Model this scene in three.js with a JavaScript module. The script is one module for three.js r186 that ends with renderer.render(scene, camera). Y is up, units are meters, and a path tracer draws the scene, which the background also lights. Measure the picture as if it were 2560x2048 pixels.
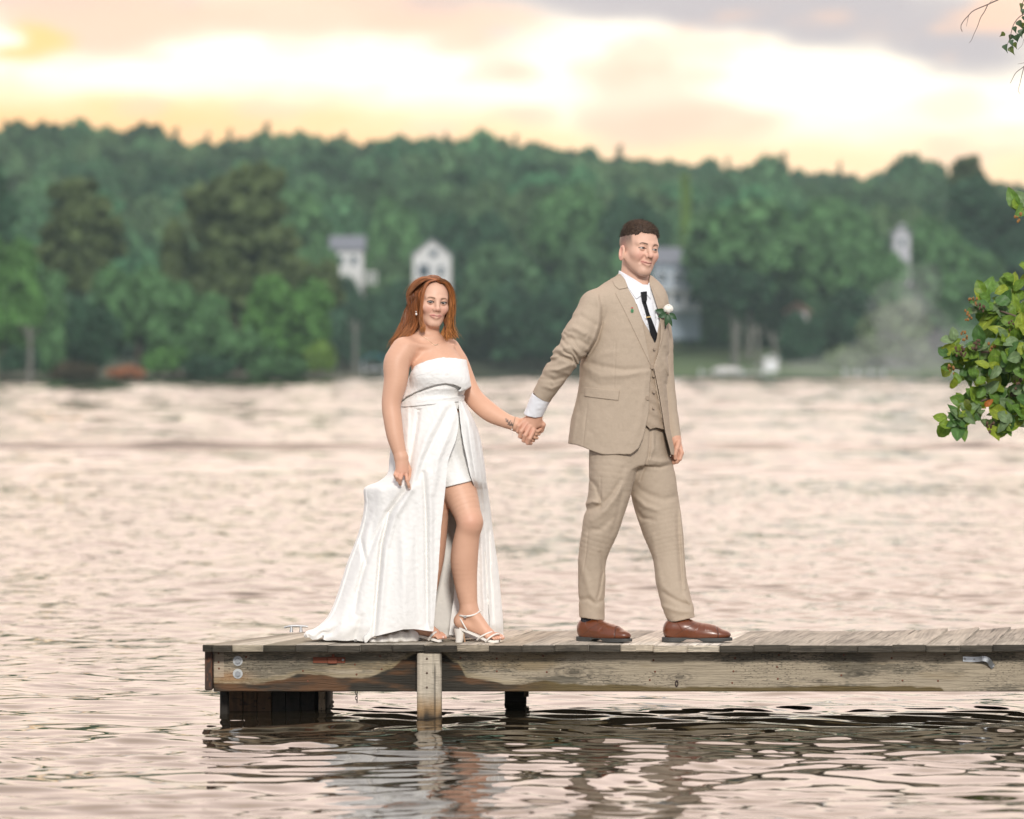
import * as THREE from 'three';
import { mergeGeometries, mergeVertices, toCreasedNormals } from 'three/addons/utils/BufferGeometryUtils.js';
import { RoundedBoxGeometry } from 'three/addons/geometries/RoundedBoxGeometry.js';

// ---------------------------------------------------------------- camera, sky, sun, exposure
const scene = new THREE.Scene();
const F = 11480, CAM_Y = 1.53, PITCH = Math.atan(110 / F);      // focal length in pixels of a 2560 x 2048 frame
const camera = new THREE.PerspectiveCamera((2 * Math.atan(1024 / F) * 180) / Math.PI, 1.25, 0.5, 6000);
camera.position.set(0, CAM_Y, 0);
camera.rotation.x = -PITCH;
camera.focus = 20.2;
camera.userData.fStop = camera.getFocalLength() / 50;
const renderer = new THREE.WebGLRenderer({ antialias: true });
renderer.setSize(1024, 819);
renderer.toneMapping = THREE.LinearToneMapping;
renderer.toneMappingExposure = 1.36;
renderer.shadowMap.enabled = true;

// seeded random numbers and noise
function rng(seed) { let s = seed >>> 0; return () => { s = (s + 0x6d2b79f5) | 0; let t = Math.imul(s ^ (s >>> 15), 1 | s); t = (t + Math.imul(t ^ (t >>> 7), 61 | t)) ^ t; return ((t ^ (t >>> 14)) >>> 0) / 4294967296; }; }
const clamp = (x, a = 0, b = 1) => (x < a ? a : x > b ? b : x);
const lerp = (a, b, t) => a + (b - a) * t;
const smooth = (a, b, x) => { const t = clamp((x - a) / (b - a)); return t * t * (3 - 2 * t); };
const H3 = (() => { const t = new Float32Array(4096), r = rng(77); for (let i = 0; i < 4096; i++) t[i] = r(); return t; })();
const hsh = (x, y, z) => H3[((x * 374761393 + y * 668265263 + z * 1274126177) ^ ((x * 1103515245 + y * 12345 + z * 40503) >> 7)) & 4095];
function noise(x, y, z = 0) {                                     // value noise in -1 .. 1
  const xi = Math.floor(x), yi = Math.floor(y), zi = Math.floor(z); let u = x - xi, v = y - yi, w = z - zi;
  u = u * u * u * (u * (u * 6 - 15) + 10); v = v * v * v * (v * (v * 6 - 15) + 10); w = w * w * w * (w * (w * 6 - 15) + 10);
  const a = lerp(lerp(hsh(xi, yi, zi), hsh(xi + 1, yi, zi), u), lerp(hsh(xi, yi + 1, zi), hsh(xi + 1, yi + 1, zi), u), v);
  const b = lerp(lerp(hsh(xi, yi, zi + 1), hsh(xi + 1, yi, zi + 1), u), lerp(hsh(xi, yi + 1, zi + 1), hsh(xi + 1, yi + 1, zi + 1), u), v);
  return 2 * lerp(a, b, w) - 1;
}
function fbm(x, y, z = 0, n = 4) { let s = 0, a = 0.5, t = 0; for (let i = 0; i < n; i++) { s += a * noise(x, y, z + i * 17.3); t += a; a *= 0.5; x = x * 2.03 + 5.1; y = y * 2.03 + 1.7; z *= 2.03; } return s / t; }

// the dusk sky: bright gap above the hills to the west, lilac and peach cloud over the rest
{
  const W = 4096, H = 2048, data = new Float32Array(W * H * 4);
  const mix = (c, d, t) => { c[0] += (d[0] - c[0]) * t; c[1] += (d[1] - c[1]) * t; c[2] += (d[2] - c[2]) * t; };
  const GREY = [0.50, 0.455, 0.465], PEACH = [0.88, 0.59, 0.44], CREAM = [1.16, 1.04, 0.84], GOLD = [1.05, 0.60, 0.25], BLUE = [0.44, 0.50, 0.62], ROSE = [0.80, 0.62, 0.55];
  // larger clouds over the hills: azimuth and elevation in degrees (0 = straight ahead), half sizes, tint, strength
  const clouds = [
    [0.6, 4.75, 2.6, 0.42, 'g', 1], [3.9, 4.45, 1.5, 0.5, 'g', 1], [-5.5, 4.8, 1.8, 0.35, 'g', 0.75], [5.7, 4.05, 0.9, 0.45, 'g', 0.95], [2.6, 4.5, 1.2, 0.35, 'g', 0.8],
    [-2.5, 4.35, 1.6, 0.32, 'p', 0.75], [-5.2, 4.25, 1.5, 0.35, 'p', 0.8], [-0.8, 4.15, 1.0, 0.22, 'p', 0.7], [0.0, 3.7, 0.55, 0.16, 'p', 0.55], [1.8, 3.35, 0.75, 0.5, 'p', 0.55], [1.4, 3.75, 0.35, 0.25, 'p', 0.4],
    [2.3, 3.05, 1.0, 0.22, 'p', 0.6], [5.4, 3.2, 0.5, 0.16, 'p', 0.45], [-5.9, 4.05, 0.5, 0.16, 'o', 0.9], [-4.6, 3.3, 0.7, 0.13, 'o', 0.45], [-3.2, 3.15, 0.5, 0.1, 'p', 0.4], [0.1, 3.1, 0.5, 0.12, 'p', 0.5], [6.2, 4.4, 0.5, 0.2, 'p', 0.8],
  ];
  const TINT = { g: GREY, p: PEACH, o: [1.05, 0.62, 0.25] };
  for (let j = 0; j < H; j++) {
    const e = ((j + 0.5) / H - 0.5) * 180;
    for (let i = 0; i < W; i++) {
      const az = ((i + 0.5) / W) * 360 - 180;                       // equirectangular column: atan2(z, x)
      let a = az + 90; if (a > 180) a -= 360; if (a < -180) a += 360; // 0 = -z, positive to +x
      const o = (j * W + i) * 4, c = [0, 0, 0];
      const near = Math.exp(-((a / 55) ** 2));                       // towards the sunset
      if (e < -1) { data[o] = 0.55; data[o + 1] = 0.5; data[o + 2] = 0.47; data[o + 3] = 1; continue; }
      const rad = (a * Math.PI) / 180, X = Math.sin(rad), Z = Math.cos(rad), k = 1 / (Math.sin((Math.max(e, 0) * Math.PI) / 180) + 0.10);
      const n = e > 1.2 && (e < 7 && Math.abs(a) < 12) ? fbm(a * 0.75 + 9, e * 3.2, 2.2, 5) : fbm(X * k * 1.5 + 3, Z * k * 1.5, 0.5, 4);
      const hi = smooth(3.9, 9, e);
      // open gap near the horizon, closing into a cloud deck higher up
      c[0] = lerp(BLUE[0], 1.75, near); c[1] = lerp(BLUE[1], 1.33, near); c[2] = lerp(BLUE[2], 1.04, near);
      mix(c, CREAM, near * (1 - hi));
      const deck = lerp(0, smooth(-0.5, 0.45, n + 0.25), hi);
      mix(c, [lerp(0.60, 1.44, near), lerp(0.59, 1.14, near), lerp(0.62, 1.02, near)], deck * 0.8);
      mix(c, ROSE, (1 - hi) * (1 - near) * 0.55);
      if (Math.abs(a) < 14 && e < 8) {
        const low = 1 - smooth(2.75 - a * 0.05, 3.5 - a * 0.05, e + n * 0.3);
        mix(c, GOLD, 0.92 * low * (0.72 + 0.28 * smooth(2, -4, a)));
        for (const [ca, ce, sa, se, t, s] of clouds) {
          const u = (a - ca + n * 0.85) / sa, v = (e - ce + n * 0.24) / se, q = u * u + v * v;
          if (q < 6) mix(c, TINT[t], Math.min(1, s * 1.2) * (1 - smooth(0.3, 2.3 + n * 0.7, q)));
        }
        const wisp = smooth(0.12, 0.62, fbm(a * 1.1 + 31, e * 5.5, 7.7, 4)); mix(c, PEACH, 0.55 * wisp); mix(c, GREY, 0.45 * smooth(0.25, 0.7, fbm(a * 0.9 + 70, e * 4.5, 3.3, 4)) * smooth(3.5, 4.2, e));
      }
      data[o] = c[0]; data[o + 1] = c[1]; data[o + 2] = c[2]; data[o + 3] = 1;
    }
  }
  const sky = new THREE.DataTexture(data, W, H, THREE.RGBAFormat, THREE.FloatType);
  sky.mapping = THREE.EquirectangularReflectionMapping; sky.magFilter = THREE.LinearFilter; sky.needsUpdate = true;
  scene.background = sky; scene.environment = sky;
}
const sun = new THREE.DirectionalLight(new THREE.Color().setRGB(1, 0.95, 0.88), 2.0);
sun.position.set(2.6, 15.0, 8); sun.target.position.set(0, 1, -20.25); sun.castShadow = true; sun.shadow.radius = 14;
sun.shadow.camera.left = sun.shadow.camera.bottom = -5; sun.shadow.camera.right = sun.shadow.camera.top = 5; sun.shadow.camera.far = 80;
scene.add(sun, sun.target);
scene.fog = new THREE.FogExp2(new THREE.Color().setRGB(0.62, 0.84, 0.84), 0.00016);

// ---------------------------------------------------------------- naming, things, parts
const taken = {};
function numbered(n) { const k = (taken[n] = (taken[n] ?? -1) + 1); return k ? `${n}_${String(k).padStart(3, '0')}` : n; }
function tag(o, label, category, group) { o.userData.label = label; o.userData.category = category; if (group) o.userData.group = group; return o; }
function thing(name, label, category, pos = [0, 0, 0], group) {
  const g = new THREE.Group(); g.name = numbered(name); g.position.set(...pos); scene.add(g); return tag(g, label, category, group);
}
function part(name, geo, mat, parent) {                              // a named mesh; geometry given in the parent's own space
  const m = new THREE.Mesh(geo, mat); m.name = parent === scene ? numbered(name) : name; m.castShadow = m.receiveShadow = true; parent.add(m); return m;
}
function partW(name, geo, mat, parent) {                             // the same for geometry built in world space
  const p = new THREE.Vector3(); parent.updateWorldMatrix(true, false); parent.getWorldPosition(p); geo.translate(-p.x, -p.y, -p.z); return part(name, geo, mat, parent);
}
function structure(name, geo, mat) { const m = part(name, geo, mat, scene); m.userData.kind = 'structure'; return m; }
const lin = (r, g, b) => new THREE.Color().setRGB(r, g, b);
const std = (c, rough = 0.8, extra = {}) => new THREE.MeshStandardMaterial({ color: c, roughness: rough, ...extra });
const phys = (c, rough = 0.8, extra = {}) => new THREE.MeshPhysicalMaterial({ color: c, roughness: rough, ...extra });

// pixel of the 2560 x 2048 frame and a depth -> a point of the place
function at(px, py, Z) {
  const dx = (px - 1280) / F, dy = (1024 - py) / F, c = Math.cos(PITCH), s = Math.sin(PITCH), y = dy * c - s, z = -dy * s - c, k = Z / -z;
  return new THREE.Vector3(dx * k, CAM_Y + y * k, -Z);
}
// textures
const toS = (v) => { v = clamp(v); return Math.round(255 * (v <= 0.0031308 ? 12.92 * v : 1.055 * Math.pow(v, 1 / 2.4) - 0.055)); };
function colorTex(w, h, fn, rep = true) {                            // fn(u, v) -> linear [r, g, b]
  const d = new Uint8Array(w * h * 4);
  for (let j = 0; j < h; j++) for (let i = 0; i < w; i++) { const c = fn((i + 0.5) / w, (j + 0.5) / h), o = (j * w + i) * 4; d[o] = toS(c[0]); d[o + 1] = toS(c[1]); d[o + 2] = toS(c[2]); d[o + 3] = 255; }
  return texOf(d, w, h, rep, THREE.SRGBColorSpace);
}
function greyTex(w, h, fn, rep = true) {
  const d = new Uint8Array(w * h * 4);
  for (let j = 0; j < h; j++) for (let i = 0; i < w; i++) { const c = Math.round(255 * clamp(fn((i + 0.5) / w, (j + 0.5) / h))), o = (j * w + i) * 4; d[o] = d[o + 1] = d[o + 2] = c; d[o + 3] = 255; }
  return texOf(d, w, h, rep, THREE.NoColorSpace);
}
function texOf(d, w, h, rep, cs) { const t = new THREE.DataTexture(d, w, h); t.wrapS = t.wrapT = rep ? THREE.RepeatWrapping : THREE.ClampToEdgeWrapping; t.magFilter = THREE.LinearFilter; t.minFilter = THREE.LinearFilter; t.colorSpace = cs; t.needsUpdate = true; return t; }
// tileable noise on a unit square
function tile(u, v, n, z) { const a = u * n, b = v * n, f = (x, y) => noise(x, y, z); const s = smooth(0, 1, u), t = smooth(0, 1, v); return lerp(lerp(f(a, b), f(a - n, b), s), lerp(f(a, b - n), f(a - n, b - n), s), t); }

// geometry odds and ends
function tube(points, r, seg = 12, sides = 6, taper) {               // points: Vector3 list; r: radius or function of t
  const c = new THREE.CatmullRomCurve3(points), g = new THREE.TubeGeometry(c, seg, 1, sides, false), p = g.attributes.position, n = g.attributes.normal, R = typeof r === 'function' ? r : () => r;
  for (let i = 0; i <= seg; i++) { const q = c.getPointAt(i / seg), k = R(i / seg); for (let j = 0; j <= sides; j++) { const a = i * (sides + 1) + j; p.setXYZ(a, q.x + n.getX(a) * k, q.y + n.getY(a) * k, q.z + n.getZ(a) * k); } }
  return g;
}
function bar(a, b, w, h = w, round = 0.1) { const d = b.clone().sub(a), L = d.length(), g = new RoundedBoxGeometry(w, L, h, 1, Math.min(w, h) * round); g.applyQuaternion(new THREE.Quaternion().setFromUnitVectors(new THREE.Vector3(0, 1, 0), d.normalize())); const m = a.clone().add(b).multiplyScalar(0.5); return g.translate(m.x, m.y, m.z); }
const box = (w, h, d, x, y, z, r = 0.004) => new RoundedBoxGeometry(w, h, d, 1, Math.min(r, w / 3, h / 3, d / 3)).translate(x, y, z);
// ---------------------------------------------------------------- distance fields and their mesher
const K0 = 20.25 / F;                                                // metres per frame pixel where the couple stand
const Z0 = -20.25, X = (px) => (px - 1280) * K0, Y = (py) => CAM_Y - (py - 914) * K0;
const PX = (x) => 1280 + x / K0, PY = (y) => 914 + (CAM_Y - y) / K0;
const J = (px, py, dz = 0) => [X(px), Y(py), Z0 + dz];
const smin = (a, b, k) => { const h = k - Math.abs(a - b); return h > 0 ? Math.min(a, b) - (h * h) / (4 * k) : Math.min(a, b); };
const smax = (a, b, k) => -smin(-a, -b, k);
function cone(x, y, z, a, b, r1, r2) {                               // tapered capsule
  const bx = b[0] - a[0], by = b[1] - a[1], bz = b[2] - a[2], px = x - a[0], py = y - a[1], pz = z - a[2];
  const t = clamp((px * bx + py * by + pz * bz) / (bx * bx + by * by + bz * bz + 1e-9)), dx = px - bx * t, dy = py - by * t, dz = pz - bz * t;
  return Math.sqrt(dx * dx + dy * dy + dz * dz) - (r1 + (r2 - r1) * t);
}
const ball = (x, y, z, c, r) => Math.hypot(x - c[0], y - c[1], z - c[2]) - r;
function ell(x, y, z, c, r) {                                        // ellipsoid
  const X_ = (x - c[0]) / r[0], Y_ = (y - c[1]) / r[1], Z_ = (z - c[2]) / r[2], k0 = Math.sqrt(X_ * X_ + Y_ * Y_ + Z_ * Z_), u = X_ / r[0], v = Y_ / r[1], w = Z_ / r[2], k1 = Math.sqrt(u * u + v * v + w * w);
  return k1 < 1e-9 ? -Math.min(...r) : (k0 * (k0 - 1)) / k1;
}
function chain(pts) {                                                // [[p, r], ...]: a limb along a smooth curve with smoothly changing radius
  const L = [0]; for (let i = 1; i < pts.length; i++) L.push(L[i - 1] + Math.hypot(...[0, 1, 2].map((k) => pts[i][0][k] - pts[i - 1][0][k])));
  const rows = pts.map(([p, r], i) => [L[i], ...p, r]), n = pts.length * 5, S = []; for (let i = 0; i <= n; i++) S.push(track(rows, (L[L.length - 1] * i) / n));
  const lo = [0, 1, 2].map((k) => Math.min(...S.map((s) => s[k] - s[3]))), hi = [0, 1, 2].map((k) => Math.max(...S.map((s) => s[k] + s[3])));
  return (x, y, z) => {
    const ex = Math.max(lo[0] - x, x - hi[0], 0), ey = Math.max(lo[1] - y, y - hi[1], 0), ez = Math.max(lo[2] - z, z - hi[2], 0), e = ex * ex + ey * ey + ez * ez; if (e > 0.0064) return Math.sqrt(e);
    let d = 9; for (let i = 1; i <= n; i++) { const a = S[i - 1], b = S[i], q = cone(x, y, z, a, b, a[3], b[3]); if (q < d) d = q; } return d;
  };
}
function track(rows, y) {                                            // rows [key, ...values] sorted by key; smooth interpolation
  let i = 0; while (i < rows.length - 2 && y > rows[i + 1][0]) i++;
  const a = rows[i], b = rows[i + 1], t = clamp((y - a[0]) / (b[0] - a[0])), out = [], p = rows[i - 1] || a, q = rows[i + 2] || b, h = b[0] - a[0];
  for (let k = 1; k < a.length; k++) {
    const m0 = p === a ? (b[k] - a[k]) : ((b[k] - p[k]) / (b[0] - p[0])) * h, m1 = q === b ? (b[k] - a[k]) : ((q[k] - a[k]) / (q[0] - a[0])) * h, t2 = t * t, t3 = t2 * t;
    out.push((2 * t3 - 3 * t2 + 1) * a[k] + (t3 - 2 * t2 + t) * m0 + (-2 * t3 + 3 * t2) * b[k] + (t3 - t2) * m1);
  }
  return out;
}
// a trunk whose section is an ellipse: rows [py, cx px, half width px, cz m, half depth m]
function loft(rows) {
  const n = 400, y0 = rows[0][0], y1 = rows[rows.length - 1][0], tab = []; for (let i = 0; i <= n; i++) { const t = track(rows, lerp(y0, y1, i / n)); tab.push([X(t[0]), t[1] * K0, Z0 + t[2], t[3]]); }
  const top = Y(y0), bot = Y(y1);
  return (x, y, z) => {
    const i = clamp(Math.round(((PY(y) - y0) / (y1 - y0)) * n), 0, n), t = tab[i], u = (x - t[0]) / t[1], v = (z - t[2]) / t[3], k0 = Math.hypot(u, v), k1 = Math.hypot(u / t[1], v / t[3]);
    const d = k1 < 1e-6 ? -Math.min(t[1], t[3]) : (k0 * (k0 - 1)) / k1; return smax(d, Math.max(y - top, bot - y), 0.012);
  };
}
// polygons in frame pixels, as prisms along the line of sight of a front view
function poly(pts) {
  const P = pts.map(([a, b]) => [X(a), Y(b)]), n = P.length;
  return (x, y) => {
    let d = 1e9, s = 1;
    for (let i = 0, j = n - 1; i < n; j = i++) {
      const ex = P[j][0] - P[i][0], ey = P[j][1] - P[i][1], wx = x - P[i][0], wy = y - P[i][1], t = clamp((wx * ex + wy * ey) / (ex * ex + ey * ey)), bx = wx - ex * t, by = wy - ey * t; d = Math.min(d, bx * bx + by * by);
      const c1 = y >= P[i][1], c2 = y < P[j][1], c3 = ex * wy > ey * wx; if ((c1 && c2 && c3) || (!c1 && !c2 && !c3)) s = -s;
    }
    return s * Math.sqrt(d);
  };
}
// folds: strokes [[px, py] ...], half width px, height m (negative = valley); act on the side turned to +z (or -z)
function folds(list) {
  const S = list.map(([pts, w, h, side = 1]) => { const P = pts.map(([a, b]) => [X(a), Y(b)]), W = w * K0; return { P, W, h, side, b: [Math.min(...P.map((p) => p[0])) - 3 * W, Math.max(...P.map((p) => p[0])) + 3 * W, Math.min(...P.map((p) => p[1])) - 3 * W, Math.max(...P.map((p) => p[1])) + 3 * W] }; });
  return (x, y, z, zc) => {
    let s = 0;
    for (const f of S) {
      if (x < f.b[0] || x > f.b[1] || y < f.b[2] || y > f.b[3]) continue;
      let best = 1e9, tt = 0; const n = f.P.length;
      for (let i = 1; i < n; i++) { const a = f.P[i - 1], b = f.P[i], ex = b[0] - a[0], ey = b[1] - a[1], t = clamp(((x - a[0]) * ex + (y - a[1]) * ey) / (ex * ex + ey * ey)), d = Math.hypot(x - a[0] - ex * t, y - a[1] - ey * t); if (d < best) { best = d; tt = (i - 1 + t) / (n - 1); } }
      const q = best / f.W; if (q < 3) s += f.h * Math.exp(-q * q) * Math.sqrt(Math.max(0, Math.sin(Math.PI * clamp(0.08 + 0.84 * tt)))) * smooth(-0.02, 0.03, (z - zc) * f.side);
    }
    return s;
  };
}
const frame = (o, yaw, pitch, roll, s = 1) => {                      // a turned frame: local x = the person's left, y = up, z = forward
  const m = new THREE.Matrix4().makeRotationZ((-roll * Math.PI) / 180).multiply(new THREE.Matrix4().makeRotationY((yaw * Math.PI) / 180)).multiply(new THREE.Matrix4().makeRotationX((-pitch * Math.PI) / 180)), e = m.elements;
  return { s, o, m, in: (x, y, z) => { x -= o[0]; y -= o[1]; z -= o[2]; return [(e[0] * x + e[1] * y + e[2] * z) / s, (e[4] * x + e[5] * y + e[6] * z) / s, (e[8] * x + e[9] * y + e[10] * z) / s]; }, out: (x, y, z) => { x *= s; y *= s; z *= s; return [o[0] + e[0] * x + e[4] * y + e[8] * z, o[1] + e[1] * x + e[5] * y + e[9] * z, o[2] + e[2] * x + e[6] * y + e[10] * z]; } };
};
function axis(a, b, h, fine = []) { const out = []; let x = a; while (x < b) { out.push(x); let s = h; for (const [p, q, f] of fine) if (x >= p - f && x < q) s = Math.min(s, f); x += s; } out.push(x); return out; }
// surface nets on a rectilinear grid, blocks far from the surface left out
function net(f, xs, ys, zs, { col, uv } = {}) {
  const nx = xs.length, ny = ys.length, nz = zs.length, B = 6, V = new Float32Array(nx * ny * nz).fill(1e9), id = (i, j, k) => (k * ny + j) * nx + i, cells = new Int32Array(nx * ny * nz).fill(-1), act = [];
  for (let k = 0; k < nz - 1; k += B) for (let j = 0; j < ny - 1; j += B) for (let i = 0; i < nx - 1; i += B) {
    const i1 = Math.min(i + B, nx - 1), j1 = Math.min(j + B, ny - 1), k1 = Math.min(k + B, nz - 1), hx = (xs[i1] - xs[i]) / 2, hy = (ys[j1] - ys[j]) / 2, hz = (zs[k1] - zs[k]) / 2;
    if (Math.abs(f(xs[i] + hx, ys[j] + hy, zs[k] + hz)) > Math.hypot(hx, hy, hz) * 1.35 + 0.006) continue;
    act.push([i, j, k, i1, j1, k1]);
    for (let c = k; c <= k1; c++) for (let b = j; b <= j1; b++) for (let a = i; a <= i1; a++) { const q = id(a, b, c); if (V[q] === 1e9) V[q] = f(xs[a], ys[b], zs[c]); }
  }
  const pos = [], nor = [], idx = [], E = [[0, 1], [2, 3], [4, 5], [6, 7], [0, 2], [1, 3], [4, 6], [5, 7], [0, 4], [1, 5], [2, 6], [3, 7]], v = new Float32Array(8);
  const grad = (x, y, z, e) => { const a = f(x + e, y - e, z - e), b = f(x - e, y - e, z + e), c = f(x - e, y + e, z - e), d = f(x + e, y + e, z + e), k = 1 / (4 * e); return [(a - b - c + d) * k, (-a - b + c + d) * k, (-a + b - c + d) * k]; };
  for (const [i0, j0, k0, i1, j1, k1] of act) for (let k = k0; k < k1; k++) for (let j = j0; j < j1; j++) for (let i = i0; i < i1; i++) {
    let m = 0; for (let c = 0; c < 8; c++) { v[c] = V[id(i + (c & 1), j + ((c >> 1) & 1), k + (c >> 2))]; if (v[c] < 0) m |= 1 << c; }
    if (m === 0 || m === 255) continue;
    let sx = 0, sy = 0, sz = 0, n = 0;
    for (const [a, b] of E) if ((v[a] < 0) !== (v[b] < 0)) { const t = v[a] / (v[a] - v[b]); sx += (a & 1) + t * ((b & 1) - (a & 1)); sy += ((a >> 1) & 1) + t * (((b >> 1) & 1) - ((a >> 1) & 1)); sz += (a >> 2) + t * ((b >> 2) - (a >> 2)); n++; }
    const hx = xs[i + 1] - xs[i], hy = ys[j + 1] - ys[j], hz = zs[k + 1] - zs[k]; let x = xs[i] + (sx / n) * hx, y = ys[j] + (sy / n) * hy, z = zs[k] + (sz / n) * hz;
    const e = Math.min(hx, hy, hz) * 0.45; let g = grad(x, y, z, e), L = g[0] * g[0] + g[1] * g[1] + g[2] * g[2] + 1e-9;
    const s = clamp(f(x, y, z) / L, -e, e); x -= s * g[0]; y -= s * g[1]; z -= s * g[2]; g = grad(x, y, z, e); L = Math.sqrt(g[0] * g[0] + g[1] * g[1] + g[2] * g[2]) + 1e-9;
    cells[id(i, j, k)] = pos.length / 3; pos.push(x, y, z); nor.push(g[0] / L, g[1] / L, g[2] / L);
  }
  const quad = (a, b, c, d, flip) => { if (a < 0 || b < 0 || c < 0 || d < 0) return; flip ? idx.push(a, c, b, a, d, c) : idx.push(a, b, c, a, c, d); };
  for (const [i0, j0, k0, i1, j1, k1] of act) for (let k = k0; k < k1; k++) for (let j = j0; j < j1; j++) for (let i = i0; i < i1; i++) {
    const a = V[id(i, j, k)] < 0;
    if (j > 0 && k > 0 && a !== V[id(i + 1, j, k)] < 0) quad(cells[id(i, j - 1, k - 1)], cells[id(i, j, k - 1)], cells[id(i, j, k)], cells[id(i, j - 1, k)], !a);
    if (i > 0 && k > 0 && a !== V[id(i, j + 1, k)] < 0) quad(cells[id(i - 1, j, k - 1)], cells[id(i - 1, j, k)], cells[id(i, j, k)], cells[id(i, j, k - 1)], !a);
    if (i > 0 && j > 0 && a !== V[id(i, j, k + 1)] < 0) quad(cells[id(i - 1, j - 1, k)], cells[id(i, j - 1, k)], cells[id(i, j, k)], cells[id(i - 1, j, k)], !a);
  }
  const g = new THREE.BufferGeometry(); g.setAttribute('position', new THREE.Float32BufferAttribute(pos, 3)); g.setAttribute('normal', new THREE.Float32BufferAttribute(nor, 3)); g.setIndex(idx);
  const nv = pos.length / 3;
  if (col) { const c = new Float32Array(nv * 3); for (let i = 0; i < nv; i++) { const q = col(pos[3 * i], pos[3 * i + 1], pos[3 * i + 2], nor[3 * i], nor[3 * i + 1], nor[3 * i + 2]); c[3 * i] = q[0]; c[3 * i + 1] = q[1]; c[3 * i + 2] = q[2]; } g.setAttribute('color', new THREE.BufferAttribute(c, 3)); }
  const U = new Float32Array(nv * 2); for (let i = 0; i < nv; i++) { const q = uv ? uv(pos[3 * i], pos[3 * i + 1], pos[3 * i + 2]) : [pos[3 * i] + 0.7 * pos[3 * i + 2], pos[3 * i + 1]]; U[2 * i] = q[0]; U[2 * i + 1] = q[1]; } g.setAttribute('uv', new THREE.BufferAttribute(U, 2));
  return g;
}
function around(f, lo, hi, h, opt) { return net(f, axis(lo[0], hi[0], h), axis(lo[1], hi[1], h), axis(lo[2], hi[2], h), opt); }
// ---------------------------------------------------------------- lake, far shore, hills
// wave fields: ripples of many lengths and headings, warped so that no pattern repeats
const field = (seed, n, L0, L1, slopeOf) => { const r = rng(seed), w = []; for (let i = 0; i < n; i++) { const L = L0 * Math.pow(L1 / L0, i / (n - 1)) * (0.88 + 0.24 * r()), a = -1.45 + (r() + r() + r() - 1.5) * 1.9, k = (2 * Math.PI) / L; w.push([Math.cos(a) * k, Math.sin(a) * k, (slopeOf(L) * (0.6 + 0.8 * r())) / k, r() * 6.28]); } return w; };
const WAVES = field(5, 44, 0.09, 1.9, (L) => 0.010 + 0.022 * Math.exp(-((Math.log(L / 0.24) / 0.60) ** 2)));
function waveSum(W, x, z, s) { const wx = x + 0.22 * s * noise((x * 0.8) / s, (z * 0.8) / s, 3), wz = z + 0.22 * s * noise((x * 0.8) / s + 40, (z * 0.8) / s, 3); let h = 0; for (let i = 0; i < W.length; i++) { const w = W[i]; h += w[2] * Math.sin(w[0] * wx + w[1] * wz + w[3]); } return h; }
const waveAt = (x, z) => waveSum(WAVES, x, z, 1) * (0.85 + 0.45 * noise(x * 0.22, z * 0.16, 9));
const BANDS = [[60, 128, 0.16, 20, 0.22, 0.5, 4], [128, 270, 0.28, 42, 0.42, 0.9, 5], [270, 640, 0.55, 95, 0.9, 1.6, 7]].map(([a, b, dz, hw, dxx, L0, L1], i) => ({ a, b, dz, hw, dxx, L: i + 1, W: field(50 + i, 26, L0, L1, () => 0.024), s: L0 * 3 }));
const swell = (x, z) => 0.13 * Math.exp(-(((z + 84.5 + 0.018 * x + 0.5 * noise(x * 0.12, 1.5)) / 0.42) ** 2)) * (1 + 0.3 * noise(x * 0.5, 2.5)) * (0.7 + 0.3 * smooth(4, -6, x));
function waterSheet(xs, zs, h) {
  const nx = xs.length, nz = zs.length, pos = new Float32Array(nx * nz * 3), uv = new Float32Array(nx * nz * 2), idx = [];
  for (let j = 0; j < nz; j++) for (let i = 0; i < nx; i++) { const o = j * nx + i; pos[3 * o] = xs[i]; pos[3 * o + 1] = h(xs[i], zs[j]); pos[3 * o + 2] = zs[j]; uv[2 * o] = xs[i] / 7; uv[2 * o + 1] = -zs[j] / 7; }
  for (let j = 0; j < nz - 1; j++) for (let i = 0; i < nx - 1; i++) { const a = j * nx + i; idx.push(a, a + 1, a + nx, a + 1, a + nx + 1, a + nx); }
  const g = new THREE.BufferGeometry(); g.setAttribute('position', new THREE.BufferAttribute(pos, 3)); g.setAttribute('uv', new THREE.BufferAttribute(uv, 2)); g.setIndex(idx); g.computeVertexNormals(); return g;
}
const RIP = (() => { const r = rng(11), w = []; for (let i = 0; i < 26; i++) { const n = 4 + Math.round(44 * Math.pow(i / 25, 1.4)), a = -1.35 + (r() + r() - 1) * 1.3; w.push([Math.round(Math.cos(a) * n), Math.round(Math.sin(a) * n), 0.42 / (n + 4), r() * 6.28, Math.round(r() * 6 - 3), Math.round(r() * 6 - 3)]); } return w; })();
const ripple = (() => {                                               // slopes of a 7 m square of ripples that tiles
  const n = 512, h = new Float32Array(n * n), d = new Uint8Array(n * n * 4);
  for (let j = 0; j < n; j++) for (let i = 0; i < n; i++) { const u = i / n, v = j / n; let s = 0; for (let k = 0; k < 26; k++) { const q = RIP[k]; s += q[2] * Math.sin(6.28318 * (q[0] * u + q[1] * v) + q[3] + 0.9 * Math.sin(6.28318 * (q[4] * u + q[5] * v))); } h[j * n + i] = s; }
  for (let j = 0; j < n; j++) for (let i = 0; i < n; i++) { const o = j * n + i, e = (7 / n), sx = ((h[j * n + ((i + 1) % n)] - h[o]) * 0.055) / e, sy = ((h[((j + 1) % n) * n + i] - h[o]) * 0.055) / e, L = Math.hypot(sx, sy, 1); d[4 * o] = 127.5 - (127.5 * sx) / L; d[4 * o + 1] = 127.5 - (127.5 * sy) / L; d[4 * o + 2] = 127.5 + 127.5 / L; d[4 * o + 3] = 255; }
  return texOf(d, n, n, true, THREE.NoColorSpace);
})();
const waterNear = phys(lin(0.022, 0.017, 0.010), 0.03, { ior: 1.333 });
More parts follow.
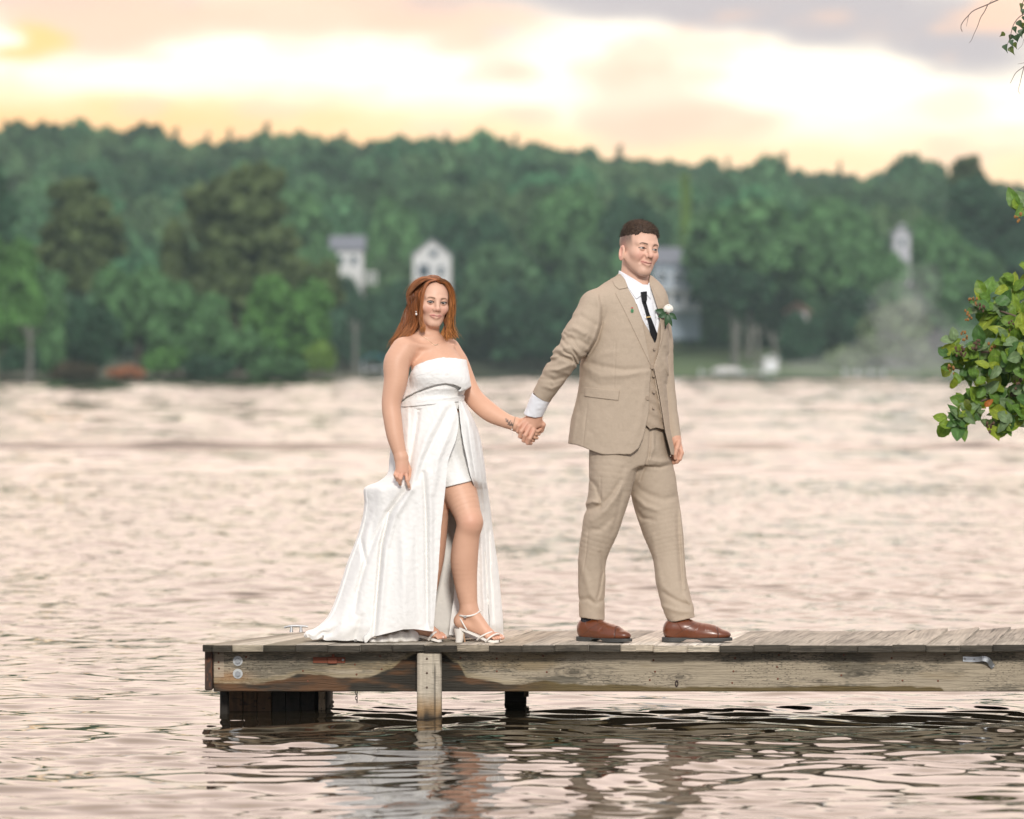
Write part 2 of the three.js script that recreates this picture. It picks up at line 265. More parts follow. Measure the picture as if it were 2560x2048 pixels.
const waterFar = phys(lin(0.022, 0.020, 0.014), 0.06, { ior: 1.333, normalMap: ripple });
{
  const zs = []; let z = -11; while (z > -62.6) { zs.push(z); z -= z > -28 ? 0.022 : 0.022 + (-28 - z) * 0.0022; }
  const xs = []; for (let x = -7.5; x <= 7.501; x += 0.026) xs.push(x);
  structure('lake_water', waterSheet(xs, zs, (x, q) => waveAt(x, q) * smooth(7.5, 6.5, Math.abs(x)) * smooth(-11, -12, q)), waterNear);
  const flat = (xa, xb, za, zb) => structure('lake_water', waterSheet([xa, xb], [za, zb], () => 0), waterFar);
  for (const B of BANDS) {
    const bz = [], bx = []; for (let q = B.a; q < B.b; q += B.dz) bz.push(-q); bz.push(-B.b - 1.5 * B.s); for (let x = -B.hw; x <= B.hw + 1e-6; x += B.dxx) bx.push(x);
    structure('lake_water', waterSheet(bx, bz, (x, q) => (waveSum(B.W, x, q, B.s) * (0.8 + 0.4 * noise(x / B.s / 9, q / B.s / 6, 2)) + swell(x, q) - 0.18 * B.L * (1 - smooth(B.a, B.a + 2.0 * B.L, -q))) * smooth(B.hw, B.hw * 0.94, Math.abs(x))), waterNear);
    flat(-170, bx[0], -B.a, -B.b); flat(bx[bx.length - 1], 170, -B.a, -B.b);
  }
  const X1 = xs[xs.length - 1]; flat(-170, -7.5, 40, -60); flat(X1, 170, 40, -60); flat(-7.5, X1, 40, -11); flat(-170, 170, -640, -900);
}
// lake bed, seen through nothing, keeps the ground going under the far shore and to the horizon
const earth = std(lin(0.05, 0.06, 0.03), 1);
const RIDGE = [[-1400, 318], [0, 316], [200, 322], [420, 332], [700, 338], [1000, 345], [1250, 352], [1500, 372], [1750, 396], [2000, 414], [2250, 428], [2420, 440], [2560, 470], [2900, 520], [3800, 560]];
const ridgePx = (px) => track(RIDGE, clamp(px, -1400, 3800))[0];
// height of the wooded slope; shore at about 600 m, ridge at about 1050 m
function slope(x, D) {
  const px = 1280 + (x / D) * F, top = (914 - ridgePx(px)) / F * 1060 - 13, t = clamp((D - 610) / 440);
  return 0.4 + top * (0.22 * smooth(0, 0.25, t) + 0.78 * t * t * (3 - 2 * t) * 0.7 + 0.78 * t * 0.3) + 2.5 * noise(x * 0.02, D * 0.02, 5) * smooth(0, 0.2, t);
}
{
  const xs = [], ds = []; for (let x = -330; x <= 330; x += 10) xs.push(x); for (let d = 600; d <= 1150; d += 12) ds.push(-d); ds.push(-1500, -3000);
  const g = waterSheet(xs, ds, (x, z) => (z > -601 ? -0.5 : z < -1400 ? 20 : slope(x, -z))); structure('wooded_hill', g, earth);
  const hg = waterSheet([-90, -60, -40, -30, -22, -18, -15], [-447, -450, -460, -480, -520, -560], (x, z) => (z > -448 || x > -16 ? -0.4 : 0.5)); structure('headland_ground', hg, earth);
  const lawn = waterSheet([14, 20, 30, 40, 50, 60, 70], [-598, -602, -612, -625, -640], (x, z) => (z > -599 ? -0.3 : 0.6 + (-z - 600) * 0.09)); structure('shore_lawn', lawn, std(lin(0.085, 0.13, 0.05), 1));
}

// ---------------------------------------------------------------- trees
const leafMat = (r, g, b) => phys(lin(r, g, b), 0.75, { vertexColors: true, specularIntensity: 0.3 });
const GREEN = { mid: leafMat(0.105, 0.225, 0.092), deep: leafMat(0.038, 0.095, 0.052), blue: leafMat(0.090, 0.182, 0.090), olive: leafMat(0.105, 0.145, 0.058), bright: leafMat(0.105, 0.245, 0.065), lime: leafMat(0.170, 0.290, 0.060), willow: leafMat(0.21, 0.28, 0.15), brown: leafMat(0.10, 0.075, 0.045), rust: leafMat(0.55, 0.24, 0.13) };
const barkDark = std(lin(0.075, 0.058, 0.045), 0.95), barkPale = std(lin(0.15, 0.145, 0.125), 0.9);
// crown of leaf clumps spread over lobes, unit size: radius 1, height -1 .. 1
function crownGeo(seed, lobes, n, size, dark = 0.5) {
  const r = rng(seed), pos = [], nor = [], col = [], idx = [], v = new THREE.Vector3(), t = new THREE.Vector3(), b = new THREE.Vector3();
  const tot = lobes.reduce((s, l) => s + l[3] * l[3], 0);
  for (const [lx, ly, lz, lr, sq = 0.85] of lobes) {
    const m = Math.round((n * lr * lr) / tot);
    for (let i = 0; i < m; i++) {
      v.set(r() * 2 - 1, r() * 2 - 1, r() * 2 - 1); if (v.lengthSq() > 1 || v.lengthSq() < 0.02) { i--; continue; } v.normalize();
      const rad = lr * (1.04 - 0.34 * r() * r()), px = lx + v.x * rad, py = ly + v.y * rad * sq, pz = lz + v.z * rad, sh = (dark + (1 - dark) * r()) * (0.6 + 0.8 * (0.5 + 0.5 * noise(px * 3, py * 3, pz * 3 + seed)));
      for (let q = 0; q < 2; q++) {
        t.set(r() - 0.5, r() - 0.5, r() - 0.5).normalize(); b.copy(v).multiplyScalar(0.75).add(t).normalize(); t.cross(b).normalize(); const w = new THREE.Vector3().crossVectors(b, t), s = size * (0.6 + 0.8 * r()), base = pos.length / 3;
        pos.push(px, py, pz); nor.push(b.x, b.y, b.z); col.push(sh, sh, sh * 0.95);
        const k = 6; for (let a = 0; a < k; a++) { const an = (a / k) * 6.283, rr = s * (0.55 + 0.6 * r()), dz = -0.22 * s * r(); pos.push(px + (t.x * Math.cos(an) + w.x * Math.sin(an)) * rr + b.x * dz, py + (t.y * Math.cos(an) + w.y * Math.sin(an)) * rr + b.y * dz, pz + (t.z * Math.cos(an) + w.z * Math.sin(an)) * rr + b.z * dz); nor.push(b.x, b.y, b.z); col.push(sh, sh, sh * 0.95); }
        for (let a = 0; a < k; a++) idx.push(base, base + 1 + a, base + 1 + ((a + 1) % k));
      }
    }
  }
  const g = new THREE.BufferGeometry(); g.setAttribute('position', new THREE.Float32BufferAttribute(pos, 3)); g.setAttribute('normal', new THREE.Float32BufferAttribute(nor, 3)); g.setAttribute('color', new THREE.Float32BufferAttribute(col, 3)); g.setIndex(idx);
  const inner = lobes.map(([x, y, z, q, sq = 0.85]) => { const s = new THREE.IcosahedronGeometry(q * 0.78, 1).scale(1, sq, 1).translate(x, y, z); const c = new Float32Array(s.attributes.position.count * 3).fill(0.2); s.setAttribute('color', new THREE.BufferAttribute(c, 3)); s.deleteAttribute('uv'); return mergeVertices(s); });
  return mergeGeometries([g, ...inner]);
}
function lobesOf(seed, kind) {
  const r = rng(seed), L = [];
  if (kind === 'round') { L.push([0, -0.05, 0, 0.62, 0.95]); for (let i = 0; i < 11; i++) { const a = i * 2.4, y = -0.65 + 1.35 * ((i + 0.5) / 11), w = Math.sqrt(Math.max(0.05, 1 - (y * 0.95) ** 2)) * 0.66; L.push([Math.cos(a) * w, y * 0.85 + 0.12 * (r() - 0.5), Math.sin(a) * w, 0.30 + 0.15 * r(), 0.8]); } }
  if (kind === 'dome') { L.push([0, 0.02, 0, 0.74, 0.92]); for (let i = 0; i < 6; i++) { const a = i * 1.047 + r(); L.push([Math.cos(a) * 0.5, -0.30 + 0.28 * r(), Math.sin(a) * 0.5, 0.44 + 0.08 * r(), 0.75]); } L.push([0.15, 0.42, 0.1, 0.46, 0.9], [-0.3, 0.25, 0.25, 0.46, 0.85]); }
  if (kind === 'layered') for (let i = 0; i < 15; i++) { const y = -0.85 + 1.75 * (i / 14), a = i * 2.1, w = (0.68 - 0.42 * Math.max(0, y)) * (0.35 + 0.65 * r()); L.push([Math.cos(a) * w, y, Math.sin(a) * w, 0.30 + 0.13 * r() - 0.10 * Math.max(0, y), 0.55]); }
  if (kind === 'spire') for (let i = 0; i < 9; i++) { const y = -0.9 + 1.8 * (i / 8); L.push([0.1 * (r() - 0.5), y, 0.1 * (r() - 0.5), 0.10 + 0.42 * (1 - (y + 1) / 2), 0.55]); }
  if (kind === 'column') for (let i = 0; i < 8; i++) { const y = -0.85 + 1.7 * (i / 7); L.push([0.15 * (r() - 0.5), y, 0.15 * (r() - 0.5), 0.36 + 0.2 * Math.sin(Math.PI * (i + 0.7) / 8.5), 0.5]); }
  if (kind === 'bush') for (let i = 0; i < 9; i++) { const a = i * 2.4, w = 0.62 * Math.sqrt(r()); L.push([Math.cos(a) * w, -0.55 + 0.9 * r() * (1 - w), Math.sin(a) * w, 0.34 + 0.18 * r(), 0.85]); }
  return L;
}
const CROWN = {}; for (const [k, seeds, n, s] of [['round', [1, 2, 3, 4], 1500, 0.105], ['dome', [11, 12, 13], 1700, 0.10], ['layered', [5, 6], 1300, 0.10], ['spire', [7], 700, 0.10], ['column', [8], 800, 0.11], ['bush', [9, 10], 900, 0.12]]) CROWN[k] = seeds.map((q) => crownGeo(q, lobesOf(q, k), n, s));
// one tree: pixel of its crown centre line, crown top and bottom, half width, foot, distance
function tree(px, top, bot, hw, foot, D, kind, green, label, bark = barkDark, pick = 0, trunkW = 0.34) {
  const base = at(px, foot, D), u = D / F, H = (bot - top) * u, R = hw * u, t = thing(kind === 'bush' ? 'bush' : kind === 'spire' ? 'spruce_tree' : 'tree', label, kind === 'bush' ? 'bush' : 'tree', [base.x, base.y, base.z]);
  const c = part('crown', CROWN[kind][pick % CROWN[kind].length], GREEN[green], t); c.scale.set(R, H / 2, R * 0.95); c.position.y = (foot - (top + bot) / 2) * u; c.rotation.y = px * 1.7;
  if (kind !== 'bush') { const h = (foot - lerp(bot, top, 0.7)) * u; part('trunk', tube([new THREE.Vector3(0, -0.6, 0), new THREE.Vector3(0.25, h * 0.35, 0.1), new THREE.Vector3(-0.1, h * 0.7, 0), new THREE.Vector3(0.1, h, 0)], (q) => trunkW * (1 - 0.75 * q), 8, 7), bark, t);
    const g = []; for (let i = 0; i < 4; i++) { const y = h * (0.45 + 0.13 * i), a = i * 1.9 + px; g.push(tube([new THREE.Vector3(0, y, 0), new THREE.Vector3(Math.cos(a) * R * 0.3, y + h * 0.1, Math.sin(a) * R * 0.3), new THREE.Vector3(Math.cos(a) * R * 0.65, y + h * 0.22, Math.sin(a) * R * 0.6)], (q) => trunkW * 0.4 * (1 - 0.7 * q), 5, 5)); } part('limb', mergeGeometries(g), bark, t); }
  return t;
}
// the wood on the hill, one mass
{
  const r = rng(91), spots = [];
  for (let D = 640; D < 1075; D += 5.2) for (let x = -0.145 * D; x < 0.145 * D; x += 6.2) {
    const xx = x + (r() - 0.5) * 7, dd = D + (r() - 0.5) * 6, px = 1280 + (xx / dd) * F; if (D < 690 && px > 1600 && px < 1790) continue;
    spots.push([xx, dd, (D > 940 ? 3.0 + 2.0 * r() : 3.6 + 3.6 * r() * r() + (r() < 0.1 ? 1.5 : 0)), Math.floor(r() * 4), r()]);
  }
  const m = new THREE.Matrix4(), q = new THREE.Quaternion(), cc = new THREE.Color(), grp = new THREE.Group(); grp.name = 'hillside_forest'; scene.add(grp); grp.userData = { label: 'dense blurred green wood covering the long hill behind the lake', category: 'forest', kind: 'stuff' };
  for (let v = 0; v < 4; v++) {
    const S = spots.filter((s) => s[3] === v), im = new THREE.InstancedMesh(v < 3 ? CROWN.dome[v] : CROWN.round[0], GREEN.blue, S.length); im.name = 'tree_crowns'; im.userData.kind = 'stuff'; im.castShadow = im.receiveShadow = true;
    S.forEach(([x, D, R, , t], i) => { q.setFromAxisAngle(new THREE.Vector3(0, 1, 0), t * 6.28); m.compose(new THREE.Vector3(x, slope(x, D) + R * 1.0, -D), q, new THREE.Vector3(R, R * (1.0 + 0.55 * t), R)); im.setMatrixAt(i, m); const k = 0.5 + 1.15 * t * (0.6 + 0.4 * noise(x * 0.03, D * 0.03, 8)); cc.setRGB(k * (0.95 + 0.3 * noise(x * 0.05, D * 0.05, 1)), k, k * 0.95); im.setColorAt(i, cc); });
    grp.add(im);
  }
  // spruce tips that break the skyline
  const tips = [[12, 298], [108, 305], [440, 318], [520, 330], [575, 322], [668, 305], [1115, 330], [1290, 336], [1960, 380], [2100, 404], [860, 328], [1550, 362], [1820, 392]], im = new THREE.InstancedMesh(CROWN.spire[0], GREEN.blue, tips.length); im.name = 'spruce_tops'; im.userData.kind = 'stuff';
  tips.forEach(([px, top], i) => { const p = at(px, top, 1050), s = 3.0 + (i % 3) * 0.8; m.compose(new THREE.Vector3(p.x, p.y - 8, p.z), q.identity(), new THREE.Vector3(s, 8, s)); im.setMatrixAt(i, m); cc.setRGB(0.85, 0.85, 0.9); im.setColorAt(i, cc); }); grp.add(im);
}
// trees one can tell apart: headland on the left
const HL = 452;
for (const a of [
  [-30, 400, 760, 110, 948, HL + 40, 'layered', 'deep', 'tall dark tree cut by the photo edge on the headland, far left'],
  [195, 452, 720, 135, 948, HL + 20, 'layered', 'olive', 'broad olive brown pine with a flat ragged top on the left headland'],
  [2, 560, 930, 95, 949, HL, 'round', 'bright', 'bright green leafy tree at the left photo edge on the headland'],
  [440, 560, 900, 75, 948, HL + 30, 'layered', 'olive', 'narrow olive tree just left of the tallest pine on the headland'],
  [590, 436, 830, 195, 948, HL + 25, 'layered', 'olive', 'tallest olive brown pine on the headland, with a broad pointed crown', barkDark, 1],
  [340, 640, 900, 105, 948, HL + 10, 'round', 'mid', 'mid green tree between the flat topped pine and the tallest pine'],
  [470, 690, 945, 115, 949, HL, 'round', 'mid', 'rounded green tree in front of the tallest pine, to its left', barkDark, 1],
  [120, 690, 930, 80, 949, HL + 2, 'column', 'mid', 'slim pale green tree with a thin pale trunk on the left headland', barkPale],
  [230, 740, 945, 85, 949, HL + 4, 'round', 'deep', 'dark low tree under the flat topped pine on the headland', barkDark, 2],
  [715, 680, 945, 110, 949, HL - 2, 'round', 'bright', 'bright green rounded tree near the right end of the headland', barkDark, 3],
  [600, 770, 950, 110, 950, HL - 4, 'bush', 'mid', 'low green bush at the waterline under the tallest pine'],
  [795, 800, 950, 48, 950, HL - 3, 'bush', 'lime', 'yellow green bush at the right tip of the headland'],
  [790, 640, 800, 70, 948, HL + 20, 'round', 'olive', 'small olive tree behind the right tip of the headland', barkDark, 1],
  [420, 830, 950, 70, 950, HL - 5, 'bush', 'bright', 'low bright green bush right of the rust brown bush'],
  [315, 893, 951, 52, 951, HL - 6, 'bush', 'rust', 'rust brown bush at the waterline of the headland', barkDark, 1],
  [190, 880, 952, 60, 951, HL - 5, 'bush', 'brown', 'dull brown bush left of the rust brown bush at the waterline', barkDark, 1],
  [50, 830, 950, 60, 950, HL - 5, 'bush', 'deep', 'dark green bush at the waterline by the left photo edge'],
  [520, 850, 952, 70, 951, HL - 7, 'bush', 'deep', 'dark green waterline bush left of centre of the headland', barkDark, 1],
  [700, 850, 952, 75, 951, HL - 7, 'bush', 'mid', 'mid green waterline bush near the right end of the headland', barkDark, 1],
]) tree(...a);
// trees along the far shore
const FS = 622;
for (const a of [
  [725, 468, 640, 112, 900, FS + 30, 'dome', 'mid', 'big pale domed tree rising behind the right end of the headland', barkDark, 2],
  [795, 560, 930, 55, 944, FS + 2, 'round', 'mid', 'green tree beside the left white house, right of the headland', barkPale, 1, 0.5],
  [862, 668, 935, 72, 944, FS - 6, 'round', 'deep', 'dark tree on the shore below the left white house'],
  [985, 470, 760, 80, 900, FS + 40, 'dome', 'mid', 'tall green tree standing between the two white houses', barkDark, 3],
  [1000, 690, 935, 85, 944, FS - 8, 'round', 'deep', 'dark shore tree behind the shoulder of the woman', barkDark, 1],
  [1190, 500, 800, 105, 930, FS + 25, 'round', 'deep', 'dark rounded tree just right of the white gabled house'],
  [1255, 590, 900, 130, 942, FS + 5, 'dome', 'blue', 'broad blue green tree between the heads of the couple', barkDark, 2],
  [1345, 690, 935, 120, 944, FS - 6, 'round', 'deep', 'dark shore tree between the woman and the sleeve of the man', barkDark, 3],
  [1430, 440, 700, 115, 930, FS + 45, 'dome', 'mid', 'light domed tree left of the head of the man', barkDark, 1],
  [1470, 580, 900, 120, 942, FS + 8, 'dome', 'blue', 'blue green tree behind the shoulder of the man', barkDark, 0],
  [1590, 470, 760, 90, 930, FS + 42, 'round', 'deep', 'dark tree standing behind the head of the man', barkDark, 2],
  [1714, 440, 640, 26, 900, FS + 60, 'column', 'lime', 'slender light green poplar right of the head of the man'],
  [1870, 478, 760, 178, 944, FS - 2, 'dome', 'mid', 'largest domed shore tree with pale trunks, right of the grey house', barkPale, 0, 0.55],
  [1830, 640, 800, 110, 944, FS - 8, 'round', 'deep', 'lower dark crown in front of the largest domed shore tree', barkPale, 2, 0.4],
  [2090, 470, 800, 130, 938, FS + 18, 'dome', 'mid', 'big round green tree left of the small white house on the right', barkDark, 1],
  [2165, 700, 900, 95, 944, FS, 'round', 'deep', 'dark tree above the misty pale willow', barkDark, 3],
  [2330, 520, 760, 85, 938, FS + 14, 'dome', 'mid', 'green tree right of the small white house', barkDark, 0],
  [2400, 590, 860, 130, 940, FS + 4, 'dome', 'mid', 'broad green tree behind the smoke on the right shore', barkDark, 2],
  [2500, 425, 760, 165, 938, FS + 30, 'round', 'deep', 'tall dark tree at the right photo edge breaking the skyline', barkDark, 1],
  [2235, 742, 935, 88, 944, FS - 12, 'round', 'willow', 'pale misty willow standing in the drifting smoke', barkPale, 3],
  [2120, 830, 945, 60, 945, FS - 14, 'bush', 'willow', 'pale grey green bush at the shore left of the willow'],
  [2460, 760, 940, 110, 944, FS - 8, 'round', 'mid', 'green shore tree behind the leafy branch on the right', barkDark, 1],
  [2640, 520, 900, 140, 944, FS, 'round', 'deep', 'dark tree just beyond the right photo edge', barkDark, 0],
  [2225, 622, 800, 48, 940, FS - 4, 'round', 'mid', 'green tree hiding the left half of the small white house', barkDark, 2],
  [2005, 770, 930, 60, 944, FS - 6, 'round', 'deep', 'low dark tree in front of the brown shed', barkDark, 1],
  [1085, 700, 930, 70, 944, FS - 4, 'round', 'deep', 'dark tree below the white gabled house, behind the head of the woman', barkDark, 0],
  [2420, 392, 470, 55, 600, FS + 60, 'layered', 'olive', 'thin ragged treetop with sky showing through, upper right', barkDark, 1],
]) tree(...a);
// bare pale trunks on the right shore
[[1838, 800, 942, 6, 'pale trunk leaning left under the largest shore tree'], [1895, 810, 942, -4, 'pale upright trunk under the largest shore tree'], [1945, 830, 942, -16, 'pale trunk leaning right, nearest the white boathouse'], [72, 815, 948, 0, 'thin pale birch trunk on the left headland'], [885, 800, 944, 2, 'pale upright trunk on the shore left of the woman']].forEach(([px, top, foot, lean, label], i) => {
  const D = i === 3 ? HL - 8 : FS - 14, a = at(px, foot, D), b = at(px + lean, top, D), t = thing('bare_tree', label, 'tree', [a.x, a.y, a.z]);
  partW('trunk', tube([a.clone().setY(a.y - 0.5), a.clone().lerp(b, 0.5).add(new THREE.Vector3(0.15, 0, 0)), b], (q) => 0.30 - 0.14 * q, 8, 8), barkPale, t);
  partW('branch', mergeGeometries([tube([a.clone().lerp(b, 0.7), a.clone().lerp(b, 0.9).add(new THREE.Vector3(0.9, 0.4, 0))], (q) => 0.13 - 0.07 * q, 4, 5), tube([a.clone().lerp(b, 0.8), b.clone().add(new THREE.Vector3(-1.0, 0.3, 0))], (q) => 0.12 - 0.07 * q, 4, 5)]), barkPale, t);
});

// ---------------------------------------------------------------- houses and jetties on the far shore
const white = std(lin(0.58, 0.58, 0.57), 0.8), slateRoof = std(lin(0.16, 0.17, 0.20), 0.85), glassDark = phys(lin(0.05, 0.07, 0.09), 0.08), greyBlue = std(lin(0.24, 0.29, 0.35), 0.75), brownWall = std(lin(0.13, 0.075, 0.06), 0.8), trim = std(lin(0.7, 0.72, 0.74), 0.6);
function house(label, px, foot, w, h, d, D, wall, roofMat, { gable = 'front', pitch = 0.55, windows = [], porch } = {}) {
  const b = at(px, foot, D), t = thing('house', label, 'house', [b.x, b.y, b.z]), rise = (gable === 'front' ? w : d) * 0.5 * pitch * 2 * 0.62;
  const s = new THREE.Shape(); const W2 = (gable === 'front' ? w : d) / 2; s.moveTo(-W2, -4); s.lineTo(W2, -4); s.lineTo(W2, h); s.lineTo(0, h + rise); s.lineTo(-W2, h); s.closePath();
  const L = gable === 'front' ? d : w, wg = new THREE.ExtrudeGeometry(s, { depth: L, bevelEnabled: false }); wg.translate(0, 0, -L); if (gable !== 'front') wg.translate(0, 0, L / 2).rotateY(Math.PI / 2).translate(0, 0, -d / 2);
  part('wall', wg, wall, t);
  const rg = []; for (const sd of [-1, 1]) { const len = Math.hypot(W2, rise) + 0.5, g = new THREE.BoxGeometry(len, 0.22, L + 0.8); g.rotateZ(-sd * Math.atan2(rise, W2)).translate(sd * (W2 + 0.35) / 2, h + rise / 2 - 0.02 + 0.14, 0); if (gable === 'front') g.translate(0, 0, -L / 2); else g.rotateY(Math.PI / 2).translate(0, 0, -d / 2); rg.push(g); }
  part('roof', mergeGeometries(rg), roofMat, t);
  for (const [x, y, ww, hh] of windows) { const f = part('window', mergeGeometries([box(ww + 0.3, 0.16, 0.16, x, y + hh / 2 + 0.08, 0.06), box(ww + 0.3, 0.16, 0.16, x, y - hh / 2 - 0.08, 0.06), box(0.16, hh, 0.16, x - ww / 2 - 0.08, y, 0.06), box(0.16, hh, 0.16, x + ww / 2 + 0.08, y, 0.06)]), trim, t); part('pane', box(ww, hh, 0.05, x, y, 0.035), glassDark, f); }
  if (porch) { const [x, y, ww, dd, hh] = porch; part('porch_roof', box(ww, 0.25, dd, x, y, dd / 2), white, t); for (let i = 0; i < 4; i++) part('porch_post', box(0.22, hh, 0.22, x - ww / 2 + 0.2 + (i * (ww - 0.4)) / 3, y - 0.125 - hh / 2, dd - 0.2), white, t); part('porch_floor', box(ww, 0.2, dd, x, y - hh - 0.22, dd / 2), white, t); }
  return t;
}
house('white house with grey roof and side porch beside the headland, left', 868, 693, 4.2, 3.7, 5, FS + 8, white, slateRoof, { gable: 'side', windows: [[-0.9, 2.3, 0.9, 1.2], [0.9, 2.3, 0.9, 1.2]], porch: [3.0, 0.6, 2.2, 1.2, 1.2] });
house('white gabled house with a dark attic window above the woman', 1080, 694, 5.2, 3.0, 6, FS + 8, white, slateRoof, { windows: [[0.2, 3.3, 1.1, 1.0], [-1.1, 0.9, 1.6, 1.8], [1.2, 0.9, 0.9, 1.4]], pitch: 0.64 });
house('grey blue house with pale balconies beside the head of the man', 1692, 775, 6.4, 6.2, 6, FS + 4, greyBlue, slateRoof, { gable: 'side', windows: [[-2, 1.4, 1.2, 1.7], [0.1, 1.4, 1.2, 1.7], [2.1, 1.4, 1.2, 1.7], [-2, 4.4, 1.2, 1.5], [0.1, 4.4, 1.2, 1.5], [2.1, 4.4, 1.2, 1.5]], porch: [0, 2.75, 6.2, 1.6, 2.5] });
house('small white house among the trees on the right', 2255, 640, 2.3, 2.9, 4, FS + 10, std(lin(0.42, 0.42, 0.45), 0.8), slateRoof, { pitch: 0.7, windows: [[0, 1.9, 0.8, 1.2], [0, 3.9, 0.5, 0.6]] });
house('brown shed with a red side in the dark wood on the right', 1995, 815, 3.0, 1.9, 3, FS + 6, brownWall, std(lin(0.28, 0.16, 0.12), 0.85), { windows: [[0.6, 1.2, 0.8, 0.9]] });
{ // white boathouse
  const b = at(1928, 941, FS - 20), t = thing('boathouse', 'small white boathouse at the waterline under the largest shore tree', 'boathouse', [b.x, b.y, b.z]);
  part('wall', box(1.9, 2.3, 2, 0, 1.15, -1), white, t); part('roof', mergeGeometries([new THREE.BoxGeometry(1.3, 0.12, 2.3).rotateZ(0.5).translate(-0.5, 2.55, -1), new THREE.BoxGeometry(1.3, 0.12, 2.3).rotateZ(-0.5).translate(0.5, 2.551, -1)]), trim, t); part('door', box(0.8, 1.7, 0.06, 0, 0.95, 0.02), trim, t);
}
{ // boat lift with teal canopy
  const b = at(935, 943, FS - 24), t = thing('boat_lift', 'boat lift with a teal canopy over a white boat at the far shore', 'boat lift', [b.x, b.y, b.z]);
  const s = new THREE.Shape(); s.moveTo(-1.6, 0); s.quadraticCurveTo(-1.4, 1.15, 0, 1.2); s.quadraticCurveTo(1.4, 1.15, 1.6, 0); s.lineTo(1.5, 0); s.quadraticCurveTo(1.3, 1.0, 0, 1.08); s.quadraticCurveTo(-1.3, 1.0, -1.5, 0);
  part('canopy', new THREE.ExtrudeGeometry(s, { depth: 4, bevelEnabled: false, curveSegments: 8 }).translate(0, 1.75, -4), std(lin(0.02, 0.20, 0.26), 0.7), t);
  for (const [x, z] of [[-1.5, 0], [1.5, 0], [-1.5, -3.9], [1.5, -3.9]]) part('post', new THREE.CylinderGeometry(0.06, 0.06, 2.6, 8).translate(x, 0.6, z), trim, t);
  const hull = new THREE.SphereGeometry(1, 20, 12, 0, Math.PI * 2, Math.PI / 2, Math.PI / 2).scale(1.2, 0.8, 2.4).translate(0, 1.25, -2); part('boat_hull', hull, white, t); part('windscreen', box(1.5, 0.4, 0.06, 0, 1.45, -1.3), glassDark, t);
}
function jetty(label, px, w, extra) {
  const b = at(px, 943, FS - 22), t = thing('jetty', label, 'jetty', [b.x, b.y, b.z]); part('deck', box(w, 0.16, 2, 0, 0.55, -1), white, t); for (let i = 0; i < 4; i++) part('post', new THREE.CylinderGeometry(0.09, 0.09, 1.6, 8).translate(-w / 2 + 0.2 + (i * (w - 0.4)) / 3, 0.3, 0.02), trim, t); if (extra) extra(t);
}
jetty('long low white jetty at the shore left of the boathouse', 1830, 8.6, (t) => { part('boat_cover', new THREE.SphereGeometry(1, 18, 10).scale(1.9, 0.45, 1).translate(-0.6, 0.9, -0.8), std(lin(0.62, 0.60, 0.58), 0.6), t); });
jetty('pale jetty at the misty shore left of the smoke', 2160, 5.6);
{ // smoke drifting from a shore fire: a few thin pale puffs
  const g = [], sm = phys(lin(0.92, 0.90, 0.90), 1, { transparent: true, opacity: 0.032, specularIntensity: 0 });
  for (const [px, py, w, h, dz] of [[2290, 840, 9, 6.5, 0], [2200, 895, 9, 4.2, 4], [2330, 905, 11, 4.5, 8], [2240, 770, 6, 5, 12], [2120, 915, 12, 2.4, 16], [2400, 880, 9, 4.5, 20], [2300, 720, 4.5, 4.5, 24], [1980, 922, 9, 1.5, 28]]) { const p = at(px, py, FS - 30 - dz * 0.6), q = new THREE.IcosahedronGeometry(1, 4), a = q.attributes.position; for (let i = 0; i < a.count; i++) { const k = 1 + 0.22 * fbm(a.getX(i) * 1.6 + px, a.getY(i) * 1.6, a.getZ(i) * 1.6, 3); a.setXYZ(i, a.getX(i) * k * w * 0.6, a.getY(i) * k * h * 0.75, a.getZ(i) * k * 2); } q.computeVertexNormals(); g.push(q.translate(p.x, Math.max(p.y, 0.8), p.z)); }
  const m = part('smoke', mergeGeometries(g), sm, scene); m.userData = { label: 'pale smoke drifting low over the far shore on the right', category: 'smoke', kind: 'stuff' }; m.castShadow = false;
}
// ---------------------------------------------------------------- the dock
const ZN = -20.0, ZF = -21.07, DECK = Y(1604), kN = 20.0 / F;          // near and far edge, deck height
const dx = (px, z = ZN) => ((px - 1280) * -z) / F;
const woodTex = [0, 1, 2, 3].map((s) => colorTex(512, 256, (u, v) => { // u along the grain
  const g = 0.5 + 0.5 * noise(u * 3 + s * 9, v * 46 + 3 * noise(u * 2, v * 3, s), s), f = 0.5 + 0.5 * noise(u * 14, v * 120, s + 4), blot = smooth(-0.2, 0.6, fbm(u * 4, v * 3, s * 3.3, 4)), crack = smooth(0.62, 0.8, noise(u * 2.2, v * 60, s + 9)) * 0.6;
  const k = (0.62 + 0.5 * g + 0.22 * f) * (1 - 0.35 * blot) * (1 - crack); return [0.52 * k, 0.485 * k, 0.43 * k];
}));
const woodBump = greyTex(512, 256, (u, v) => 0.5 + 0.22 * noise(u * 3, v * 60, 2) + 0.2 * noise(u * 12, v * 128, 4) - 0.4 * smooth(0.62, 0.8, noise(u * 2.2, v * 60, 9)));
const endTex = colorTex(256, 128, (u, v) => { const r = Math.hypot(u - 0.4, (v + 0.8) * 0.6), ring = 0.5 + 0.5 * Math.sin(r * 90 + 3 * noise(u * 5, v * 5)), b = 0.5 + 0.5 * fbm(u * 8, v * 5, 4, 4), k = 0.55 + 0.4 * ring * 0.6 + 0.5 * b; return [0.5 * k, 0.46 * k, 0.40 * k]; });
const dock = thing('wooden_dock', 'weathered grey wooden dock the couple walk on, reaching out over the lake', 'dock', [dx(1500), 0, ZN]);
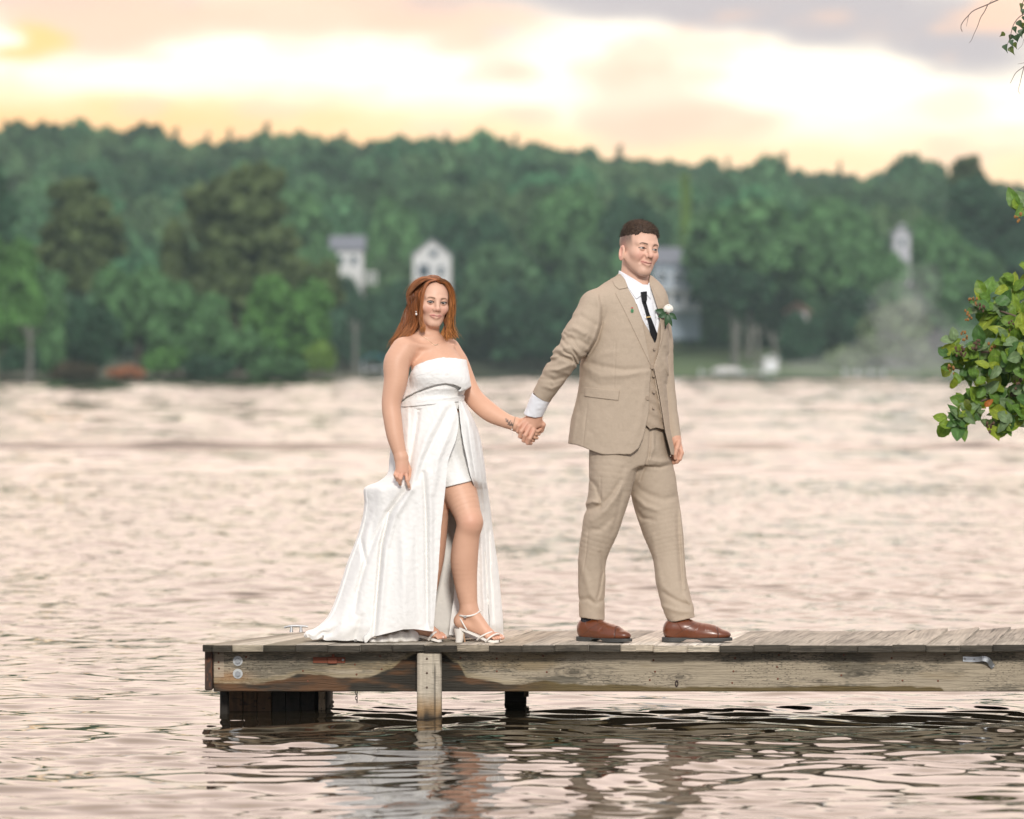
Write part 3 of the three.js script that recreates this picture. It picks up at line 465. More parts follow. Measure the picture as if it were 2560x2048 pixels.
{
  const near = [506, 531, 579, 657, 739, 819, 901, 981, 1060, 1142, 1222, 1306, 1387, 1472, 1552, 1634, 1718, 1800, 1884, 1973, 2064, 2145, 2232, 2316, 2400, 2483, 2566]; for (let i = 0; i < 14; i++) near.push(2566 + 84 * (i + 1));
  const r = rng(41), shift = (x) => (112 + 138 * Math.exp(-(x - 506) / 150)) * kN;
  const tones = { 0: [.30, .27, .22], 1: [.34, .31, .26], 2: [.52, .49, .43], 3: [.26, .24, .19], 8: [.30, .27, .22], 9: [.52, .48, .42], 10: [.40, .36, .30], 14: [.66, .62, .56], 15: [.66, .62, .56], 16: [.74, .71, .66] };
  for (let i = 0; i < near.length - 1; i++) {
    const g = 0.004 + 0.003 * r(), a = dx(near[i]) + g / 2, b = dx(near[i + 1]) - g / 2, fa = a + shift(near[i]), fb = b + shift(near[i + 1]), right = smooth(1950, 2500, near[i]), z0 = ZN + (r() - 0.5) * 0.016, z1 = ZF + (r() - 0.5) * 0.05, th = 0.031, lift = (r() - 0.5) * 0.005;
    const s = new THREE.Shape(); s.moveTo(a + 0.004, -z0); const nz = 5; const jag = (x, z) => z; s.lineTo(b - 0.004, -z0); s.lineTo(b, -(z0 - 0.004)); s.lineTo(fb, -z1); s.lineTo(fa, -z1); s.lineTo(a, -(z0 - 0.004)); s.closePath();
    const e = new THREE.ExtrudeGeometry(s, { depth: th - 0.008, bevelEnabled: true, bevelThickness: 0.004, bevelSize: 0.003, bevelSegments: 2 }); e.rotateX(-Math.PI / 2).translate(0, DECK - th + 0.004 + lift, 0);
    // cupped and lifted boards, as old planks warp
    const p = e.attributes.position, tilt = (0.004 + 0.007 * r()) * right + (r() - 0.5) * 0.004, uv = e.attributes.uv, o = r();
    for (let q = 0; q < p.count; q++) { const x = p.getX(q), z = p.getZ(q), k = (x - lerp(a, fa, (z - z0) / (z1 - z0))) / (b - a); p.setY(q, p.getY(q) + tilt * (k - 0.5) * 2 * smooth(z0, z1, z) + 0.012 * right * ((z - z0) / (z1 - z0))); uv.setXY(q, z * 0.9 + o, k * (b - a) * 3.4 + p.getY(q) * 3 + o); }
    e.computeVertexNormals();
    const flat = toCreasedNormals(e, 0.6), tq = 0.36 + 0.1 * r(), c = tones[i] || [tq, tq * 0.94, tq * 0.83], k = 1.12, endK = tones[i] && tones[i][0] > 0.5 ? 0.95 : 0.15 + 0.13 * r();
    // faces that look to the lake get end grain
    const nn = flat.attributes.normal, uu = flat.attributes.uv, pp = flat.attributes.position, cols = new Float32Array(nn.count * 3);
    for (let q = 0; q < nn.count; q++) { const end = nn.getZ(q) > 0.5; cols.fill(end ? endK : 1, q * 3, q * 3 + 3); if (end) { cols[q * 3 + 2] *= 0.86; cols[q * 3 + 1] *= 0.95; uu.setXY(q, (pp.getX(q) - a) * 3 + o, (pp.getY(q) - DECK) * 14 + o); } }
    flat.setAttribute('color', new THREE.BufferAttribute(cols, 3));
    partW('plank', flat, std(lin(c[0] * k * 1.75, c[1] * k * 1.78, c[2] * k * 1.85), 0.88, { map: woodTex[i % 4], bumpMap: woodBump, bumpScale: 0.004, vertexColors: true }), dock);
  }
}
// face beam with its stains: pale and dry above, wet and brown below at the left
const ZB = ZN - 0.10, yAt = (py, z = ZB) => CAM_Y - ((py - 914) * -z) / F, BX0 = dx(533, ZB), BX1 = dx(3600, ZB), BT = DECK - 0.033, BB = yAt(1730);
const wetLine = [[500, 1706], [640, 1705], [700, 1697], [755, 1680], [800, 1683], [860, 1690], [920, 1690], [975, 1665], [1010, 1638], [1046, 1622], [1105, 1622], [1140, 1648], [1170, 1690], [1220, 1698], [1262, 1708], [1300, 1708], [1360, 1700], [1420, 1708], [1500, 1712], [1560, 1712], [1620, 1716], [1700, 1718], [1800, 1719], [1950, 1718], [2060, 1713], [2160, 1714], [2300, 1716], [2350, 1717], [2372, 1738], [2700, 1740]];
const wetPx = (px) => { for (let i = 1; i < wetLine.length; i++) if (px < wetLine[i][0]) { const a = wetLine[i - 1], b = wetLine[i]; return lerp(a[1], b[1], smooth(0, 1, (px - a[0]) / (b[0] - a[0]))); } return 1740; };
const beamTex = colorTex(2048, 192, (u, v) => {
  const px = 533 + u * (2600 - 533), py = 1731 - v * 115, g = 0.5 + 0.5 * noise(px * 0.012, py * 0.55 + 2.2 * noise(px * 0.008, py * 0.03, 2), 1), f = 0.5 + 0.5 * noise(px * 0.05, py * 1.6, 3), wob = fbm(px * 0.03, py * 0.09, 6, 4);
  let k = 0.66 + 0.34 * g + 0.2 * f, c = [0.44 * k, 0.385 * k, 0.305 * k]; const oli = smooth(0.05, 0.5, fbm(px * 0.006 + 20, py * 0.02, 31, 4)); c = c.map((q, i) => q * lerp(1, [0.62, 0.55, 0.40][i], 0.7 * oli));
  const grey = smooth(-0.1, 0.36, fbm(px * 0.008 + 4, py * 0.03, 8, 4) + 0.16 * (v - 0.45) + 0.3 * noise(px * 0.11, py * 0.9, 4)); c = c.map((q, i) => lerp(q, [0.135, 0.125, 0.10][i] * (0.6 + 0.7 * f), 0.80 * grey));
  const speck = smooth(0.35, 0.7, noise(px * 0.22, py * 0.7, 12)) * smooth(-0.3, 0.3, fbm(px * 0.012, py * 0.02, 14, 3)); c = c.map((q) => q * (1 - 0.55 * speck));
  for (const [kx, ky, ks] of [[1184, 1652, 10], [1435, 1676, 22], [2150, 1681, 14], [1700, 1690, 14], [2050, 1700, 9]]) { const a = (px - kx) / (2.6 * ks), b = (py - ky) / ks, q = Math.hypot(a, b); if (q < 1.6) { const w = 0.5 + 0.5 * Math.sin(q * 14); c = c.map((s) => s * lerp(1, q < 0.25 ? 0.35 : 0.6 + 0.4 * w, 1 - smooth(0.5, 1.6, q))); } }
  const wp = wetPx(px) + 5 * wob, wet = smooth(-3, 4, py - wp), left = 1 - smooth(1180, 1420, px), w2 = 0.5 + 0.5 * fbm(px * 0.012, py * 0.05, 22, 4);
  const brown = [0.115, 0.052, 0.020], blk = [0.022, 0.019, 0.014], ol = [0.13, 0.095, 0.035]; const wc = brown.map((q, i) => lerp(lerp(ol[i], q, left), blk[i], left * smooth(0.38, 0.72, w2 + 0.25 * smooth(820, 960, px) * (1 - smooth(1120, 1180, px))))); 
  c = c.map((q, i) => lerp(q, wc[i] * (0.7 + 0.5 * f), wet * 0.95));
  const halo = Math.exp(-(((py - wp + 5) / 6) ** 2)) * left; c = [lerp(c[0], 0.34, 0.35 * halo), lerp(c[1], 0.27, 0.35 * halo), lerp(c[2], 0.14, 0.35 * halo)];
  const rust = Math.exp(-(((px - 575) / 45) ** 2 + ((py - 1690) / 16) ** 2)); c = [lerp(c[0], 0.40, 0.6 * rust), lerp(c[1], 0.20, 0.6 * rust), lerp(c[2], 0.07, 0.6 * rust)];
  if (px < 559 && py < 1690) c = c.map((q, i) => lerp(q, [0.50, 0.42, 0.34][i], 0.6));
  return [c[0] * 0.90, c[1] * 0.865, c[2] * 0.79];
}, false);
const beamBump = greyTex(1024, 128, (u, v) => 0.5 + 0.25 * noise(u * 30, v * 34, 1) + 0.25 * noise(u * 90, v * 90, 3));
{
  const L = dx(2600, ZB) - BX0, tail = dx(3600, ZB) - dx(2600, ZB), mk = (x0, len, mat) => { const g = new RoundedBoxGeometry(len, BT - BB, 0.05, 2, 0.006).translate(x0 + len / 2, (BT + BB) / 2, ZB - 0.025), p = g.attributes.position, uv = g.attributes.uv; for (let i = 0; i < p.count; i++) uv.setXY(i, (p.getX(i) - x0) / len, (p.getY(i) - BB) / (BT - BB)); partW('face_beam', g, mat, dock); };
  mk(BX0, L, std(lin(1, 1, 1), 0.85, { map: beamTex, bumpMap: beamBump, bumpScale: 0.004 }));
  mk(BX0 + L + 0.002, tail, std(lin(1, 1, 1), 0.85, { map: beamTex }));
  const rustTex = colorTex(64, 256, (u, v) => { const n = 0.5 + 0.5 * fbm(u * 3, v * 8, 3, 4), o = smooth(0.5, 0.75, n); return [lerp(0.045, 0.15, o * 0.7), lerp(0.026, 0.055, o * 0.7), lerp(0.018, 0.022, o)]; });
  partW('end_board', box(dx(531, ZB) - dx(512, ZB), yAt(1624) - yAt(1727), 0.14, (dx(531, ZB) + dx(512, ZB)) / 2, (yAt(1622) + yAt(1727)) / 2, ZB - 0.05, 0.006), std(lin(1, 1, 1), 0.8, { map: rustTex }), dock);
  partW('rear_beam', box(4.6, BT - BB, 0.05, dx(1330, -21) + 1.0, (BT + BB) / 2, ZF + 0.14), std(lin(0.16, 0.14, 0.11), 0.9, { map: woodTex[1] }), dock);
  for (let i = 0; i < 6; i++) partW('joist', box(0.045, BT - BB - 0.02, 0.82, dx(700 + i * 380, ZB), (BT + BB) / 2, ZB - 0.48), std(lin(0.14, 0.12, 0.10), 0.9), dock);
}
// posts
const postTex = colorTex(128, 512, (u, v) => { const g = 0.5 + 0.5 * noise(u * 22, v * 3 + 2 * noise(u * 3, v * 2), 3), f = 0.5 + 0.5 * noise(u * 40, v * 30, 5), crack = smooth(0.55, 0.75, noise(u * 16, v * 1.6, 8)); let k = (0.75 + 0.3 * g + 0.12 * f) * (1 - 0.55 * crack), c = [0.47 * k, 0.41 * k, 0.32 * k]; const w = smooth(0.60, 0.36, v + 0.06 * fbm(u * 7, v * 4, 3, 3)), w2 = smooth(0.42, 0.26, v + 0.05 * fbm(u * 9, v * 3, 5, 3)); c = c.map((q, i) => lerp(q, [0.30, 0.19, 0.09][i] * k, w)); return c.map((q, i) => lerp(q, [0.025, 0.02, 0.014][i], w2)); }, false);
function post(px, w, z, top, name, d = w) { const x = dx(px, z), g = new RoundedBoxGeometry(w, top + 0.4, d, 3, 0.012).translate(x, (top - 0.4) / 2, z - d / 2), p = g.attributes.position, uv = g.attributes.uv; for (let i = 0; i < p.count; i++) uv.setXY(i, (p.getX(i) - x) / w * 0.55 + 0.5 + (p.getZ(i) - z) * 2.3, (p.getY(i) + 0.12) / (top + 0.12)); return partW(name, g, std(lin(1, 1, 1), 0.85, { map: postTex, bumpMap: woodBump, bumpScale: 0.003 }), dock); }
const frontPost = post(1073, 0.108, ZN - 0.008, DECK - 0.034, 'post', 0.09);
for (const [px, w] of [[1289, 0.10], [560, 0.04]]) post(px, w, px > 900 ? -20.9 : -20.25, BB + 0.02, 'post').material = std(lin(0.035, 0.028, 0.022), 0.8, { map: woodTex[2] });
partW('post_cleat', box(0.022, 0.09, 0.06, dx(1316, -20.8), BB - 0.03, -20.85), std(lin(0.45, 0.38, 0.30), 0.9, { map: woodTex[0] }), dock);
{ // boarded crib under the left end
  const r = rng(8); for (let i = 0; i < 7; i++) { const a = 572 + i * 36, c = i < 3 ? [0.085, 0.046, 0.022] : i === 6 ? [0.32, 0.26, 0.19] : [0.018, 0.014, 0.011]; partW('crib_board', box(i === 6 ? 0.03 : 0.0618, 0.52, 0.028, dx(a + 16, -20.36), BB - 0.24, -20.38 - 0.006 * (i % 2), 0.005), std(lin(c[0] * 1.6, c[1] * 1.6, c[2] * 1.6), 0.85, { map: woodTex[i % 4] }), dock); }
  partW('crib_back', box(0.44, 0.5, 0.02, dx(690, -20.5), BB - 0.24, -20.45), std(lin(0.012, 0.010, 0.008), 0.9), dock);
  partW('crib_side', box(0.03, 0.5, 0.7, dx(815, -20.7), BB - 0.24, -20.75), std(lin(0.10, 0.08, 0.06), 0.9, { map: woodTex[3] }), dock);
}
// iron and steel on the beam
const steel = std(lin(0.62, 0.63, 0.64), 0.38, { metalness: 0.85 }), rusty = std(lin(0.24, 0.075, 0.04), 0.85), nailM = std(lin(0.17, 0.065, 0.035), 0.8);
for (const py of [1653, 1685]) { const x = dx(594, ZB), y = yAt(py), w = partW('washer', new THREE.CylinderGeometry(0.0215, 0.0215, 0.004, 24).rotateX(Math.PI / 2).translate(x, y, ZB + 0.003), std(lin(0.46, 0.47, 0.47), 0.5, { metalness: 0.5 }), dock); const h = new THREE.CylinderGeometry(0.0125, 0.0135, 0.011, 6).rotateX(Math.PI / 2); const p = dock.position; h.translate(x - p.x, y - p.y, ZB + 0.0105 - p.z); part('bolt_head', h, std(lin(0.30, 0.31, 0.32), 0.45, { metalness: 0.7 }), w); }
for (const [px, py] of [[615, 1643], [757, 1678], [887, 1662], [891, 1687], [950, 1641], [954, 1674], [1151, 1645], [1242, 1647], [1242, 1679], [1358, 1641], [1367, 1681], [1634, 1651], [1638, 1680], [1625, 1701], [1838, 1646], [1834, 1679], [1831, 1708], [1943, 1668], [1945, 1698], [1948, 1638], [2110, 1638], [2104, 1689], [2230, 1646], [2257, 1702], [2362, 1637], [2346, 1703], [769, 1704], [546, 1634], [546, 1656], [547, 1672]]) partW('nail', new THREE.SphereGeometry(0.0046, 8, 5).scale(1, 1, 0.5).translate(dx(px, ZB), yAt(py), ZB + 0.001), nailM, dock);
for (const py of [1648, 1684, 1720]) partW('nail', new THREE.SphereGeometry(0.005, 8, 5).scale(1, 1, 0.5).translate(dx(1067, ZN), yAt(py, ZN), ZN - 0.007), std(lin(0.10, 0.06, 0.04), 0.7), frontPost).position.set(0, 0, 0);
{ // rusty hasp plate
  const y = yAt(1651), x0 = dx(782, ZB), x1 = dx(863, ZB), h = partW('rusty_bracket', mergeGeometries([box(x1 - x0, 0.026, 0.006, (x0 + x1) / 2, y, ZB + 0.004, 0.002), box(0.042, 0.030, 0.016, dx(831, ZB), y, ZB + 0.010, 0.004), box(0.012, 0.014, 0.010, dx(833, ZB), y + 0.020, ZB + 0.008, 0.003)]), rusty, dock); h.userData.label = 'rust red hasp plate';
  partW('bolt', new THREE.SphereGeometry(0.006, 10, 6).translate(dx(857, ZB), y + 0.001, ZB + 0.008), steel, dock);
}
{ // bright steel strap hanging by one end
  const y = yAt(1649), pts = [[2408, 1648], [2432, 1649], [2447, 1648], [2458, 1646], [2470, 1650], [2477, 1660], [2484, 1668]], s = pts.map(([a, b], i) => new THREE.Vector3(dx(a, ZB), yAt(b), ZB + 0.004 + [0, 0, 0.012, 0.026, 0.026, 0.012, 0.002][i]));
  const c = new THREE.CatmullRomCurve3(s), g = [], n = 26; for (let i = 0; i < n; i++) { const a = c.getPointAt(i / n), b = c.getPointAt((i + 1.05) / n > 1 ? 1 : (i + 1.05) / n), d = b.clone().sub(a), bx = new THREE.BoxGeometry(d.length(), 0.0225, 0.003); bx.rotateY(-Math.atan2(d.z, Math.hypot(d.x, d.y))).rotateZ(Math.atan2(d.y, d.x) * 0.8).translate((a.x + b.x) / 2, (a.y + b.y) / 2, (a.z + b.z) / 2); g.push(bx); }
  const st = partW('steel_strap', mergeGeometries(g), std(lin(0.60, 0.63, 0.64), 0.35, { metalness: 0.8 }), dock);
  for (const [a, b] of [[2413, 1648], [2436, 1649], [2484, 1666]]) partW('bolt', new THREE.CylinderGeometry(0.004, 0.004, 0.004, 10).rotateX(Math.PI / 2).translate(dx(a, ZB), yAt(b), ZB + 0.009), std(lin(0.3, 0.3, 0.3), 0.5, { metalness: 0.6 }), st).position.set(0, 0, 0);
}
partW('hook', new THREE.TorusGeometry(0.010, 0.0042, 8, 16).scale(0.55, 1.1, 1).translate(dx(1692, ZB), yAt(1709), ZB + 0.006), std(lin(0.05, 0.03, 0.025), 0.6), dock);
{ // short chain under the beam
  const g = []; for (let i = 0; i < 4; i++) g.push(new THREE.TorusGeometry(0.0065, 0.0022, 6, 12).scale(0.7, 1.25, 1).rotateY(i % 2 ? 1.5 : 0.2).translate(dx(890, ZB) + 0.003 * (i % 2), BB - 0.006 - i * 0.012, ZB - 0.03)); partW('chain', mergeGeometries(g), std(lin(0.04, 0.03, 0.028), 0.6), dock);
}
{ // mooring cleat at the far edge
  const z = -20.95, x = dx(740, z), t = thing('mooring_cleat', 'small galvanised mooring cleat on the dock left of the train', 'cleat', [x, DECK, z]), m = std(lin(0.42, 0.43, 0.44), 0.4, { metalness: 0.8 });
  part('horn_bar', tube([new THREE.Vector3(-0.054, 0.021, 0), new THREE.Vector3(-0.03, 0.027, 0), new THREE.Vector3(0.03, 0.027, 0), new THREE.Vector3(0.054, 0.025, 0)], (q) => 0.0045 + 0.0015 * Math.sin(q * 3.14), 12, 8), m, t);
  for (const s of [-1, 1]) part('foot', new THREE.CylinderGeometry(0.005, 0.009, 0.026, 10).translate(s * 0.022, 0.013, 0), m, t);
}
// ---------------------------------------------------------------- people: shared anatomy
// a head in its own frame, about 0.23 m tall from chin to crown; local x = the person's left, y up, z forward
function headField(o) {
  const eyeR = 0.0122, ex = 0.0315, ey = 0.006, ez = 0.0735;
  const lipU = [[-0.024 * o.mouth, -0.0575 + o.smile, 0.0775], [-0.010, -0.0535, 0.0893], [0, -0.0548, 0.0910], [0.010, -0.0535, 0.0893], [0.024 * o.mouth, -0.0575 + o.smile, 0.0775]];
  const seg = (x, y, z, p, r) => { let d = 9; for (let i = 1; i < p.length; i++) d = Math.min(d, cone(x, y, z, p[i - 1], p[i], r[i - 1], r[i])); return d; };
  const line = lipU.map(([a, b, c]) => [a * 1.12, b - 0.0042 + (Math.abs(a) > 0.02 ? 0.0035 : 0), c + 0.0035]);
  const lipL = [[-0.019 * o.mouth, -0.0620 + o.smile * 0.8, 0.0790], [-0.008, -0.0645, 0.0870], [0.008, -0.0645, 0.0870], [0.019 * o.mouth, -0.0620 + o.smile * 0.8, 0.0790]];
  const f = (x, y, z) => {
    const ax = Math.abs(x);
    if (Math.hypot(x, y - 0.01, z) > 0.2) return Math.hypot(x, y - 0.01, z) - 0.15;
    let d = ell(x, y, z, [0, 0.036, -0.022], [0.0735, 0.083, 0.096]);
    d = smin(d, ell(x, y, z, [0, 0.030, 0.030], [0.060, 0.066, 0.056]), 0.03);
    d = smin(d, ell(x, y, z, [0, -0.035, 0.026], [0.056 * o.jaw, 0.072, 0.062]), 0.03);
    d = smin(d, cone(ax, y, z, [0.050 * o.jaw, -0.040, 0.002], [0.016, -0.094, 0.060], 0.017, 0.016), 0.022);
    d = smin(d, ball(x, y, z, [0, -0.092, 0.068], 0.0185 * o.chin), 0.018);
    d = smin(d, ball(ax, y, z, [0.040, -0.020, 0.056], 0.0235 * o.cheek), 0.022);
    d = smin(d, cone(ax, y, z, [0.012, 0.028, 0.083], [0.044, 0.028, 0.066], 0.0085 * o.brow, 0.0085 * o.brow), 0.016);
    d = smax(d, -ball(ax, y, z, [ex + 0.001, ey + 0.001, ez + 0.024], 0.0185), 0.014);                       // sockets
    d = smin(d, cone(x, y, z, [0, 0.024, 0.0845], [0, -0.022, 0.1035 * o.nose], 0.0075, 0.0098), 0.014);      // nose
    d = smin(d, ball(x, y, z, [0, -0.0235, 0.1045 * o.nose], 0.0098), 0.008);
    d = smin(d, ball(ax, y, z, [0.0118, -0.0275, 0.0925], 0.0078), 0.008);
    d = smax(d, -ball(ax, y, z, [0.0062, -0.0355, 0.0985], 0.0036), 0.003);                                   // nostrils
    d = smin(d, cone(x, y, z, [0, -0.045, 0.0845], [0, -0.062, 0.083], 0.008, 0.008), 0.02);
    d = smin(d, seg(x, y, z, lipU, [0.0028, 0.0048, 0.0042, 0.0048, 0.0028]), 0.005);
    d = smin(d, seg(x, y, z, lipL, [0.0026, 0.0044, 0.0044, 0.0026]), 0.005);
    d = smax(d, -seg(x, y, z, line, [0.0011, 0.0014, 0.0014, 0.0014, 0.0011]), 0.003);
    d = smax(d, -cone(ax, y, z, [0.0205, -0.030, 0.087], [0.0335, -0.056, 0.076], 0.0018, 0.0022), 0.010 * o.foldK); // cheek fold
    // lids round an almond opening
    const lx = ax - ex, up = 0.0052 * o.open * (1 - (lx / 0.0155) ** 2) + 0.0005, lo = -0.0040 * o.open * (1 - (lx / 0.0155) ** 2), yy = y - ey, gap = Math.max(yy - up, lo - yy, Math.abs(lx) - 0.0145);
    const lid = Math.max(ball(ax, y, z, [ex, ey, ez], eyeR + 0.0022), ez - 0.006 - z);
    d = smin(d, lid, 0.004); d = smax(d, -Math.max(gap, ez - z + 0.002), 0.0012);
    // ears
    const qx = ax - 0.0735, qy = (y + 0.004 + o.earY) / o.earS, qz = z + 0.004; const e1 = ell(qx * 0.96 - qz * -0.28, qy, qz * 0.96 + qx * -0.28, [0.004, 0, -0.008], [0.0070, 0.031, 0.0175]);
    d = smin(d, smax(e1, -ell(qx, qy, qz, [0.012, 0.004, -0.007], [0.007, 0.017, 0.009]), 0.004), 0.006);
    return d;
  };
  f.lips = (x, y, z) => Math.min(seg(x, y, z, lipU, [0.0028, 0.0048, 0.0042, 0.0048, 0.0028]), seg(x, y, z, lipL, [0.0026, 0.0044, 0.0044, 0.0026]));
  f.line = (x, y, z) => seg(x, y, z, line, [0, 0, 0, 0, 0]);
  f.eye = [ex, ey, ez, eyeR]; f.o = o; return f;
}
// colour of the face: lips, brows, lids, flush
function faceColor(f, c, x, y, z) {
  const o = f.o, ax = Math.abs(x), [ex, ey, ez] = f.eye, put = (t, k) => { for (let i = 0; i < 3; i++) c[i] += (t[i] - c[i]) * k; };
  if (z < 0) { if (ax > 0.07) put(o.flush, 0.45); return c; }
  put(o.flush, 0.42 * Math.exp(-(((ax - 0.040) / 0.022) ** 2 + ((y + 0.028) / 0.022) ** 2))); put(o.flush, 0.3 * Math.exp(-((x / 0.012) ** 2 + ((y + 0.024) / 0.014) ** 2)));
  if (y > -0.085 && y < -0.035 && z > 0.06) { put(o.lip, 0.9 * smooth(0.0022, -0.0004, f.lips(x, y, z))); put(o.lineC, 0.85 * smooth(0.0026, 0.0006, f.line(x, y, z))); }
  const t = (ax - 0.013) / 0.037, by = 0.0225 + 0.0075 * Math.sin(Math.min(1, t * 0.75 + 0.2) * 2.2) - (t > 0.7 ? (t - 0.7) * 0.014 : 0) + o.browUp; if (t > 0 && t < 1) put(o.browC, o.browK * smooth(0.0046 - 0.002 * t, 0.0012, Math.abs(y - by)) * smooth(0, 0.1, t) * smooth(1, 0.85, t));
  const lx = ax - ex, r = Math.hypot(lx / 1.35, y - ey); put(o.lid, o.lidK * smooth(0.0165, 0.008, r) * smooth(0.05, 0.07, z)); // round the eyes
  const up = 0.0052 * o.open * (1 - (lx / 0.0155) ** 2); if (Math.abs(lx) < 0.0165) put(o.lash, o.lashK * smooth(0.0026, 0.0008, Math.abs(y - ey - up - 0.0008)));
  if (Math.abs(lx) < 0.014) put(o.lash, 0.35 * o.lashK * smooth(0.0018, 0.0004, Math.abs(y - ey + 0.0040 * o.open * (1 - (lx / 0.0155) ** 2))));
  put([c[0] * 0.72, c[1] * 0.6, c[2] * 0.55], 0.6 * smooth(0.006, 0.003, Math.hypot(ax - 0.0062, y + 0.0355)) * (z > 0.085 ? 1 : 0));
  return c;
}
// eyes: white, iris and pupil as one small ball each, looking along a direction of the head's frame
function eyeMeshes(fr, f, look, iris, parent) {
  const [ex, ey, ez, R] = f.eye, L = new THREE.Vector3(...look).normalize();
  for (const s of [-1, 1]) {
    const g = new THREE.SphereGeometry(R * 1.0, 40, 28), p = g.attributes.position, c = new Float32Array(p.count * 3), v = new THREE.Vector3(), w = fr.out(s * ex, ey, ez);
    for (let i = 0; i < p.count; i++) { v.fromBufferAttribute(p, i).normalize(); const a = v.angleTo(L), q = a < 0.20 ? [0.012, 0.01, 0.01] : a < 0.50 ? iris : a < 0.56 ? iris.map((k) => k * 0.4) : [0.50, 0.46, 0.43]; c.set(q, i * 3); }
    g.setAttribute('color', new THREE.BufferAttribute(c, 3)); g.scale(fr.s, fr.s, fr.s).applyMatrix4(fr.m).translate(...w); partW('eye', g, phys(lin(1, 1, 1), 0.12, { vertexColors: true, clearcoat: 1, clearcoatRoughness: 0.03 }), parent);
  }
}
// frame of a head so that the middle of its eyes falls at a given place
function headAt(px, py, dz, yaw, pitch, roll, s) { const fr = frame([0, 0, 0], yaw, pitch, roll, s), e = fr.out(0, 0.006, 0.082), p = J(px, py, dz); return frame([p[0] - e[0], p[1] - e[1], p[2] - e[2]], yaw, pitch, roll, s); }
// a finger: joints and radii
const finger = (pts, r0, r1) => (x, y, z) => { let d = 9; const n = pts.length - 1; for (let i = 0; i < n; i++) d = smin(d, cone(x, y, z, pts[i], pts[i + 1], lerp(r0, r1, i / n), lerp(r0, r1, (i + 1) / n)), 0.002); return d; };
// hair strands between guide curves; guides: lists of [px, py, dz]; each strand blends two neighbouring guides
function strands(guides, n, seed, r0, opt = {}) {
  const r = rng(seed), pos = [], nor = [], col = [], idx = [], G = guides.map((g) => new THREE.CatmullRomCurve3(g.map((q) => new THREE.Vector3(...J(...q))))), N = opt.seg || 16, tone = opt.tone;
  for (let i = 0; i < n; i++) {
    const q = r() * (G.length - 1), a = Math.floor(q), t = q - a, j = new THREE.Vector3(r() - 0.5, r() - 0.5, r() - 0.5).multiplyScalar(opt.jitter ?? 0.008), ph = r() * 6.28, wv = (opt.wave ?? 0.003) * r(), len = 1 - (opt.ragged ?? 0.2) * r() * r(), k0 = 0.35 + 1.25 * r(), rr = r0 * (0.6 + 0.8 * r()), fly = r() < (opt.fly ?? 0.03) ? 3.2 : 1;
    let prev = null; const base = pos.length / 3;
    for (let s = 0; s <= N; s++) {
      const u = (s / N) * len, P = G[a].getPoint(u).lerp(G[a + 1].getPoint(u), t); P.addScaledVector(j, fly * (0.4 + 1.5 * u * u)); P.x += wv * Math.sin(u * 9 + ph); P.z += wv * Math.cos(u * 7 + ph) * 0.7;
      const P2 = G[a].getPoint(Math.min(1, u + 0.02)).lerp(G[a + 1].getPoint(Math.min(1, u + 0.02)), t).addScaledVector(j, fly * (0.4 + 1.5 * u * u)), T = P2.sub(P).normalize(), S = new THREE.Vector3(0, 0, 1).cross(T).normalize(), B = T.clone().cross(S), R = rr * (s === N ? 0.25 : 1 - 0.45 * u) * (fly > 1 ? 0.45 : 1);
      for (let c = 0; c < 4; c++) { const an = (c * Math.PI) / 2, nx = S.x * Math.cos(an) + B.x * Math.sin(an), ny = S.y * Math.cos(an) + B.y * Math.sin(an), nz = S.z * Math.cos(an) + B.z * Math.sin(an); pos.push(P.x + nx * R, P.y + ny * R, P.z + nz * R); nor.push(nx, ny, nz); const k = tone(u, k0); col.push(...k); }
      if (s) for (let c = 0; c < 4; c++) { const A = base + (s - 1) * 4 + c, Bq = base + (s - 1) * 4 + ((c + 1) % 4); idx.push(A, Bq, A + 4, Bq, Bq + 4, A + 4); }
    }
  }
  const g = new THREE.BufferGeometry(); g.setAttribute('position', new THREE.Float32BufferAttribute(pos, 3)); g.setAttribute('normal', new THREE.Float32BufferAttribute(nor, 3)); g.setAttribute('color', new THREE.Float32BufferAttribute(col, 3)); g.setIndex(idx); return g;
}
const skinBump = greyTex(256, 256, (u, v) => 0.5 + 0.3 * tile(u, v, 60, 1) + 0.2 * tile(u, v, 25, 2));
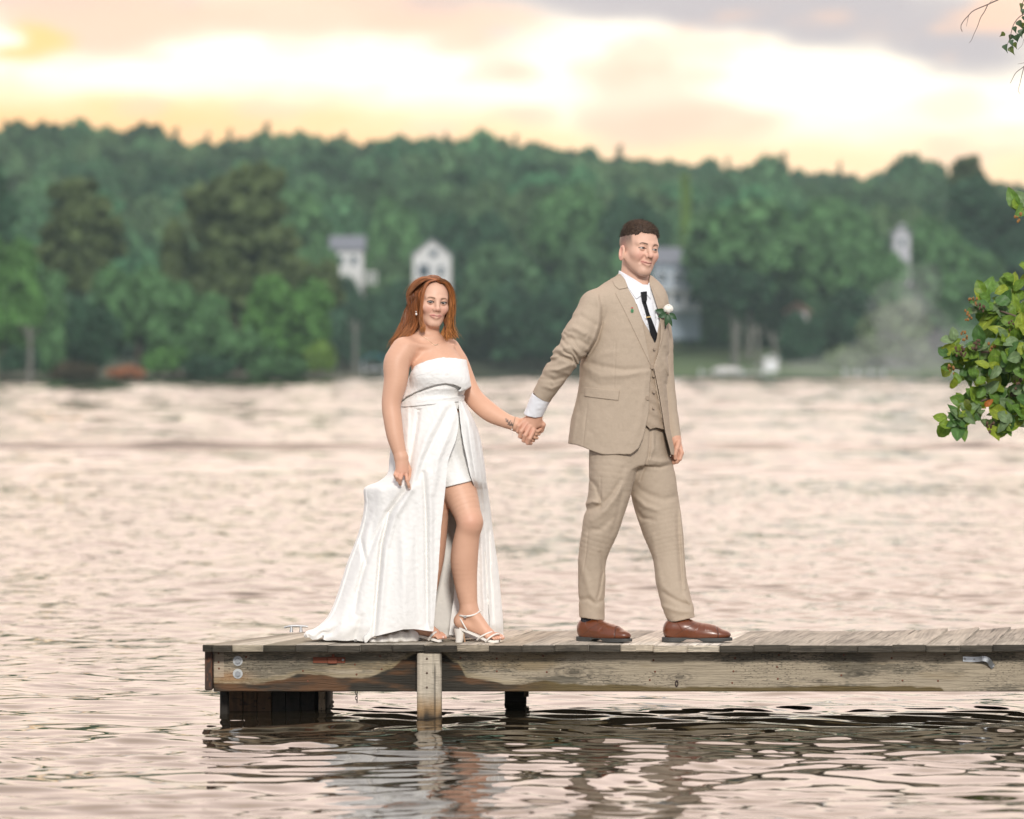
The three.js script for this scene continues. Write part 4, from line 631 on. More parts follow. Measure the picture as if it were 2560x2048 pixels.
// ---------------------------------------------------------------- the woman
const woman = thing('person', 'woman with long auburn hair in a strapless white gown, holding up her train', 'person', [X(1120), DECK, Z0]);
{
  const SK = [0.67, 0.39, 0.265];
  const fr = headAt(1093.7, 757.5, 0.075, 17, -2, 5, 0.93), hf = headField({ jaw: 0.97, chin: 0.86, earY: 0.004, earS: 1, cheek: 1.0, brow: 0.8, nose: 0.975, mouth: 1.08, smile: 0.0022, open: 1.2, foldK: 0.1, flush: [0.76, 0.33, 0.26], lip: [0.58, 0.20, 0.19], lineC: [0.30, 0.10, 0.09], browC: [0.16, 0.07, 0.035], browK: 0.85, browUp: -0.001, lid: [0.40, 0.20, 0.13], lidK: 0.4, lash: [0.03, 0.018, 0.014], lashK: 0.95 });
  const head = (x, y, z) => { const q = fr.in(x, y, z); return hf(q[0], q[1], q[2]) * fr.s; };
  const chest = loft([[850, 1070, 30, -0.01, 0.05], [872, 1072, 62, -0.005, 0.075], [895, 1085, 66, 0.0, 0.092], [930, 1095, 66, 0.005, 0.105], [960, 1092, 70, 0.0, 0.11], [1000, 1079, 72, 0, 0.11], [1050, 1083, 82, -0.01, 0.12], [1110, 1090, 88, -0.02, 0.125], [1150, 1090, 80, -0.02, 0.11]]);
  const armR = chain([[J(1012, 876, 0.085), 0.053], [J(994, 905, 0.10), 0.058], [J(991, 950, 0.112), 0.0525], [J(980, 1008, 0.125), 0.042], [J(984, 1050, 0.137), 0.0405], [J(991, 1093, 0.15), 0.0365], [J(1004, 1140, 0.16), 0.0275]]);
  const armL = chain([[J(1122, 874, -0.085), 0.046], [J(1142, 905, -0.09), 0.048], [J(1180, 988, -0.07), 0.0425], [J(1222, 1029, -0.035), 0.0425], [J(1262, 1051, -0.005), 0.033], [J(1290, 1061, 0.01), 0.0285]]);
  const legL = chain([[J(1112, 1120, -0.02), 0.094], [J(1140, 1205, 0.035), 0.083], [J(1174, 1303, 0.105), 0.055], [J(1168, 1338, 0.095), 0.0555], [J(1161, 1395, 0.078), 0.0605], [J(1164, 1450, 0.066), 0.0515], [J(1173, 1521, 0.06), 0.0375]]);
  const legR = chain([[J(1070, 1120, 0.03), 0.094], [J(1080, 1215, 0.02), 0.08], [J(1088, 1312, 0.0), 0.055], [J(1075, 1400, -0.02), 0.06], [J(1052, 1555, -0.005), 0.036]]);
  const neck = (x, y, z) => smin(cone(x, y, z, J(1068, 862, -0.015), J(1074, 800, 0.0), 0.049, 0.0455), Math.min(cone(x, y, z, J(1066, 852, -0.02), J(1010, 874, 0.065), 0.045, 0.045), cone(x, y, z, J(1068, 854, -0.025), J(1120, 873, -0.08), 0.045, 0.040)), 0.03);
  // her right hand, fingers pinching the skirt
  const hr = [finger([J(1017, 1178, 0.176), J(1020, 1198, 0.192), J(1024, 1210, 0.19), J(1025.5, 1219, 0.18)], 0.0085, 0.0065), finger([J(1008, 1181, 0.185), J(1004, 1195, 0.20), J(1002, 1204, 0.19), J(1003, 1209, 0.178)], 0.0088, 0.0068), finger([J(999, 1180, 0.183), J(995, 1190, 0.198), J(996, 1198, 0.186), J(1000, 1200, 0.168)], 0.0085, 0.0068), finger([J(993, 1176, 0.175), J(990, 1185, 0.188), J(992, 1192, 0.176), J(996, 1192, 0.162)], 0.0075, 0.006), finger([J(1018, 1152, 0.155), J(1026, 1172, 0.15), J(1026, 1188, 0.15), J(1023, 1198, 0.155)], 0.0095, 0.007)];
  const palmR = (x, y, z) => smin(cone(x, y, z, J(1004, 1142, 0.162), J(1002, 1176, 0.176), 0.026, 0.019), cone(x, y, z, J(1008, 1146, 0.162), J(1014, 1176, 0.172), 0.024, 0.017), 0.02);
  // her left hand lies in his, fingertips showing over the back of his hand
  const hl = [finger([J(1316, 1060, -0.012), J(1334, 1064, -0.006), J(1351, 1073, 0.012), J(1345, 1078, 0.030), J(1336, 1077, 0.0405)], 0.0085, 0.0068), finger([J(1316, 1068, -0.014), J(1332, 1076, -0.006), J(1347, 1085, 0.010), J(1339, 1085, 0.030), J(1329, 1081, 0.0405)], 0.0086, 0.0068), finger([J(1313, 1074, -0.014), J(1328, 1085, -0.006), J(1342, 1095, 0.008), J(1336, 1094, 0.026), J(1328, 1089, 0.0375)], 0.0084, 0.0066), finger([J(1310, 1080, -0.012), J(1322, 1092, -0.004), J(1334, 1102, 0.006), J(1331, 1101, 0.020), J(1325, 1098, 0.030)], 0.0075, 0.006), finger([J(1300, 1054, 0.012), J(1316, 1046, 0.006), J(1330, 1046, 0.0), J(1340, 1050, -0.002)], 0.0095, 0.0075)];
  const palmL = (x, y, z) => smin(cone(x, y, z, J(1290, 1060, 0.008), J(1316, 1064, -0.012), 0.025, 0.019), cone(x, y, z, J(1292, 1064, 0.006), J(1311, 1078, -0.012), 0.024, 0.017), 0.02);
  // feet in high heels
  const foot = (A, hl_, ball_, toe, w) => { const T = []; for (let i = 0; i < 5; i++) { const t = i / 4, b = [lerp(ball_[0][0], ball_[1][0], t), lerp(ball_[0][1], ball_[1][1], t), lerp(ball_[0][2], ball_[1][2], t)], e = [lerp(toe[0][0], toe[1][0], t), lerp(toe[0][1], toe[1][1], t), lerp(toe[0][2], toe[1][2], t)]; T.push(finger([b, [lerp(b[0], e[0], 0.6), lerp(b[1], e[1], 0.5) + 0.004, lerp(b[2], e[2], 0.6)], e], i ? 0.0085 - 0.0006 * i : 0.0115, i ? 0.0075 - 0.0006 * i : 0.0105)); } return (x, y, z) => { const mid = [(ball_[0][0] + ball_[1][0]) / 2, (ball_[0][1] + ball_[1][1]) / 2 + 0.004, (ball_[0][2] + ball_[1][2]) / 2]; let d = smin(cone(x, y, z, A, hl_, 0.036, 0.030), cone(x, y, z, A, mid, 0.034, 0.020), 0.02); d = smin(d, cone(x, y, z, hl_, mid, 0.026, 0.016), 0.02); d = smin(d, cone(x, y, z, ball_[0], ball_[1], 0.0165, 0.0125), 0.018); let t = 9; for (const q of T) t = Math.min(t, q(x, y, z)); return smin(d, t, 0.006); }; };
  const footL = foot(J(1173, 1524, 0.06), J(1153, 1551, 0.052), [J(1229, 1585, 0.055), J(1219, 1587, 0.118)], [J(1256, 1592, 0.075), J(1236, 1594, 0.128)], 1);
  const footR = foot(J(1052, 1557, -0.005), J(1040, 1572, -0.015), [J(1090, 1584, 0.005), J(1082, 1586, 0.066)], [J(1112, 1592, 0.030), J(1096, 1594, 0.080)], 1);
  const cH = fr.o, cR = J(1007, 1180, 0.17), cL = J(1318, 1074, 0), fL = J(1195, 1570, 0.07), fR = J(1075, 1580, 0.02);
  const near = (x, y, z, c, r) => Math.hypot(x - c[0], y - c[1], z - c[2]) - r;
  const body = (x, y, z) => {
    let d = smin(chest(x, y, z), neck(x, y, z), 0.045);
    d = smin(d, armR(x, y, z, 0.03), 0.035); d = smin(d, armL(x, y, z, 0.03), 0.03);
    d = smin(d, ball(x, y, z, J(1068, 930, 0.078), 0.060), 0.03); d = smin(d, ball(x, y, z, J(1128, 925, 0.052), 0.058), 0.03);
    // collar bones
    d = smin(d, cone(x, y, z, J(1082, 868, 0.052), J(1022, 862, 0.11), 0.007, 0.008), 0.022); d = smin(d, cone(x, y, z, J(1098, 867, 0.045), J(1132, 866, -0.02), 0.007, 0.008), 0.022);
    d = smax(d, -cone(x, y, z, J(1098, 885, 0.118), J(1104, 905, 0.130), 0.003, 0.006), 0.02);
    let l = smin(legL(x, y, z, 0.03), legR(x, y, z, 0.03), 0.015);
    d = smin(d, l, 0.03);
    d = smin(d, ball(x, y, z, J(1177, 1303, 0.115), 0.047), 0.03); // kneecap
    let q = near(x, y, z, cH, 0.17); d = q > 0.06 ? Math.min(d, q) : smin(d, head(x, y, z), 0.022);
    q = near(x, y, z, cR, 0.10); if (q > 0.05) d = Math.min(d, q); else { let h = palmR(x, y, z); for (const g of hr) h = smin(h, g(x, y, z), 0.005); d = smin(d, h, 0.012); }
    q = near(x, y, z, cL, 0.11); if (q > 0.05) d = Math.min(d, q); else { let h = palmL(x, y, z); for (const g of hl) h = smin(h, g(x, y, z), 0.005); d = smin(d, h, 0.012); }
    q = near(x, y, z, fL, 0.15); if (q > 0.05) d = Math.min(d, q); else d = smin(d, footL(x, y, z), 0.012);
    q = near(x, y, z, fR, 0.15); if (q > 0.05) d = Math.min(d, q); else d = smin(d, footR(x, y, z), 0.012);
    return d;
  };
  const tattoo = [[[1265, 1047], [1268, 1054], [1273, 1059], [1281, 1064]], [[1266, 1054], [1272, 1056]], [[1270, 1050], [1269, 1056]], [[1276, 1052], [1273, 1059]], [[1270, 1061], [1275, 1060]], [[1279, 1057], [1278, 1063]], [[1282, 1060], [1281, 1065]], [[1274, 1064], [1280, 1063]]].map((l) => l.map(([a, b]) => [X(a), Y(b)]));
  const inkD = (x, y) => { let m = 9; for (const l of tattoo) for (let i = 1; i < l.length; i++) { const [a, b] = [l[i - 1], l[i]], ex = b[0] - a[0], ey = b[1] - a[1], t = clamp(((x - a[0]) * ex + (y - a[1]) * ey) / (ex * ex + ey * ey)); m = Math.min(m, Math.hypot(x - a[0] - ex * t, y - a[1] - ey * t)); } return m; };
  const nails = [J(1336, 1076, 0.046), J(1329, 1080, 0.046), J(1328, 1088, 0.043), J(1325, 1097, 0.036), J(1258, 1590, 0.079), J(1252, 1592, 0.098), J(1114, 1590, 0.034), J(1108, 1592, 0.05), J(1025.5, 1219, 0.185)];
  const color = (x, y, z) => {
    const n = 0.05 * fbm(x * 18, y * 18, z * 18, 3), c = [SK[0] * (1 + n), SK[1] * (1 + n * 1.2), SK[2] * (1 + n * 1.2)], put = (t, k) => { for (let i = 0; i < 3; i++) c[i] += (t[i] - c[i]) * k; }, fl = [0.66, 0.31, 0.215];
    const frk = smooth(0.55, 0.75, noise(x * 160, y * 160, z * 160)); put([0.48, 0.25, 0.15], 0.10 * frk);
    for (const p of [J(1178, 1303, 0.15), J(979, 1012, 0.10), J(1007, 1182, 0.19), J(1235, 1590, 0.09), J(1100, 1588, 0.05)]) put(fl, 0.55 * Math.exp(-(((x - p[0]) ** 2 + (y - p[1]) ** 2 + (z - p[2]) ** 2) / 0.0016)));
    for (const p of nails) put([0.80, 0.62, 0.58], smooth(0.0062, 0.004, Math.hypot(x - p[0], y - p[1], z - p[2])));
    if (x > X(1258) && x < X(1290) && y > Y(1072) && y < Y(1040) && z > Z0) put([0.055, 0.055, 0.055], 0.85 * smooth(0.0034, 0.0016, inkD(x, y)));
    const q = fr.in(x, y, z); if (Math.hypot(q[0], q[1], q[2]) < 0.16 && q[1] > -0.115) { put([0.74, 0.47, 0.35], 0.55 * smooth(0.0, 0.05, q[2])); faceColor(hf, c, q[0], q[1], q[2]); }
    return c;
  };
  const fineX = [[X(1040), X(1140), 0.0021]], fineY = [[Y(830), Y(690), 0.0021], [Y(1230), Y(1165), 0.003], [Y(1606), Y(1560), 0.003]], fineZ = [[Z0 - 0.02, Z0 + 0.14, 0.0024]];
  const g = net(body, axis(X(940), X(1372), 0.0042, fineX), axis(Y(1607), Y(690), 0.0042, fineY), axis(Z0 - 0.18, Z0 + 0.24, 0.0042, fineZ), { col: color });
  const skin = phys(lin(1, 1, 1), 0.48, { vertexColors: true, sheen: 0.25, sheenColor: lin(1, 0.6, 0.4), sheenRoughness: 0.5, specularIntensity: 0.7 });
  partW('body', g, skin, woman);
  eyeMeshes(fr, hf, [-0.27, 0.02, 1], [0.05, 0.026, 0.014], woman);
  // lashes
  { const L = []; for (const s of [-1, 1]) for (let i = 0; i < 18; i++) { const t = i / 17 * 2 - 1, lx = t * 0.0145, a = [s * (0.0315 + lx), 0.0065 + 0.0058 * (1 - t * t), 0.0735 + 0.0132 - 0.004 * t * t], b = [a[0] + s * (0.002 + 0.003 * t), a[1] + 0.0032, a[2] + 0.0045]; L.push(tube([new THREE.Vector3(...fr.out(...a)), new THREE.Vector3(...fr.out((a[0] + b[0]) / 2, a[1] + 0.0008, (a[2] + b[2]) / 2 + 0.001)), new THREE.Vector3(...fr.out(...b))], (q) => 0.0009 * (1 - 0.7 * q), 4, 4)); } partW('eyelashes', mergeGeometries(L), std(lin(0.02, 0.014, 0.012), 0.7), woman); }

  // ------------------------------------------------------------ hair: swept back from a centre parting, half up, loose at the back
  const hairTone = (u, k) => { const m = lerp(0.75, 1.25, u) * k; return [0.33 * m, 0.102 * m * (1 + 0.35 * u), 0.034 * m * (1 + 0.45 * u)]; };
  const cap = (x, y, z) => { // close cover over the skull, open at the face
    const q = fr.in(x, y, z); let d = Math.max(ell(q[0], q[1], q[2], [0, 0.035, -0.026], [0.083, 0.096, 0.102]), -(ell(q[0], q[1], q[2], [0, -0.016, 0.092], [0.056, 0.088, 0.07])) - 0.0);
    d = smin(d, ell(x, y, z, J(1038, 740, -0.035), [0.040, 0.036, 0.05]), 0.03);
    d = smin(d, cone(x, y, z, J(1050, 745, -0.02), J(1034, 800, -0.045), 0.045, 0.040), 0.03); d = smin(d, cone(x, y, z, J(1034, 800, -0.045), J(1002, 852, -0.055), 0.040, 0.020), 0.02);
    d = smin(d, cone(x, y, z, J(1122, 740, 0.0), J(1121, 800, -0.02), 0.014, 0.018), 0.02); d = smin(d, cone(x, y, z, J(1121, 800, -0.02), J(1119, 838, -0.03), 0.018, 0.016), 0.02);
    return d + 0.0035 * noise(x * 160 + y * 20, y * 22, z * 160) + 0.004 * fbm(x * 60, y * 14, z * 60, 2);
  };
  const hairMat = phys(lin(1, 1, 1), 0.42, { vertexColors: true, sheen: 0.4, sheenColor: lin(1, 0.5, 0.2), specularIntensity: 0.8 });
  const capG = around(cap, [X(960), Y(880), Z0 - 0.17], [X(1150), Y(685), Z0 + 0.14], 0.003, { col: (x, y, z) => hairTone(0.2, 0.62 + 0.3 * noise(x * 90, y * 8, z * 90)) });
  const hair = partW('hair', capG, hairMat, woman);
  // guides, from parting or hairline to tip
  const backL = [
    [[1094, 702, 0.055], [1064, 702, 0.062], [1040, 718, 0.05], [1024, 738, 0.0], [1022, 748, -0.03]], [[1090, 700, 0.05], [1060, 697, 0.055], [1034, 714, 0.03], [1021, 737, -0.01], [1021, 746, -0.03]],
    [[1086, 697, 0.02], [1056, 695, 0.02], [1030, 712, 0.0], [1020, 736, -0.02], [1022, 746, -0.04]], [[1080, 696, -0.02], [1052, 696, -0.02], [1030, 714, -0.03], [1022, 736, -0.04], [1025, 746, -0.05]]];
  const curtain = [
    [[1070, 709, 0.062], [1052, 730, 0.062], [1046, 765, 0.058], [1042, 805, 0.03], [1024, 838, 0.02], [1008, 858, 0.02]], [[1060, 722, 0.055], [1046, 746, 0.055], [1040, 785, 0.045], [1030, 822, 0.01], [1010, 850, 0.0], [996, 866, 0.0]],
    [[1050, 740, 0.05], [1038, 760, 0.035], [1028, 795, 0.0], [1014, 826, -0.02], [996, 850, -0.03], [986, 864, -0.03]], [[1034, 745, 0.0], [1024, 768, -0.02], [1012, 800, -0.045], [1000, 830, -0.06], [986, 852, -0.06], [982, 862, -0.06]],
    [[1026, 748, -0.03], [1016, 775, -0.05], [1006, 806, -0.07], [994, 834, -0.08], [984, 854, -0.08], [982, 868, -0.07]]];
  const faceL = [[[1093, 701, 0.062], [1073, 707, 0.072], [1061, 731, 0.076], [1056, 775, 0.072], [1057, 806, 0.07], [1062, 818, 0.08], [1057, 832, 0.075]], [[1088, 700, 0.05], [1067, 706, 0.06], [1055, 733, 0.062], [1052, 775, 0.062], [1050, 800, 0.07], [1054, 818, 0.07], [1052, 828, 0.06]]];
  const right = [
    [[1098, 701, 0.062], [1117, 708, 0.055], [1128, 733, 0.040], [1130, 770, 0.036], [1127, 800, 0.03], [1133, 826, 0.02], [1142, 840, 0.02]], [[1098, 700, 0.055], [1119, 708, 0.045], [1131, 737, 0.03], [1131, 772, 0.025], [1127, 804, 0.01], [1130, 830, 0.0], [1138, 846, 0.0]],
    [[1096, 698, 0.05], [1118, 707, 0.05], [1131, 735, 0.02], [1132, 770, -0.005], [1125, 806, -0.01], [1118, 834, -0.02], [1116, 850, -0.02]], [[1092, 697, 0.0], [1116, 706, 0.0], [1129, 735, -0.02], [1128, 775, -0.04], [1116, 812, -0.04], [1106, 836, -0.045], [1102, 848, -0.04]]];
  partW('hair_strands', mergeGeometries([strands(backL, 620, 1, 0.0016, { tone: hairTone, jitter: 0.010, ragged: 0.05, fly: 0.02 }), strands(curtain, 900, 2, 0.0016, { tone: hairTone, jitter: 0.018, ragged: 0.28, wave: 0.010, fly: 0.06 }), strands(faceL, 170, 3, 0.0014, { tone: hairTone, jitter: 0.008, ragged: 0.12, wave: 0.003 }), strands(right, 480, 4, 0.0015, { tone: (u, k) => hairTone(u, k * 1.25).map((q, i) => q * [1.05, 1.15, 1.0][i]), jitter: 0.013, ragged: 0.28, wave: 0.009, fly: 0.07 })]), hairMat, hair).position.set(0, 0, 0);

  // ------------------------------------------------------------ dress
  const brocade = greyTex(512, 512, (u, v) => { const a = tile(u, v, 9, 1), b = tile(u, v, 22, 2), c = tile(u, v, 55, 3), k = Math.abs(Math.sin(5.5 * a + 2.2 * b)); return 0.35 + 0.35 * k + 0.2 * b + 0.12 * c; });
  const cloth = phys(lin(0.83, 0.815, 0.785), 0.62, { bumpMap: brocade, bumpScale: 0.002, sheen: 0.3, sheenColor: lin(1, 1, 1) }), skirtCloth = phys(lin(0.83, 0.815, 0.785), 0.7, { bumpMap: brocade, bumpScale: 0.0009, sheen: 0.3, sheenColor: lin(1, 1, 1) }), lining = phys(lin(0.84, 0.81, 0.76), 0.85);
  const cuv = (x, y, z) => [Math.atan2(z - Z0 + 0.02, x - X(1085)) * 0.45, y * 3.1];
  const bodiceT = loft([[888, 1104, 62, 0.002, 0.110], [912, 1102, 64, 0.006, 0.116], [940, 1100, 69, 0.006, 0.122], [965, 1094, 73, 0.002, 0.122], [1000, 1079, 78, 0.0, 0.122], [1024, 1082, 84, 0, 0.128]]);
  const bust = (x, y, z) => smin(smin(bodiceT(x, y, z), ball(x, y, z, J(1070, 930, 0.082), 0.066), 0.03), ball(x, y, z, J(1128, 926, 0.056), 0.064), 0.03);
  const topEdge = poly([[985, 955], [1020, 926], [1044, 912], [1060, 905], [1085, 898], [1109, 894.5], [1140, 896], [1166, 900], [1185, 930], [1185, 1024], [960, 1024]]);
  const crumple = (x, y, z) => 0.0012 * fbm(x * 70, y * 70, z * 70, 3);
  const bodFolds = folds([[[[1010, 1004], [1075, 998], [1150, 990]], 5, 0.004], [[[1040, 985], [1090, 972], [1140, 972]], 5, 0.005], [[[1012, 992], [1030, 978], [1050, 972]], 4, -0.004]]);
  const bod = (x, y, z) => smax(smax(bust(x, y, z), topEdge(x, y), 0.004), -(bust(x, y, z) + 0.016), 0.003) - crumple(x, y, z) - bodFolds(x, y, z, Z0);
  partW('bodice', around(bod, [X(985), Y(1024), Z0 - 0.16], [X(1190), Y(888), Z0 + 0.17], 0.0036, { uv: cuv }), cloth, woman);
  const bandP = poly([[990, 985], [1022, 938], [1044, 911.5], [1064, 903], [1085, 897], [1109, 893.5], [1140, 895], [1166, 899], [1171, 925], [1178, 966], [1164, 976], [1150, 981], [1146, 977], [1154, 970], [1140, 963], [1117, 959], [1096, 961], [1068, 969], [1040, 981], [1016, 993], [1000, 1006]]);
  const band = (x, y, z) => { const b = bust(x, y, z), lo = smooth(Y(905), Y(975), y), out = 0.007 + 0.011 * lo, t = smooth(0, 1, (x - X(1120)) / (X(1176) - X(1120))); return smax(smax(b - out - 0.024 * t * lo, bandP(x, y), 0.006), -(b - 0.001), 0.003) - crumple(x, y, z); };
  partW('folded_band', around(band, [X(985), Y(1012), Z0 - 0.17], [X(1192), Y(886), Z0 + 0.19], 0.0036, { uv: cuv }), cloth, woman);
  // short underskirt round the hips and the leading thigh
  const mini = (x, y, z) => { const t = smin(smin(legL(x, y, z), cone(x, y, z, J(1070, 1110, 0), J(1075, 1190, 0.01), 0.10, 0.095), 0.03), chest(x, y, z), 0.03); const hem = y - (Y(1217) + (x - X(1116)) * (Y(1202) - Y(1217)) / (X(1176) - X(1116))) ; return smax(smax(t - 0.011, -hem, 0.004), y - Y(1030), 0.004) - 0.5 * crumple(x, y, z) - 0.004 * Math.sin((x - X(1116)) * 90 + (y - Y(1217)) * 35) * smooth(Y(1215), Y(1120), y); };
  partW('underskirt', around(mini, [X(1000), Y(1222), Z0 - 0.13], [X(1200), Y(1024), Z0 + 0.17], 0.004, { uv: cuv }), cloth, woman);
  // overskirt and train: one open sheet from the left edge of the slit round the back to its right edge
  const rows = [ // py, left, right, slit left x, z, slit right x, z, back z, front bulge
    [1000, 1001, 1157, 1136, 0.120, 1148, 0.112, -0.125, 0.126],
    [1046, 992, 1182, 1147, 0.130, 1151, 0.122, -0.14, 0.14],
    [1093, 982, 1199, 1142, 0.140, 1157, 0.128, -0.16, 0.155],
    [1148, 977, 1208, 1122.6, 0.150, 1168, 0.128, -0.18, 0.165],
    [1185, 972, 1212, 1118, 0.155, 1176, 0.125, -0.20, 0.17],
    [1204, 950, 1213, 1116, 0.158, 1182, 0.112, -0.21, 0.17],
    [1215, 922, 1214, 1115, 0.158, 1186, 0.085, -0.21, 0.17],
    [1224, 914, 1215, 1114, 0.158, 1187, 0.060, -0.21, 0.17],
    [1262, 916, 1220, 1110, 0.160, 1174, 0.0, -0.20, 0.17],
    [1324, 904, 1226, 1103.6, 0.160, 1150, -0.045, -0.19, 0.17],
    [1410, 873, 1236, 1098, 0.158, 1138, -0.055, -0.18, 0.175],
    [1495, 846, 1244, 1091, 0.155, 1134, -0.055, -0.18, 0.18],
    [1545, 822, 1249, 1087, 0.152, 1127, -0.055, -0.19, 0.18],
    [1572, 792, 1251, 1085, 0.150, 1124, -0.055, -0.20, 0.175],
    [1590, 766, 1252, 1084, 0.150, 1122, -0.055, -0.22, 0.17],
    [1603, 768, 1254, 1084, 0.150, 1122, -0.055, -0.22, 0.165]];
  const NU = 520, NV = 300, P = new Float32Array((NU + 1) * (NV + 1) * 3), UV = new Float32Array((NU + 1) * (NV + 1) * 2), id = (i, j) => j * (NU + 1) + i;
  const valley = folds([
    [[[927, 1280], [903, 1345], [915, 1405], [896, 1475], [890, 1530]], 6, -0.016], [[[1016, 1215], [968, 1280], [935, 1350], [916, 1405]], 6, -0.016], [[[1022, 1218], [974, 1280], [955, 1358], [944, 1488], [936, 1592]], 5, -0.030], [[[1030, 1222], [988, 1290], [967, 1368], [958, 1490], [950, 1590]], 9, 0.018],
    [[[1060, 1180], [1066, 1280], [1068, 1420], [1070, 1560]], 5, -0.018], [[[1074, 1180], [1080, 1290], [1080, 1420], [1079, 1560]], 7, 0.012], [[[955, 1230], [925, 1300], [905, 1400], [870, 1500], [850, 1570]], 12, 0.016],
    [[[1050, 1008], [1040, 1080], [1028, 1150], [1020, 1215]], 6, -0.012], [[[1110, 1015], [1070, 1090], [1045, 1160], [1030, 1220]], 10, 0.012], [[[1125, 1020], [1090, 1090], [1062, 1150], [1046, 1200]], 7, -0.010], [[[1140, 1030], [1120, 1090], [1095, 1150], [1085, 1230]], 8, 0.010],
    [[[1190, 1060], [1196, 1140], [1203, 1230], [1210, 1330], [1216, 1500]], 5, -0.012], [[[1170, 1050], [1180, 1130], [1190, 1200]], 5, 0.010], [[[1222, 1330], [1226, 1450], [1232, 1580]], 5, -0.012], [[[1205, 1300], [1208, 1450], [1212, 1590]], 6, 0.010],
    [[[1000, 1260], [1010, 1400], [1015, 1560]], 10, 0.008], [[[1040, 1260], [1042, 1400], [1048, 1550]], 7, -0.007], [[[905, 1540], [895, 1575], [888, 1598]], 8, -0.014], [[[850, 1560], [830, 1580], [800, 1592]], 6, -0.012], [[[1000, 1024], [1004, 1060], [1010, 1100]], 5, -0.008], [[[1020, 1020], [1022, 1060], [1018, 1120]], 5, 0.006],
  ]);
  for (let j = 0; j <= NV; j++) for (let i = 0; i <= NU; i++) {
    const u = i / NU, v = j / NV;
    // hem height along the edge: lifted at the front, on the boards behind and to the left
    const hem = u < 0.07 ? 1568 + 6 * smooth(0.05, 0.0, u) : u < 0.125 ? lerp(1568, 1585, (u - 0.07) / 0.055) : u < 0.16 ? lerp(1585, 1603, smooth(0.125, 0.15, u)) : u > 0.9 ? lerp(1603, 1590, smooth(0.9, 1, u)) : 1603;
    let py = lerp(1003, hem, v); const [L, R, sl, zl, sr, zr, zb, zf] = track(rows, py), c = (L + R) / 2, w = (R - L) / 2;
    const ctrl = [[sl, zl], [lerp(sl, L, 0.33), zf], [lerp(sl, L, 0.68), zf * 0.86], [L + w * 0.06, zf * 0.40], [L, lerp(zf, zb, 0.5) * 0.5], [L + w * 0.25, zb * 0.72], [c, zb], [R - w * 0.22, zb * 0.80], [R, lerp(zr, zb, 0.45)], [lerp(sr, R, 0.72), lerp(zr, zb, 0.08) + 0.012], [sr, zr]];
    const ks = [0, 0.09, 0.19, 0.27, 0.33, 0.46, 0.58, 0.70, 0.80, 0.90, 1]; let k = 0; while (k < 9 && u > ks[k + 1]) k++;
    const [xx, zz] = track(ctrl.map((q, n) => [ks[n], q[0], q[1]]), u); let x = X(xx), z = Z0 + zz, y = Y(py);
    // soft gathers that open towards the hem
    const q = smooth(1010, 1560, py), gath = (0.004 + 0.020 * q) * (noise(u * 17 + 0.6 * v, v * 1.2, 3) + 0.6 * noise(u * 34 + v, v * 1.6, 7)) * smooth(0, 0.03, u) * smooth(1, 0.97, u) * (u > 0.28 && u < 0.88 ? 1.25 : 0.55);
    const nx = (xx - c) / w, nz = zz / 0.2, nl = Math.hypot(nx, nz) + 1e-6; x += (gath * nx) / nl * 0.6; z += (gath * nz) / nl;
    z += valley(x, y, zz > 0 ? 1 : zz < -0.08 ? -1 : 0.02, 0); z += 0.0012 * fbm(x * 60, y * 60, u * 30, 3); x += 0.001 * fbm(x * 50 + 9, y * 50, u * 30, 3);
    // the train spreads and ripples where it meets the boards
    const fl = smooth(1560, 1600, py) * (u > 0.15 && u < 0.9 ? 1 : 0); if (u > 0.24 && u < 0.4) y += fl * 0.012 * (1 + noise(x * 30, u * 40, 1)); z += fl * 0.03 * noise(x * 14, 3, 2); y = Math.max(y, DECK + 0.004 + 0.010 * fl * (0.5 + 0.5 * noise(x * 26, z * 26, 5)));
    const o = id(i, j); P[3 * o] = x; P[3 * o + 1] = y; P[3 * o + 2] = z; UV[2 * o] = u * 3.4; UV[2 * o + 1] = v * 2.1;
  }
  const sheet = (off) => { const ix = []; for (let j = 0; j < NV; j++) for (let i = 0; i < NU; i++) { const a = id(i, j), b = id(i + 1, j), c = id(i, j + 1), d = id(i + 1, j + 1); ix.push(a, b, c, b, d, c); } const g = new THREE.BufferGeometry(); g.setAttribute('position', new THREE.BufferAttribute(P.slice(), 3)); g.setAttribute('uv', new THREE.BufferAttribute(UV, 2)); g.setIndex(ix); g.computeVertexNormals(); if (off) { const p = g.attributes.position, n = g.attributes.normal; for (let i = 0; i < p.count; i++) p.setXYZ(i, p.getX(i) + n.getX(i) * off, Math.max(p.getY(i) + n.getY(i) * off, DECK + 0.002), p.getZ(i) + n.getZ(i) * off); } return g; };
  const outer = sheet(0), nrm = outer.attributes.normal, flip = nrm.getZ(id(40, 150)) < 0; // outside faces the camera at the front
  if (flip) { const ix = outer.index.array; for (let i = 0; i < ix.length; i += 3) { const t = ix[i + 1]; ix[i + 1] = ix[i + 2]; ix[i + 2] = t; } outer.computeVertexNormals(); }
  const inner = sheet(flip ? 0.004 : -0.004);
  partW('overskirt', outer, skirtCloth, woman); partW('skirt_lining', inner, lining, woman);
  partW('waistband', around((x, y, z) => smax(smax(bust(x, y, z) - 0.007, Math.abs(y - Y(1004) + (x - X(1078)) * -0.10) - 0.013, 0.003), -(bust(x, y, z) - 0.001), 0.002), [X(985), Y(1035), Z0 - 0.16], [X(1180), Y(975), Z0 + 0.17], 0.0036, { uv: cuv }), cloth, woman);

